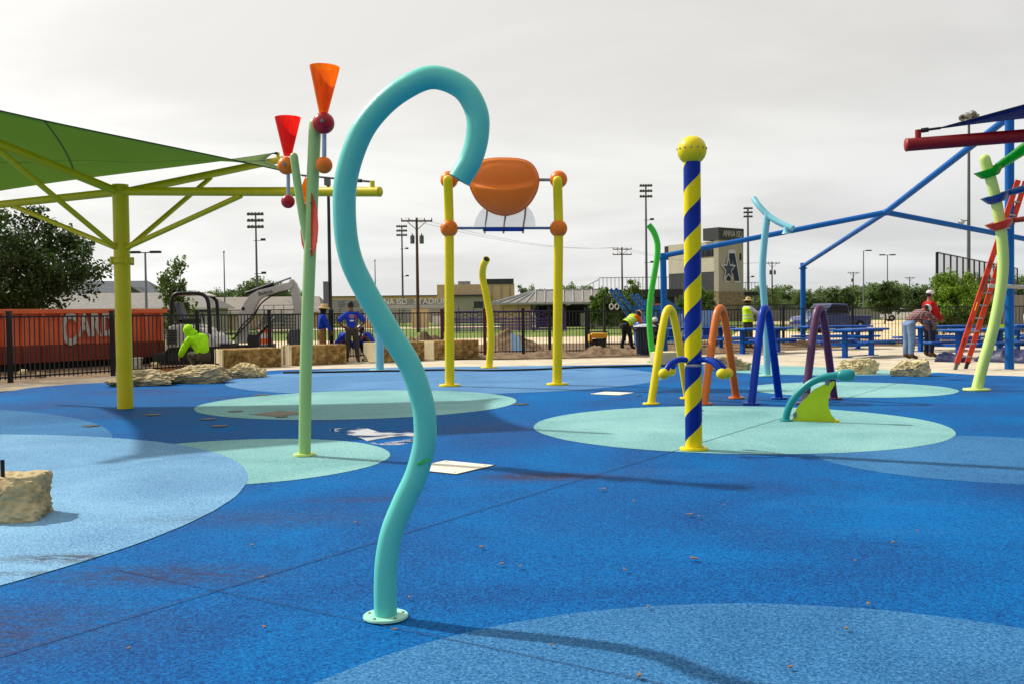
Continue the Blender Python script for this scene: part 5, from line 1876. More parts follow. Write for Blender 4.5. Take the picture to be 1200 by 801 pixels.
# ------------------------------------------------------------------ litter bin
g = G(756, 416.5, -0.05)
o = empty('litter_bin', g, 0, 'dark slatted litter bin with pale liner behind the green pipe', 'litter bin')
m = MB()
for k in range(20):
    a = 2 * PI * k / 20
    d = Vector((math.cos(a), math.sin(a), 0))
    t_ = Vector((-d.y, d.x, 0))
    pts = [d * 0.25, d * 0.27 + Vector((0, 0, 0.45)), d * 0.30 + Vector((0, 0, 0.80)), d * 0.335 + Vector((0, 0, 0.86))]
    for p, q in zip(pts, pts[1:]):
        p, q = p + Vector((0, 0, 0.03)), q + Vector((0, 0, 0.03))
        m.add([p - t_ * .026, p + t_ * .026, q + t_ * .026, q - t_ * .026, p - t_ * .026 - d * .008, p + t_ * .026 - d * .008, q + t_ * .026 - d * .008, q - t_ * .026 - d * .008],
              [(0, 1, 2, 3), (7, 6, 5, 4), (0, 4, 5, 1), (1, 5, 6, 2), (2, 6, 7, 3), (3, 7, 4, 0)])
M_BIN = paint('bin_navy', (26, 34, 62), 0.4)
m.build('slats', M_BIN, o, local=True)
MB().lathe([(0.20, 0.02), (0.245, 0.85), (0.245, 0.85), (0, 0.6)], (0, 0, 0), 28).build('inner_can', M_BLACK, o, local=True)
m = MB()
for z, r in ((0.04, 0.262), (0.80, 0.318)):
    m.tube([(r * math.cos(2 * PI * k / 28), r * math.sin(2 * PI * k / 28), z) for k in range(29)], 0.012, 6)
m.build('hoops', M_BIN, o, local=True)
M_LINER = paint('bin_liner', (170, 172, 178), 0.35, bump=0.4, bscale=30)
MB().lathe([(0.36, 0.865), (0.30, 0.905), (0.30, 0.905), (0.16, 0.94), (0, 0.955)], (0, 0, 0), 24).build('liner', M_LINER, o, local=True)

# ------------------------------------------------------------------ dumpster
M_DUMP = paint('dumpster_orange', (226, 106, 64), 0.6, var=0.14, dirt=0.35)
M_DUMPR = paint('dumpster_rust', (132, 52, 34), 0.75, var=0.22, dirt=0.5)
a = Vector((-10.45, 29.0, 0)); b = Vector((-14.6, 22.6, 0))
u = (a - b).normalized()
L = 8.2
o = empty('dumpster', a - u * L, math.atan2(u.y, u.x), 'long orange ribbed roll off dumpster with white lettering behind the fence', 'dumpster')
m = MB()
H0, H1 = 0.12, 1.46
m.box((L / 2, 1.1, (H0 + H1) / 2), (L, 2.2, H1 - H0))
m.build('body', M_DUMP, o, local=True, bevel=0.01)
m = MB()
n = 16
for k in range(n):
    x = 0.15 + (L - 0.3) * k / (n - 1)
    m.box((x, -0.05, 0.99), (0.10, 0.12, 0.84))
m.build('ribs', M_DUMP, o, local=True, bevel=0.01)
m = MB().box((L / 2, -0.03, 0.35), (L, 0.075, 0.46))
for k in range(n):
    m.box((0.15 + (L - 0.3) * k / (n - 1), -0.085, 0.35), (0.10, 0.05, 0.44))
m.build('lower_band', M_DUMPR, o, local=True)
MB().box((L / 2, -0.04, 1.46), (L + 0.1, 0.20, 0.12)).build('top_rail', M_DUMP, o, local=True, bevel=0.01)
MB().box((L / 2, 0.3, 0.02), (L - 0.4, 0.16, 0.22)).build('skid_rail', M_BLACK, o, local=True)
for x in (0.8, L - 0.8):
    MB().lathe([(0, -0.1), (0.17, -0.1), (0.17, -0.1), (0.17, 0.1), (0.17, 0.1), (0, 0.1)], (x, 0.1, 0.07), 16, axis=(0, 1, 0)).build('roller', M_DARK, o, local=True)
bpy.context.view_layer.update()
nrm = Vector((u.y, -u.x, 0))
dp = lambda s, z, out: (a - u * L) + u * s + nrm * out + Vector((0, 0, z))
def s_at(px):
    """where along the dumpster's side that column of the survey lies"""
    r_ = ray(px, 385)
    p0 = a - u * L
    den = u.x - r_.x * u.y
    return (r_.x * p0.y - p0.x) / den
xs = [78, 96, 109, 123, 138]
for ch, px in zip('CARDS', xs):
    hgt = 0.86 if ch == 'C' else 0.64
    zc = 0.94 if ch == 'C' else 1.06
    text_mesh(ch, hgt * 1.35, paint('faded_white', (186, 176, 166), 0.7, var=0.2, dirt=0.4), dp(s_at(px), zc, 0.125), u, (0, 0, 1), o, 0.004, sx=0.56, bold=0.035)

# ------------------------------------------------------------------ bits around the dumpster
g = G(160, 436, -0.05)
o = empty('paint_bucket', g, 0, 'small white plastic bucket by the fence behind the yellow post', 'bucket')
MB().lathe([(0, 0), (0.12, 0), (0.12, 0), (0.145, 0.33), (0.145, 0.33), (0.155, 0.33), (0.155, 0.36), (0.135, 0.36), (0.135, 0.36), (0.11, 0.05)], (0, 0, 0), 20).build('pail', M_WHITE, o, local=True)
MB().tube(spline([(-0.15, 0, 0.33), (-0.12, -0.08, 0.2), (0, -0.16, 0.14), (0.12, -0.08, 0.2), (0.15, 0, 0.33)], 4), 0.006, 6).build('handle', M_STEEL, o, local=True)
M_LUMB = rough_mat('lumber', [(0.3, (150, 94, 46)), (0.7, (196, 140, 84))], 2, 0.8, 0.2, 12, stretch=(0.3, 3, 3))
for i, (x0, y0, x1, y1, lab) in enumerate([(168, 433.5, 222, 429.5, 'orange brown plank lying nearest by the crouching worker'), (176, 431.2, 232, 428.2, 'orange brown plank lying second by the crouching worker'), (182, 434.6, 236, 432, 'short plank lying closest to the flat boulders')]):
    p, q = G(x0, y0, -0.02), G(x1, y1, -0.02)
    tag(MB().bar(p, q, 0.09, 0.045).build('plank', M_LUMB, None, bevel=0.004), lab, 'plank')
rb = random.Random(3)
for i, (px, py, lab) in enumerate([(27, 438, 'small pale rubble stone by the far left fence post'), (182, 429, 'small pale rubble stone under the dumpster end'), (48, 441.5, 'dark small rubble stone by the far left fence')]):
    g = G(px, py, -0.06)
    me = rock_mesh('rubble_stone', (0.24, 0.2, 0.13), 60 + i, 0.2, 5)
    o = link_mesh('rubble_stone', me, M_ROCKP if i < 2 else M_ROCKG); o.location = g
    tag(o, lab, 'stone')

# ------------------------------------------------------------------ excavator
M_EXW = paint('excavator_white', (180, 176, 170), 0.42, var=0.08, dirt=0.35)
M_RUB = paint('track_rubber', (26, 26, 27), 0.85)
def lp(px, py, d): return P(px, py, d)
DE = 28.6
o = empty('mini_excavator', at_ground(228, DE, FZ), 0, 'white mini excavator with black roll frame and raised boom', 'excavator')
ke = DE / F
zt = lambda y: P(250, y, DE).z
xt = lambda x: P(x, 380, DE).x
for dy in (-0.62, 0.62):
    m = MB()
    hw, hh = 0.95, 0.24
    cx0 = xt(250)
    prof = [(cx0 - hw + hh * math.cos(a) * -1 * 1, hh + hh * math.sin(a)) for a in [PI / 2 * -1 + PI * k / 10 for k in range(11)]]
    left = [(cx0 - hw - hh * math.cos(-PI / 2 + PI * k / 10), hh + hh * math.sin(-PI / 2 + PI * k / 10)) for k in range(11)]
    right = [(cx0 + hw + hh * math.cos(-PI / 2 + PI * k / 10), hh + hh * math.sin(-PI / 2 + PI * k / 10)) for k in range(11)]
    poly = left + list(reversed(right))
    m.prism([(x, DE + dy - 0.16, z + FZ) for x, z in poly], (0, 0.32, 0))
    tk = m.build('track', M_RUB, o)
    w_ = MB()
    for k in range(5):
        w_.lathe([(0, -0.18), (0.13, -0.18), (0.13, -0.18), (0.13, 0.18), (0.13, 0.18), (0, 0.18)], (cx0 - hw + k * hw / 2, DE + dy, FZ + 0.2), 14, axis=(0, 1, 0))
    w_.build('rollers', M_DARK, tk)
MB().box((xt(250), DE, FZ + 0.42), (1.2, 0.9, 0.25)).build('undercarriage', M_DARK, o)
# upper body: rounded engine cover on the left
body = [(194, 412), (194, 392), (196, 384), (202, 381), (222, 381), (236, 386), (248, 394), (254, 402), (256, 412)]
MB().prism([P(x, y, DE - 0.75) for x, y in body], (0, 1.5, 0)).build('engine_cover', M_EXW, o, bevel=0.05)
m = MB()
for k in range(6):
    z = zt(386.5 + k * 2.8)
    m.box((P(201, 385, DE - .78).x, DE - 0.78, z), (0.28, 0.05, 0.05))
m.build('grille', M_BLACK, o)
MB().box((xt(223), DE, zt(417)), (1.75, 1.5, 0.28)).build('counterweight', M_DARK, o, bevel=0.04)
# operator station
MB().box((xt(222), DE, zt(376)), (0.5, 0.5, 0.14)).build('seat', M_BLACK, o, bevel=0.03)
MB().box((xt(213), DE, zt(366)), (0.13, 0.5, 0.62), ry=-0.25).build('seat_back', M_STEELD, o, bevel=0.03)
m = MB()
for dy in (-0.3, 0.3):
    m.tube([P(240, 384, DE + dy), P(237, 369, DE + dy)], 0.022, 8)
    m.sphere(P(237, 368.5, DE + dy), 0.045, 8)
m.build('levers', M_BLACK, o)
# roll frame: hoop towards the camera and one behind, roof between
def hoop(dy):
    pts = [P(201, 392, DE + dy), P(201, 360, DE + dy), P(201.5, 351, DE + dy), P(205, 345.5, DE + dy), P(212, 344, DE + dy), P(232, 344, DE + dy), P(240, 347, DE + dy), P(243.5, 353, DE + dy), P(245, 365, DE + dy), P(246.5, 395, DE + dy)]
    return pts
for dy in (-0.6, 0.6):
    MB().tube(spline(hoop(dy), 5), 0.055, 10).build('roll_bar', M_BLACK, o)
tail = [P(233, 345, DE + 0.4), P(246, 347, DE + 0.5), P(252, 351, DE + 0.5), P(254.5, 358, DE + 0.5), P(256, 392, DE + 0.5)]
MB().tube(spline(tail, 5), 0.05, 10).build('roll_bar', M_BLACK, o)
MB().prism([P(205, 345, DE - 0.55), P(232, 343.4, DE - 0.55), P(240, 346, DE - 0.55), P(240, 347.3, DE - 0.55), P(232, 345, DE - 0.55), P(205, 346.6, DE - 0.55)], (0, 1.1, 0)).build('roof_plate', M_EXW, o)
# boom
boom = [(276, 402), (277, 385), (279, 368), (287, 353), (294, 345), (302, 340.5), (322, 335.5), (338, 331), (341, 328), (343, 332), (343, 336), (340, 339), (325, 342.5), (311, 346.5), (304, 351), (298, 362), (292, 378), (289, 402)]
MB().prism([P(x, y, DE - 0.32) for x, y in boom], (0, 0.22, 0)).build('boom', M_EXW, o, bevel=0.02)
MB().lathe([(0, 0.012), (0.05, 0.012), (0.05, 0.012), (0.05, 0)], P(285, 362, DE - 0.32), 16, axis=(0, -1, 0)).build('boom_pin', M_BLACK, o)
arm = [(339, 327.5), (343, 327.5), (347, 332), (350, 340), (352, 352), (352.5, 366), (352, 386), (347, 386), (345, 366), (342, 350), (339.5, 338)]
MB().prism([P(x, y, DE - 0.27) for x, y in arm], (0, 0.16, 0)).build('dipper_arm', M_EXW, o, bevel=0.015)
for (p, q, r0) in (((288, 344.5), (341, 325.5), 0.06), ((284, 378), (303, 352), 0.06), ((300, 396), (322, 372), 0.05)):
    c = MB().tube([P(*p, DE - 0.22), P(p[0] + (q[0] - p[0]) * .62, p[1] + (q[1] - p[1]) * .62, DE - 0.22)], r0, 10).build('hydraulic_cylinder', M_BLACK, o)
    MB().tube([P(*p, DE - 0.22), P(*q, DE - 0.22)], r0 * .5, 8).build('piston', M_STEEL, c)
for k in range(2):
    MB().tube(spline([P(272 + k * 2, 398, DE - .35), P(284, 386 - k * 5, DE - .42), P(297, 372 - k * 3, DE - .4), P(306, 356, DE - .36), P(322, 345, DE - .36), P(338, 341, DE - .34)], 5), 0.02, 6).build('hydraulic_hose', M_BLACK, o)
bkt = [(340, 386), (353, 386), (356, 396), (350, 405), (338, 404), (335, 396)]
MB().prism([P(x, y, DE - 0.42) for x, y in bkt], (0, 0.45, 0)).build('digging_bucket', M_STEELD, o, bevel=0.02)
MB().box((xt(313), DE, FZ + 0.34), (0.10, 1.5, 0.34)).build('dozer_blade', M_STEELD, o)
MB().box((xt(300), DE - 0.2, FZ + 0.62), (0.32, 0.3, 0.36)).build('boom_mount', M_DARK, o, bevel=0.04)
bu = (P(338, 333, DE) - P(302, 342, DE)).normalized()
text_mesh('Bobcat', 0.15, M_BLACK, P(311, 343.0, DE - 0.335), bu, Vector((-bu.z, 0, bu.x)), o, 0.003)

# barrier drum
g = at_ground(311, 33, FZ)
o = empty('traffic_drum', g, 0, 'orange and white striped traffic drum beyond the fence by the excavator', 'traffic drum')
M_CONE = paint('safety_orange', (232, 92, 20), 0.5)
for i, (z0, z1) in enumerate([(0, 0.2), (0.2, 0.4), (0.4, 0.58), (0.58, 0.76), (0.76, 0.9)]):
    r0, r1 = 0.27 - z0 * 0.08, 0.27 - z1 * 0.08
    MB().lathe([(r0, z0), (r1, z1)] + ([(r1, z1), (0, z1)] if i == 4 else []), (0, 0, 0), 18).build('band', M_CONE if i % 2 == 0 else M_WHITE, o, local=True)
MB().lathe([(0.36, 0), (0.36, 0.05), (0.27, 0.06)], (0, 0, 0), 18).build('drum_base', M_RUB, o, local=True)

# ------------------------------------------------------------------ generator
g = at_ground(701, 33.5, FZ + 0.03)
o = empty('generator', g, R(5), 'yellow topped portable generator in a black frame by the fence gate', 'generator')
M_GENY = paint('generator_yellow', (224, 156, 14), 0.4)
MB().box((0, 0, 0.50), (0.55, 0.48, 0.17)).build('fuel_tank', M_GENY, o, local=True, bevel=0.04)
m = MB()
for y in (-0.27, 0.27):
    pts = [(-0.33, y, 0.08), (-0.33, y, 0.58), (-0.28, y, 0.63), (0.28, y, 0.63), (0.33, y, 0.58), (0.33, y, 0.08), (-0.33, y, 0.08)]
    m.tube(pts, 0.017, 8)
for x in (-0.33, 0.33):
    m.bar((x, -0.27, 0.1), (x, 0.27, 0.1), 0.03)
m.build('frame', M_BLACK, o, local=True)
m = MB().box((0.08, 0, 0.25), (0.30, 0.36, 0.30))
m.lathe([(0, -0.2), (0.14, -0.2), (0.14, -0.2), (0.14, 0.05), (0.14, 0.05), (0, 0.05)], (-0.12, 0, 0.25), 14, axis=(1, 0, 0))
m.build('engine', M_DARK, o, local=True)
MB().box((-0.30, -0.05, 0.42), (0.1, 0.35, 0.24)).build('side_panel', M_GENY, o, local=True, bevel=0.02)
for y in (-0.32, 0.32):
    MB().lathe([(0, -0.03), (0.13, -0.03), (0.13, -0.03), (0.13, 0.03), (0.13, 0.03), (0, 0.03)], (-0.25, y, 0.10), 16, axis=(0, 1, 0)).build('wheel', M_RUB, o, local=True)

# leaning pale blue sheet behind the fence
a, b = at_ground(599, 34, FZ), at_ground(612, 34, FZ)
o = MB().prism([a, b, b + Vector((-0.1, 0.35, 0.48)), (a + b) / 2 + Vector((-.1, .4, .6)), a + Vector((-0.02, 0.35, 0.66))], (0, 0.02, 0)).build('leaning_sheet', paint('pale_blue_sheet', (140, 172, 206), 0.5), None)
tag(o, 'pale blue sheet leaning behind the fence gate', 'sheet')

# ------------------------------------------------------------------ blue playground beyond the fence
M_PLAY = paint('play_blue', (30, 96, 158), 0.45)
M_PLAYL = paint('play_pale_blue', (108, 140, 190), 0.5)
DP = 44
o = empty('playground_frame', at_ground(760, DP), 0, 'blue playground climber with slanting perforated beams and hanging rings', 'play structure')
for (x0, y0, x1, y1, dd) in ((715, 339, 739, 365, 0), (721, 338.5, 748, 364, 0.8), (740, 345.5, 760, 365, 0.3), (746, 345, 766, 362, 1.1), (757, 352, 762, 365, 0.5)):
    m = MB()
    p, q = P(x0, y0, DP + dd), P(x1, y1 + 8, DP + dd)
    m.bar(p, q, 0.10, 0.17)
    bm_ = m.build('slant_beam', M_PLAY, o)
    h = MB()
    for k in range(1, 6):
        h.sphere(p.lerp(q, k / 6.5) + Vector((0, -0.06, 0)), 0.028, 8)
    h.build('beam_holes', M_LGREY, bm_)
MB().prism([P(781, 350, DP), P(806, 368, DP), P(781, 368, DP)], (0, 0.08, 0)).build('side_panel', M_PLAY, o)
MB().box(P(768, 362, DP + 0.5), (1.9, 0.08, 0.35)).build('panel', M_PLAY, o)
for x in (745, 757, 770, 783, 800, 822, 838):
    q = P(x, 366, DP + .6)
    MB().tube([(q.x, q.y, -0.1), (q.x, q.y, q.z)], 0.06, 8).build('support_post', M_PLAY if x < 790 else M_PLAYL, o)
for x0, x1 in ((748, 770), (774, 800), (804, 838)):
    a, b = P(x0, 378, DP + 1.5), P(x1, 378, DP + 1.5)
    MB().box(((a.x + b.x) / 2, DP + 1.5, 0.75), (b.x - a.x, 0.06, 1.2)).build('wall_panel', M_PLAYL, o)
    MB().box(((a.x + b.x) / 2, DP + 1.4, 0.25), (b.x - a.x - .1, 0.06, 0.6)).build('low_panel', C_BLUE, o)
rb_ = MB().tube([P(708, 349, DP + .2), P(732, 349, DP + .2)], 0.035, 8).build('ring_bar', M_DARK, o)
q = P(708, 349, DP + .2)
MB().tube([(q.x, q.y, -0.1), q], 0.05, 8).build('support_post', M_DARK, o)
for x in (716.5, 723):
    c = P(x, 359.5, DP + .2)
    rg_ = MB().tube([c + Vector((0.09 * math.cos(2 * PI * k / 16), 0, 0.12 * math.sin(2 * PI * k / 16))) for k in range(17)], 0.024, 8).build('hand_ring', M_WHITE, o)
    MB().tube([c + Vector((0, 0, 0.12)), P(x, 349, DP + .2)], 0.010, 6).build('strap', M_LGREY, rg_)
MB().box(P(768, 357.5, DP + 1.0), (0.9, 0.08, 0.12)).build('orange_rail', paint('coral_rail', (208, 96, 62), 0.5), o)
# blue spring seat
g = at_ground(752, 36, FZ)
o = empty('storage_barrel', g, 0, 'blue domed barrel behind the litter bin', 'barrel')
MB().lathe([(0.24, 0), (0.26, 0.3), (0.26, 0.85), (0.22, 0.95), (0.0, 1.0)], (0, 0, 0), 20).build('drum', C_STRB, o, local=True)
MB().tube([(0.262 * math.cos(2 * PI * k / 20), 0.262 * math.sin(2 * PI * k / 20), 0.6) for k in range(21)], 0.012, 6).build('hoop', C_STRB, o, local=True)

# ------------------------------------------------------------------ ladder
M_LAD = paint('ladder_orange', (206, 58, 26), 0.45, var=0.06)
fb = Vector((9.72, 20.95, -0.05)); ft = P(1197.5, 212, 20.45)
rd = Vector((0.80, 0.60, 0)) * 0.19
o = empty('step_ladder', fb, 0, 'orange fibreglass ladder with grey rungs leaning on the blue pole', 'ladder')
ax = (ft - fb)
for s in (-1, 1):
    p, q = fb + rd * s * 1.15, ft + rd * s * 0.85
    m = MB().bar(p + ax.normalized() * 0.12, q, 0.05, 0.105, roll=0.2)
    rl = m.build('rail', M_LAD, o, bevel=0.004)
    MB().bar(p - Vector((0, 0, 0.0)), p + ax.normalized() * 0.16, 0.10, 0.06, roll=0.2).build('foot', M_STEELD if s < 0 else M_BLACK, rl)
    if s < 0:
        m = MB()
        for t0, t1 in ((0.12, 0.17), (0.22, 0.26), (0.42, 0.50), (0.54, 0.58), (0.70, 0.74)):
            m.bar(p.lerp(q, t0) + Vector((-0.012, -0.028, 0)), p.lerp(q, t1) + Vector((-0.012, -0.028, 0)), 0.05, 0.008, roll=0.2)
        m.build('warning_decal', M_DARK, rl)
        MB().bar(p.lerp(q, 0.315) + Vector((-0.014, -0.03, 0)), p.lerp(q, 0.36) + Vector((-0.014, -0.03, 0)), 0.05, 0.008, roll=0.2).build('warning_decal', paint('decal_yellow', (222, 196, 60), 0.5), rl)
for k in range(1, 15):
    t_ = k / 14.6
    c = fb.lerp(ft, t_)
    w_ = 1.15 - 0.30 * t_
    MB().bar(c - rd * w_, c + rd * w_, 0.075, 0.03).build('rung', M_ALU, o)

# ------------------------------------------------------------------ navy tarpaulin bundles
M_TARP = paint('tarp_navy', (8, 16, 66), 0.5, var=0.2, bump=0.6, bscale=18)
def bundle(label, a, b, w, h, seed):
    from mathutils import noise
    p, q = G(*a, -0.05), G(*b, -0.05)
    u = (q - p); L = u.length; u.normalize(); nrm_ = Vector((-u.y, u.x, 0))
    nx, ny = 60, 18
    vs, fs = [], []
    for i in range(nx + 1):
        for j in range(ny + 1):
            t, s = i / nx, j / ny
            e = min(1, t * 8, (1 - t) * 8) ** 0.5
            ang_ = PI * s
            f = 1 + 0.55 * noise.noise(Vector((t * L * 2.2, s * 3, seed))) + 0.35 * noise.noise(Vector((t * L * 7, s * 7, seed)))
            off = -math.cos(ang_) * w / 2 * (0.6 + 0.4 * e)
            vs.append(p + u * (t * L) + nrm_ * (w / 2 + off) + Vector((0, 0, math.sin(ang_) * h * e * f)))
    for i in range(nx):
        for j in range(ny):
            c = i * (ny + 1) + j
            fs.append((c, c + ny + 1, c + ny + 2, c + 1))
    tag(MB().add(vs, fs, True).build('tarpaulin', M_TARP, None), label, 'tarpaulin')
bundle('small crumpled navy tarpaulin under the table by the two men', (1093, 423.5), (1130, 424.5), 0.5, 0.20, 3)
bundle('long crumpled navy tarpaulin on the concrete behind the ladder and blue pole', (1136, 423), (1235, 427), 0.9, 0.30, 7)
# lime folding chair and bottle by the far right table
g = at_ground(1177, 29.0, -0.05)
o = empty('folding_chair', g, R(20), 'lime green folding chair behind the lime post', 'chair')
M_LIMECH = paint('chair_lime', (170, 214, 30), 0.5)
MB().box((0, 0, 0.45), (0.5, 0.45, 0.03)).build('seat', M_LIMECH, o, local=True)
MB().box((0, 0.22, 0.68), (0.5, 0.03, 0.26), rx=-0.15).build('backrest', M_LIMECH, o, local=True)
for s in (-1, 1):
    m = MB().tube([(s * 0.25, -0.22, 0), (s * 0.25, 0.22, 0.80)], 0.015, 8)
    m.build('leg', M_LIMECH, o, local=True)
    MB().tube([(s * 0.23, 0.24, 0), (s * 0.23, -0.2, 0.45)], 0.015, 8).build('leg', M_LIMECH, o, local=True)
o = empty('water_bottle', (16.05, 30.2, 0.745), 0, 'small white bottle on the farthest right picnic table', 'bottle')
MB().lathe([(0, 0), (0.06, 0), (0.06, 0.28), (0.025, 0.34), (0.025, 0.38)], (0, 0, 0), 14).build('flask', M_WHITE, o, local=True)
MB().lathe([(0.03, 0.37), (0.03, 0.41), (0, 0.41)], (0, 0, 0), 12).build('cap', C_BLUE, o, local=True)

# ------------------------------------------------------------------ cars in the gravel lot
M_TYRE = paint('tyre', (22, 22, 23), 0.85)
def car(name, label, px, d, rz, L, Wd, H, mat, pickup=False):
    g = at_ground(px, d, -0.07)
    o = empty(name, g, rz, label, 'pickup truck' if pickup else 'car')
    hL, hW = L / 2, Wd / 2
    if pickup:
        side = [(-hL, 0.45), (-hL, 0.98), (-0.25, 1.02), (-0.15, 1.05), (hL - 1.25, 1.05), (hL - 0.15, 0.96), (hL, 0.75), (hL, 0.40)]
        cab = [(-0.75, 1.03), (-0.62, H - 0.05), (0.55, H), (1.25, 1.06)]
    else:
        side = [(-hL, 0.45), (-hL, 0.85), (-hL + 0.25, 0.95), (0.9, 0.95), (hL - 0.2, 0.78), (hL, 0.6), (hL, 0.35)]
        cab = [(-hL + 0.35, 0.94), (-hL + 0.75, H - 0.03), (0.25, H), (1.05, 0.94)]
    wheels = (-hL + 0.85, hL - 0.9)
    poly = side + [(hL - 0.3, 0.25), (-hL + 0.3, 0.25)]
    MB().prism([(x, -hW, z) for x, z in poly], (0, Wd, 0)).build('body', mat, o, local=True, bevel=0.06)
    c = MB().prism([(x, -hW + 0.10, z) for x, z in cab], (0, Wd - 0.2, 0)).build('cabin', mat, o, local=True, bevel=0.05)
    ins = 0.10
    for sy in (-1, 1):
        cx_ = sum(x for x, z in cab) / 4; cz_ = sum(z for x, z in cab) / 4
        gp_ = [(cx_ + (x - cx_) * 0.86, cz_ + (z - cz_) * 0.72) for x, z in cab]
        MB().prism([(x, sy * (hW - 0.093), z) for x, z in gp_], (0, sy * 0.006, 0)).build('side_window', M_GLASSD, c, local=True)
    for (x0, z0), (x1, z1), nm in ((cab[3], cab[2], 'windscreen'), (cab[0], cab[1], 'rear_window')):
        sg = 1 if nm == 'windscreen' else -1
        n_ = Vector((abs(z1 - z0), 0, abs(x1 - x0))).normalized(); n_.x *= sg
        q0, q1 = Vector((x0, 0, z0)).lerp(Vector((x1, 0, z1)), 0.12), Vector((x0, 0, z0)).lerp(Vector((x1, 0, z1)), 0.88)
        w_ = hW - 0.22
        MB().prism([q0 + Vector((0, -w_, 0)), q0 + Vector((0, w_, 0)), q1 + Vector((0, w_, 0)), q1 + Vector((0, -w_, 0))], n_ * 0.012).build(nm, M_GLASSD, c, local=True)
    for x in wheels:
        for sy in (-1, 1):
            w_ = MB().lathe([(0.18, -0.1), (0.34, -0.11), (0.36, -0.06), (0.36, 0.06), (0.34, 0.11), (0.18, 0.1)], (x, sy * (hW - 0.08), 0.36), 18, axis=(0, 1, 0)).build('wheel', M_TYRE, o, local=True)
            MB().lathe([(0, -0.1), (0.2, -0.09), (0.2, 0.09), (0, 0.1)], (x, sy * (hW - 0.08), 0.36), 14, axis=(0, 1, 0)).build('rim', M_ALU, w_, local=True)
    for sy in (-1, 1):
        MB().box((hL - 0.02, sy * (hW - 0.25), 0.72), (0.08, 0.34, 0.14)).build('headlight', M_LGREY, o, local=True)
        MB().box((-hL + 0.02, sy * (hW - 0.15), 0.78), (0.08, 0.16, 0.2)).build('tail_light', C_RED, o, local=True)
    MB().box((hL, 0, 0.42), (0.10, Wd - 0.1, 0.16)).build('bumper', M_STEELD, o, local=True)
    return o
M_CARB = paint('car_blue', (44, 58, 112), 0.25, bump=0, coat=0.6)
M_CARW = paint('car_white', (206, 208, 210), 0.25, bump=0, coat=0.6)
car('parked_truck', 'dark blue pickup truck parked beyond the fence behind the purple arch', 973, 58, R(-158), 4.6, 1.85, 1.72, M_CARB, True)
car('parked_car', 'white car parked under the round trees left of the white cap', 1057, 108, R(170), 4.3, 1.75, 1.45, M_CARW)

# ------------------------------------------------------------------ leaves and crumbs on the pad
M_LEAFD = paint('dry_leaf', (116, 92, 66), 0.8)
rl = random.Random(12)
def crumb(px, py, s, label, grp, mat, name='dry_leaf'):
    g = G(px, py, 0.006)
    m = MB()
    n = 9
    top = [(s * math.cos(2 * PI * k / n) * rl.uniform(.7, 1.1), s * 0.45 * math.sin(2 * PI * k / n) * rl.uniform(.7, 1.1), 0.006 + s * 0.22 * abs(math.cos(2 * PI * k / n))) for k in range(n)]
    m.add(top + [(0, 0, 0.008)], [(k, (k + 1) % n, n) for k in range(n)], True)
    m.add([(x, y, z - 0.004) for x, y, z in top] + [(0, 0, 0.003)], [((k + 1) % n, k, n) for k in range(n)], True)
    o = m.build(name, mat, None)
    o.location = g
    o.rotation_euler = (0, 0, rl.uniform(0, 6.3))
    tag(o, label, 'leaf', grp)
for px, py, s in [(706, 573.5, .035), (808, 603, .03), (813, 654.5, .03), (819, 605, .018), (743, 587, .02), (1046, 636, .022), (1074, 622, .015), (565, 641, .022), (587, 661, .02), (417, 612, .02), (992, 737, .016), (926, 782, .016), (749, 792, .02), (646, 756, .012),
                  (295, 639, .02), (306, 677, .018), (461, 738, .014), (1018, 708, .018), (848, 592, .018), (733, 668, .018), (610, 664, .014), (950, 600, .012), (1002, 657, .012), (760, 711, .014), (480, 700, .014), (310, 735, .014), (150, 760, .012), (225, 590, .014)]:
    crumb(px, py, s, 'small dry brown leaf lying on the rubber pad', 'dry leaves on the pad', M_LEAFD)
# ------------------------------------------------------------------ people
M_SKIN = paint('skin_tan', (150, 100, 74), 0.55, var=0.06, bump=0.03, dirt=0.0)
M_SKIND = paint('skin_brown', (112, 72, 52), 0.55, var=0.06, bump=0.03, dirt=0.0)
M_HAIR = paint('hair_dark', (24, 20, 18), 0.7, bump=0.3, bscale=120)
def cloth(name, rgb, check=None):
    t = NT(name)
    v = t.coord()
    n1 = t.noise(v, 5, 6, 0.65, dist=0.7)
    c = lin(rgb)
    col = t.ramp(n1, [(0.32, tuple(x * 0.72 for x in c[:3]) + (1,)), (0.68, tuple(min(1, x * 1.12 + .003) for x in c[:3]) + (1,))])
    if check:
        for axis in ('X', 'Z'):
            w = t.n('ShaderNodeTexWave', bands_direction=axis)
            w.inputs['Scale'].default_value = 5.5
            w.inputs['Distortion'].default_value = 0.6
            t.l(v, w.inputs['Vector'])
            m = t.ramp(w.outputs['Fac'], [(0.80, (0, 0, 0, 1)), (0.92, (0.7, 0.7, 0.7, 1))])
            col = t.mix(m, col, lin(check))
    folds = t.noise(t.mapping(v, (1, 1, 0.6)), 9, 4, 0.6, dist=1.2)
    nb = t.bump(folds, 0.7, 0.02)
    return t.done(t.bsdf(col, 0.85, 0, 0.2, nb))
K_HIVIS = cloth('hoodie_lime', (168, 236, 16))
K_VEST = cloth('vest_lime', (190, 232, 24))
K_VESTO = cloth('trim_orange', (232, 98, 30))
K_BLUE = cloth('shirt_blue', (16, 56, 170))
K_RED = cloth('hoodie_red', (186, 26, 24))
K_PLAID = cloth('shirt_plaid', (96, 48, 52), (168, 148, 146))
K_WHITE = cloth('shirt_white', (196, 198, 204))
K_GREY = cloth('shirt_grey', (120, 116, 112))
K_BLACK = cloth('trousers_black', (28, 28, 32))
K_DKGREY = cloth('trousers_grey', (60, 56, 52))
K_KHAKI = cloth('trousers_khaki', (134, 98, 60))
K_CAMO = cloth('trousers_camouflage', (88, 76, 58), (50, 46, 36))
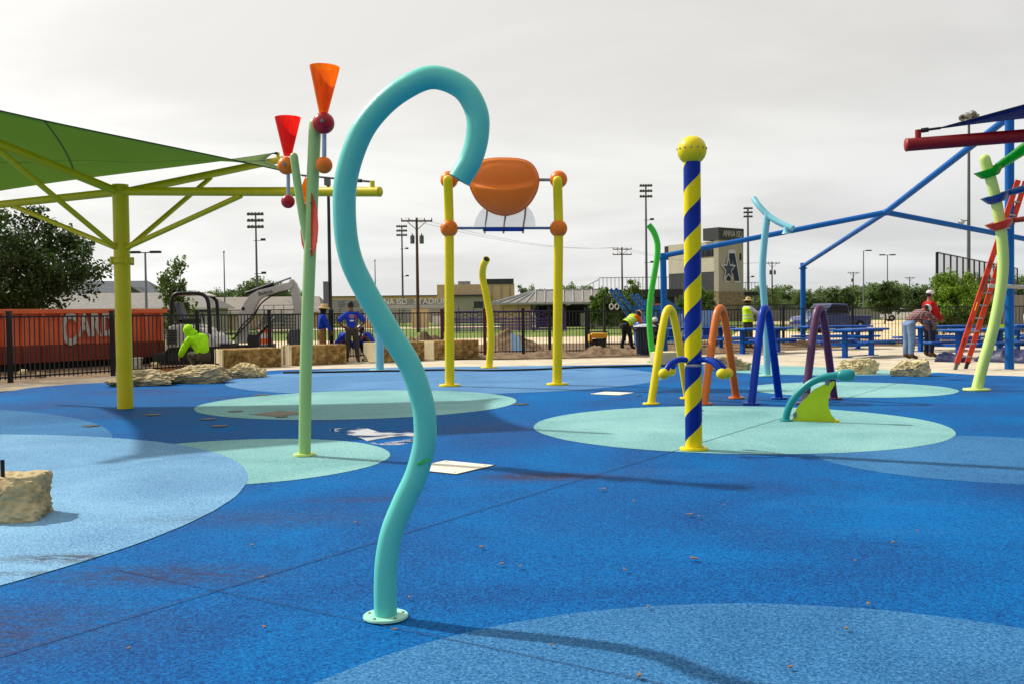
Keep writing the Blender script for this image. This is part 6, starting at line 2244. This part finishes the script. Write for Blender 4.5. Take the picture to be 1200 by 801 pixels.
K_JEAN = cloth('jeans_pale', (106, 132, 166))
K_NAVY = cloth('jeans_dark', (32, 38, 62))
M_STRAW = rough_mat('straw', [(0.3, (176, 142, 92)), (0.7, (214, 184, 132))], 20, 0.85, 0.5, 60)
M_BOOT = paint('boot_brown', (84, 60, 42), 0.7)
M_BOOTD = paint('boot_dark', (36, 32, 30), 0.7)
M_EYE = paint('eye_dark', (20, 16, 14), 0.2)
M_REFL = paint('reflective_tape', (190, 194, 190), 0.35)

def skin_data(pts, edges, radii, sub=2):
    me = bpy.data.meshes.new('tmp_skin')
    me.from_pydata([tuple(p) for p in pts], edges, [])
    o = bpy.data.objects.new('tmp_skin', me)
    COL.objects.link(o)
    o.modifiers.new('s', 'SKIN')
    ss = o.modifiers.new('u', 'SUBSURF')
    ss.levels = sub
    ss.render_levels = sub
    lay = me.skin_vertices[0].data
    for i, r in enumerate(radii):
        lay[i].radius = r if isinstance(r, tuple) else (r, r)
        lay[i].use_root = (i == 0)
    dg = bpy.context.evaluated_depsgraph_get()
    ev = o.evaluated_get(dg)
    m2 = bpy.data.meshes.new_from_object(ev)
    vs = [v.co.copy() for v in m2.vertices]
    fs = [list(p.vertices) for p in m2.polygons]
    bpy.data.objects.remove(o)
    bpy.data.meshes.remove(me)
    bpy.data.meshes.remove(m2)
    return vs, fs

STAND = dict(pel=(0, 0, .95), sp=(0, 0, 1.12), ch=(0, .01, 1.31), nb=(0, -.01, 1.46), h0=(0, .01, 1.545), h1=(0, .025, 1.635), h2=(0, .015, 1.705),
             shL=(-.175, 0, 1.40), elL=(-.235, -.03, 1.13), wrL=(-.25, .04, .89), haL=(-.25, .06, .81),
             shR=(.175, 0, 1.40), elR=(.235, -.03, 1.13), wrR=(.25, .04, .89), haR=(.25, .06, .81),
             hpL=(-.09, 0, .90), knL=(-.10, .02, .49), anL=(-.105, -.02, .085), toL=(-.12, .13, .04),
             hpR=(.09, 0, .90), knR=(.10, .02, .49), anR=(.105, -.02, .085), toR=(.12, .13, .04))
RAD = dict(pel=(.150, .115), sp=(.135, .105), ch=(.155, .115), nb=(.075, .075), h0=(.058, .066), h1=(.078, .095), h2=(.055, .068),
           shL=.066, elL=.045, wrL=.031, haL=(.036, .024), shR=.066, elR=.045, wrR=.031, haR=(.036, .024),
           hpL=.095, knL=.062, anL=.042, toL=(.040, .03), hpR=.095, knR=.062, anR=.042, toR=(.040, .03))
BONES = [('pel', 'sp'), ('sp', 'ch'), ('ch', 'nb'), ('nb', 'h0'), ('h0', 'h1'), ('h1', 'h2')] + \
        [(a + s, b + s) for s in 'LR' for a, b in (('sh', 'el'), ('el', 'wr'), ('wr', 'ha'), ('hp', 'kn'), ('kn', 'an'), ('an', 'to'))] + \
        [('ch', 'shL'), ('ch', 'shR'), ('pel', 'hpL'), ('pel', 'hpR')]

def bend(j, ang, pivot='pel', names=('sp', 'ch', 'nb', 'h0', 'h1', 'h2', 'shL', 'shR', 'elL', 'elR', 'wrL', 'wrR', 'haL', 'haR')):
    """lean the upper body forward about the pelvis"""
    q = Matrix.Rotation(-ang, 3, 'X')
    p0 = Vector(j[pivot])
    for n in names:
        j[n] = p0 + q @ (Vector(j[n]) - p0)
    return j

def chain(j, names, grow, sub=2, over=None):
    """a garment: the same joints with wider radii"""
    names = list(names)
    pts = [Vector(j[n]) for n in names]
    rad = []
    for n in names:
        r = RAD[n] if not (over and n in over) else over[n]
        rad.append((r[0] + grow, r[1] + grow) if isinstance(r, tuple) else (r + grow, r + grow))
    eds = [(names.index(a), names.index(b)) for a, b in BONES if a in names and b in names]
    return skin_data(pts, eds, rad, sub)

def person(label, loc, heading, j, wear, skin=M_SKIN, height=1.75, hat=None, boots=M_BOOT, group=None, fingers=True):
    o = None
    k = height / 1.75
    names = list(j.keys())
    names.sort(key=lambda n: 0 if n == 'pel' else 1)
    vs, fs = chain(j, names, 0.0)
    b = MB().add(vs, fs, True)
    h1, h2, h0 = Vector(j['h1']), Vector(j['h2']), Vector(j['h0'])
    up = (h2 - h0).normalized()
    fw = j.get('_face')
    sh = (Vector(j['shR']) - Vector(j['shL'])).normalized()
    fwd = up.cross(sh) * -1
    fwd = (sh.cross(up) * -1) if False else up.cross(sh)
    if fwd.dot(Vector((0, 1, 0))) < 0 and abs(fwd.y) > 0.2:
        fwd = -fwd
    side = fwd.cross(up)
    # nose and ears belong to the same surface
    c = h1
    b.tube([c + fwd * .085 + up * .03, c + fwd * .112 - up * .012, c + fwd * .09 - up * .022], [.010, .017, .012], 8)
    for s in (-1, 1):
        b.sphere(c + side * s * .084 - fwd * .008, .026, 8, (0.45, 1, 1.25))
    b.tube([c + fwd * .082 - up * .052 - side * .024, c + fwd * .090 - up * .054, c + fwd * .082 - up * .052 + side * .024], [.006, .009, .006], 6)
    # five fingers on each hand
    for s in 'LR':
        w, h = Vector(j['wr' + s]), Vector(j['ha' + s])
        d = (h - w).normalized()
        inn = Vector((1 if s == 'L' else -1, 0, 0))
        inn = (inn - d * inn.dot(d))
        inn = inn.normalized() if inn.length > .05 else Vector((0, 0, 1)).cross(d).normalized()
        wd = d.cross(inn).normalized()
        for q, ln in ((-.030, .060), (-.010, .074), (.010, .070), (.030, .054)):
            r0 = h + wd * q - d * .01
            p1 = r0 + d * ln * .6
            p2 = p1 + (d * .75 + inn * .65).normalized() * ln * .5
            p3 = p2 + (d * .35 + inn * .9).normalized() * ln * .35
            b.tube([r0, p1, p2, p3], [.0095, .009, .0085, .006], 6, round_end=True)
        t0 = h - d * .045 - wd * .028 + inn * .006
        t1 = t0 - wd * .028 + d * .030 + inn * .012
        t2 = t1 + d * .032 - wd * .004 + inn * .012
        b.tube([t0, t1, t2], [.012, .0105, .008], 6, round_end=True)
    me = b.mesh('person')
    me.transform(Matrix.Scale(k, 4))
    o = link_mesh('person', me, skin)
    o.location = loc
    o.rotation_euler = (0, 0, heading)
    tag(o, label, 'person', group)
    def part(name, mb, mat):
        m = mb.mesh(name)
        m.transform(Matrix.Scale(k, 4))
        return link_mesh(name, m, mat, o, local=True)
    e = MB()
    for s in (-1, 1):
        part('eye', MB().sphere(c + fwd * .083 + side * s * .030 + up * .020, .011, 8), M_EYE)
    for name, jn, grow, mat, over in wear:
        if jn == 'vest':
            a_, b_, c_, d_ = (Vector(j[q]) for q in ('pel', 'sp', 'ch', 'nb'))
            up_ = c_.lerp(d_, 0.62)
            low = a_ + (a_ - b_) * 0.15
            m_ = MB().tube(spline([low, b_, c_, up_, d_ + (d_ - c_) * 0.05], 4), [.215, .212, .21, .208, .206, .208, .212, .216, .222, .226, .228, .226, .222, .205, .180, .150, .112], 20, caps=False, flat=.76)
            v_ = part(name, m_, mat)
            for f_ in (0.30, 0.62):
                q_ = a_.lerp(c_, f_)
                m_ = MB().tube([q_ - (c_ - a_).normalized() * .018, q_ + (c_ - a_).normalized() * .018], .222, 20, caps=False, flat=.775)
                mm_ = m_.mesh('reflective_band'); mm_.transform(Matrix.Scale(k, 4))
                link_mesh('reflective_band', mm_, M_REFL, v_, local=True)
            continue
        if name == 'trousers':
            over = {'pel': (.122, .092), 'sp': (.098, .072)}
        vs, fs = chain(j, jn, grow, 2, over)
        part(name, MB().add(vs, fs, True), mat)
    for s in 'LR':
        a, t = Vector(j['an' + s]), Vector(j['to' + s])
        dd = (t - a); dd = dd.normalized()
        vs, fs = skin_data([a + Vector((0, 0, .10)), a + Vector((0, -0.005, .0)), a - dd * .05 + Vector((0, 0, -.035)), t, t + dd * .06], [(0, 1), (1, 2), (1, 3), (3, 4)], [(.055, .055), (.054, .058), (.04, .04), (.050, .042), (.035, .028)], 1)
        part('boot', MB().add(vs, fs, True), boots)
    if hat:
        top = c + up * .045
        Mx = Matrix((side, fwd, up)).transposed()
        def ring(prof, fl=1.0, shift=0.0, n=24):
            m = MB()
            m.lathe(prof, (0, 0, 0), n)
            m.v = [top + Mx @ Vector((p.x * .92, (p.y * (0.74 if (shift and p.y > 0) else 1.08)) + shift, p.z)) for p in m.v]
            return m
        if hat == 'straw':
            part('straw_hat', ring([(.20, -.005), (.205, .0), (.15, .022), (.103, .03), (.103, .03), (.100, .08), (.085, .115), (.05, .13), (0, .125)]), M_STRAW)
            part('hair', ring([(.088, -.09), (.098, -.04), (.101, .02), (.09, .04)], shift=-.012), M_HAIR)
        elif hat == 'sun':
            part('straw_hat', ring([(.185, -.03), (.19, -.025), (.15, .012), (.103, .03), (.103, .03), (.102, .07), (.090, .105), (.05, .122), (0, .12)]), M_STRAW)
            part('neck_cloth', ring([(.085, -.20), (.100, -.12), (.104, -.04), (.103, .02), (.09, .03)], shift=-.006), K_BLACK)
        elif hat in ('cap', 'darkcap'):
            mt = M_WHITE if hat == 'cap' else M_HAIR
            cp = part('cap', ring([(.098, -.015), (.102, .01), (.098, .05), (.075, .085), (.03, .102), (0, .104)]), mt)
            m = MB()
            n = 14
            arc_ = [(.085 * math.sin(a), .07 + .105 * math.cos(a)) for a in [(-PI / 2) + PI * i / n for i in range(n + 1)]]
            pol = [(x, y, .006 - .02 * (y - .07) / .1) for x, y in arc_]
            m.prism([top + Mx @ Vector(p) for p in pol], up * .008)
            mm = m.mesh('brim'); mm.transform(Matrix.Scale(k, 4))
            link_mesh('brim', mm, M_HAIR if hat == 'darkcap' else K_NAVY, cp, local=True)
            part('hair', ring([(.084, -.075), (.094, -.04), (.097, .0), (.09, .02)], shift=-.012), M_HAIR)
        elif hat == 'helmet':
            part('hard_hat', ring([(.135, .0), (.14, .006), (.115, .016), (.115, .016), (.114, .05), (.098, .095), (.06, .122), (0, .13)]), M_STRAW)
            part('hair', ring([(.086, -.09), (.097, -.04), (.100, .0), (.09, .02)], shift=-.012), M_HAIR)
        elif hat == 'hood':
            part('hood', MB().sphere(c + up * .005 - fwd * .022, .125, 18, (.92, 1.05, 1.12)).tube([Vector(j['nb']) - fwd * .01, c - fwd * .02], [.125, .11], 14), K_HIVIS)
        elif hat == 'whitecap':
            part('cap', ring([(.100, -.03), (.104, .01), (.100, .05), (.075, .085), (.03, .102), (0, .104)]), M_WHITE)
            part('hair', ring([(.086, -.09), (.097, -.04), (.100, .0), (.09, .02)], shift=-.012), M_HAIR)
    return o, part

ARM_S = ['shL', 'shR']
SHIRT_LONG = ['pel', 'sp', 'ch', 'nb', 'shL', 'elL', 'wrL', 'shR', 'elR', 'wrR']
SHIRT_SHORT = ['pel', 'sp', 'ch', 'nb', 'shL', 'elL', 'shR', 'elR']
VEST = ['pel', 'sp', 'ch', 'nb', 'shL', 'shR']
TROUS = ['pel', 'sp', 'hpL', 'knL', 'anL', 'hpR', 'knR', 'anR']
def J(**kw):
    j = {k_: Vector(v) for k_, v in STAND.items()}
    for a, b in kw.items():
        j[a] = Vector(b)
    return j
def hands(j, **kw):
    for a, b in kw.items():
        j[a] = Vector(b)
    return j

# 1 kneeling worker in a lime hooded top, back to us
g = at_ground(238, 23.3, -0.04)
j = J(pel=(0, 0, .36), hpL=(-.10, 0, .33), hpR=(.10, 0, .33), knL=(-.16, .36, .42), anL=(-.15, .10, .085), toL=(-.16, .25, .04), knR=(.16, .33, .12), anR=(.16, -.08, .10), toR=(.16, -.13, .05),
      sp=(-.02, .05, .53), ch=(-.06, .14, .70), nb=(-.12, .22, .83), h0=(-.17, .27, .89), h1=(-.21, .31, .95), h2=(-.235, .33, 1.01), shL=(-.25, .18, .77), shR=(.11, .16, .78),
      elL=(-.36, .28, .52), wrL=(-.34, .46, .36), haL=(-.34, .52, .30), elR=(.20, .28, .52), wrR=(.05, .46, .34), haR=(.02, .52, .28))
person('person kneeling in a lime green hooded top, back to us', g, R(48), j,
       [('trousers', TROUS, .028, K_CAMO, None), ('hooded_top', SHIRT_LONG, .040, K_HIVIS, {'pel': (.16, .125)})], hat='hood', boots=M_BOOTD, height=1.80)

# 2 straw hat, blue long sleeves, behind the second stone block
g = at_ground(377, 27.2, -0.05)
j = J(elR=(.20, .12, 1.15), wrR=(.17, .26, .98), haR=(.17, .30, .90))
bend(j, 0.08)
person('person in straw hat and blue long sleeved top standing sideways behind the stone block', g, R(-70), j,
       [('trousers', TROUS, .024, K_KHAKI, None), ('long_sleeved_top', SHIRT_LONG, .026, K_BLUE, None)], hat='sun', height=1.60, skin=M_SKIND)

# 3 blue T-shirt from behind, hands on hips
g = G(413, 424.5, -0.05)
j = J(elL=(-.40, -.06, 1.17), wrL=(-.225, .05, 1.02), haL=(-.18, .10, .99), elR=(.40, -.06, 1.17), wrR=(.225, .05, 1.02), haR=(.18, .10, .99), knL=(-.13, .02, .49), anL=(-.16, -.02, .085), toL=(-.19, .13, .04), knR=(.13, .02, .49), anR=(.16, -.02, .085), toR=(.19, .13, .04),
      h0=(-.01, .03, 1.545), h1=(-.025, .06, 1.63), h2=(-.03, .06, 1.70))
o3, part3 = person('person in blue T-shirt with printed back, hands on hips, seen from behind', g, R(10), j,
       [('trousers', TROUS, .026, K_DKGREY, None), ('t_shirt', SHIRT_SHORT, .030, K_BLUE, {'elL': .050, 'elR': .050})], hat='darkcap', height=1.68, skin=M_SKIND, boots=M_BOOT)
# the print on the back of the shirt: pale ring, red bar and small pale block
kk = 1.68 / 1.75
def back_print(name, x0, x1, z0, z1, mat, y=-.168):
    m = MB()
    n = 6
    vs = []
    for i in range(n + 1):
        x = x0 + (x1 - x0) * i / n
        yy = y + 0.55 * x * x
        vs += [(x * kk, yy * kk, z0 * kk), (x * kk, yy * kk, z1 * kk)]
    m.add(vs, [(2 * i, 2 * i + 2, 2 * i + 3, 2 * i + 1) for i in range(n)])
    m.build(name, mat, o3, local=True)
M_PR, M_PW = paint('print_red', (196, 44, 40), 0.8), paint('print_white', (190, 196, 210), 0.8)
back_print('shirt_print', -.085, .085, 1.315, 1.350, M_PR)
back_print('shirt_print', -.070, .070, 1.362, 1.374, M_PW)
back_print('shirt_print', -.055, .055, 1.290, 1.302, M_PW)
back_print('shirt_print', -.055, .060, 1.19, 1.235, M_PW)

# 4 crouching person in blue with a straw hat between them
g = at_ground(394, 27.8, -0.05)
j = J(pel=(0, 0, .34), hpL=(-.10, 0, .33), hpR=(.10, 0, .33), knL=(-.18, .34, .48), anL=(-.14, .10, .085), toL=(-.15, .25, .04), knR=(.18, .34, .48), anR=(.14, .10, .085), toR=(.15, .25, .04),
      sp=(0, .06, .50), ch=(0, .17, .66), nb=(0, .27, .77), h0=(0, .33, .82), h1=(0, .38, .88), h2=(0, .40, .95), shL=(-.18, .21, .73), shR=(.18, .21, .73),
      elL=(-.24, .36, .50), wrL=(-.10, .55, .42), haL=(-.07, .61, .38), elR=(.24, .36, .50), wrR=(.10, .55, .42), haR=(.07, .61, .38))
person('person crouching in a straw hat and blue shirt between the two standing workers', g, R(-60), j,
       [('trousers', TROUS, .026, K_KHAKI, None), ('shirt', SHIRT_LONG, .028, K_BLUE, None)], hat='straw', skin=M_SKIND)
g = at_ground(437, 28.0, -0.05)
person('person crouching in blue, mostly hidden by the turquoise loop', g, R(75), {k_: v.copy() for k_, v in j.items()},
       [('trousers', TROUS, .026, K_BLACK, None), ('shirt', SHIRT_LONG, .028, K_BLUE, None)], hat='whitecap', skin=M_SKIND)

# 5 bending over in a lime vest and hard hat by the bin
g = at_ground(734, 34.6, -0.05)
j = J(knL=(-.14, .04, .48), anL=(-.18, -.06, .085), toL=(-.20, .08, .04), knR=(.14, .05, .48), anR=(.18, .08, .085), toR=(.20, .22, .04), pel=(0, -.05, .90), hpL=(-.09, -.05, .86), hpR=(.09, -.05, .86))
bend(j, 1.0)
hands(j, elL=(-.30, .48, .92), wrL=(-.24, .62, .70), haL=(-.22, .66, .63), elR=(.30, .48, .92), wrR=(.24, .62, .70), haR=(.22, .66, .63))
o5, part5 = person('person bending over in lime vest, hard hat and black trousers beside the litter bin', g, R(-50), j,
       [('trousers', TROUS, .026, K_BLACK, None), ('shirt', SHIRT_LONG, .020, K_GREY, None), ('orange_sleeves', ['ch', 'shL', 'elL', 'shR', 'elR'], .030, K_VESTO, None), ('safety_vest', 'vest', 0, K_VEST, None)], hat='helmet', height=1.74, skin=M_SKIND, boots=M_BOOTD)
# 6 sitting low behind the bin with a white cap
g = at_ground(769, 33.2, -0.05)
person('person crouching in dark blue with a white cap behind the bin and green pipe', g, R(160), {k_: v.copy() for k_, v in J(pel=(0, 0, .34), hpL=(-.10, 0, .33), hpR=(.10, 0, .33), knL=(-.18, .34, .48), anL=(-.14, .10, .085), toL=(-.15, .25, .04), knR=(.18, .34, .48), anR=(.14, .10, .085), toR=(.15, .25, .04),
      sp=(0, .04, .52), ch=(0, .10, .70), nb=(0, .15, .84), h0=(0, .19, .90), h1=(0, .22, .98), h2=(0, .22, 1.05), shL=(-.18, .12, .79), shR=(.18, .12, .79),
      elL=(-.24, .27, .56), wrL=(-.10, .46, .47), haL=(-.07, .52, .44), elR=(.24, .27, .56), wrR=(.10, .46, .47), haR=(.07, .52, .44)).items()},
       [('trousers', TROUS, .026, K_BLACK, None), ('shirt', SHIRT_LONG, .028, K_NAVY, None)], hat='whitecap', skin=M_SKIND)

# 7 straw hat, lime vest, white sleeves, reaching to the right behind the tables
g = at_ground(876.5, 33.9, -0.05)
j = J(elR=(.27, .20, 1.20), wrR=(.20, .42, 1.28), haR=(.18, .50, 1.30), elL=(-.24, .10, 1.15), wrL=(-.16, .32, 1.10), haL=(-.14, .39, 1.10))
person('person in straw hat, lime vest and white sleeves reaching right behind the tables', g, R(-62), j,
       [('trousers', TROUS, .026, K_DKGREY, None), ('shirt', SHIRT_LONG, .024, K_WHITE, None), ('safety_vest', 'vest', 0, K_VEST, None)], hat='straw', height=1.74, skin=M_SKIND)

# 8 plaid shirt and pale jeans, leaning over the table
g = G(1065, 420, -0.05)
j = J(pel=(0, -.04, .96))
bend(j, 0.98)
hands(j, elL=(-.25, .55, 1.08), wrL=(-.17, .66, .86), haL=(-.15, .70, .79), elR=(.25, .55, 1.08), wrR=(.17, .66, .86), haR=(.15, .70, .79))
person('person in plaid shirt and pale jeans leaning over the blue table', g, R(-72), j,
       [('trousers', TROUS, .034, K_JEAN, None), ('plaid_shirt', SHIRT_LONG, .034, K_PLAID, None)], hat='whitecap', height=1.76, boots=M_BOOT)

# 9 red top, white cap with dark brim
g = G(1089, 418, -0.05)
j = J(elL=(-.22, .08, 1.14), wrL=(-.13, .27, .98), haL=(-.10, .33, .95), elR=(.22, .08, 1.14), wrR=(.13, .27, .98), haR=(.10, .33, .95))
person('person in red top, dark jeans and white cap standing beside the plaid shirt', g, R(-80), j,
       [('trousers', TROUS, .028, K_NAVY, None), ('red_top', SHIRT_LONG, .036, K_RED, {'nb': (.085, .085)})], hat='cap', height=1.79, boots=M_GREYSHOE if 'M_GREYSHOE' in globals() else M_BOOT)
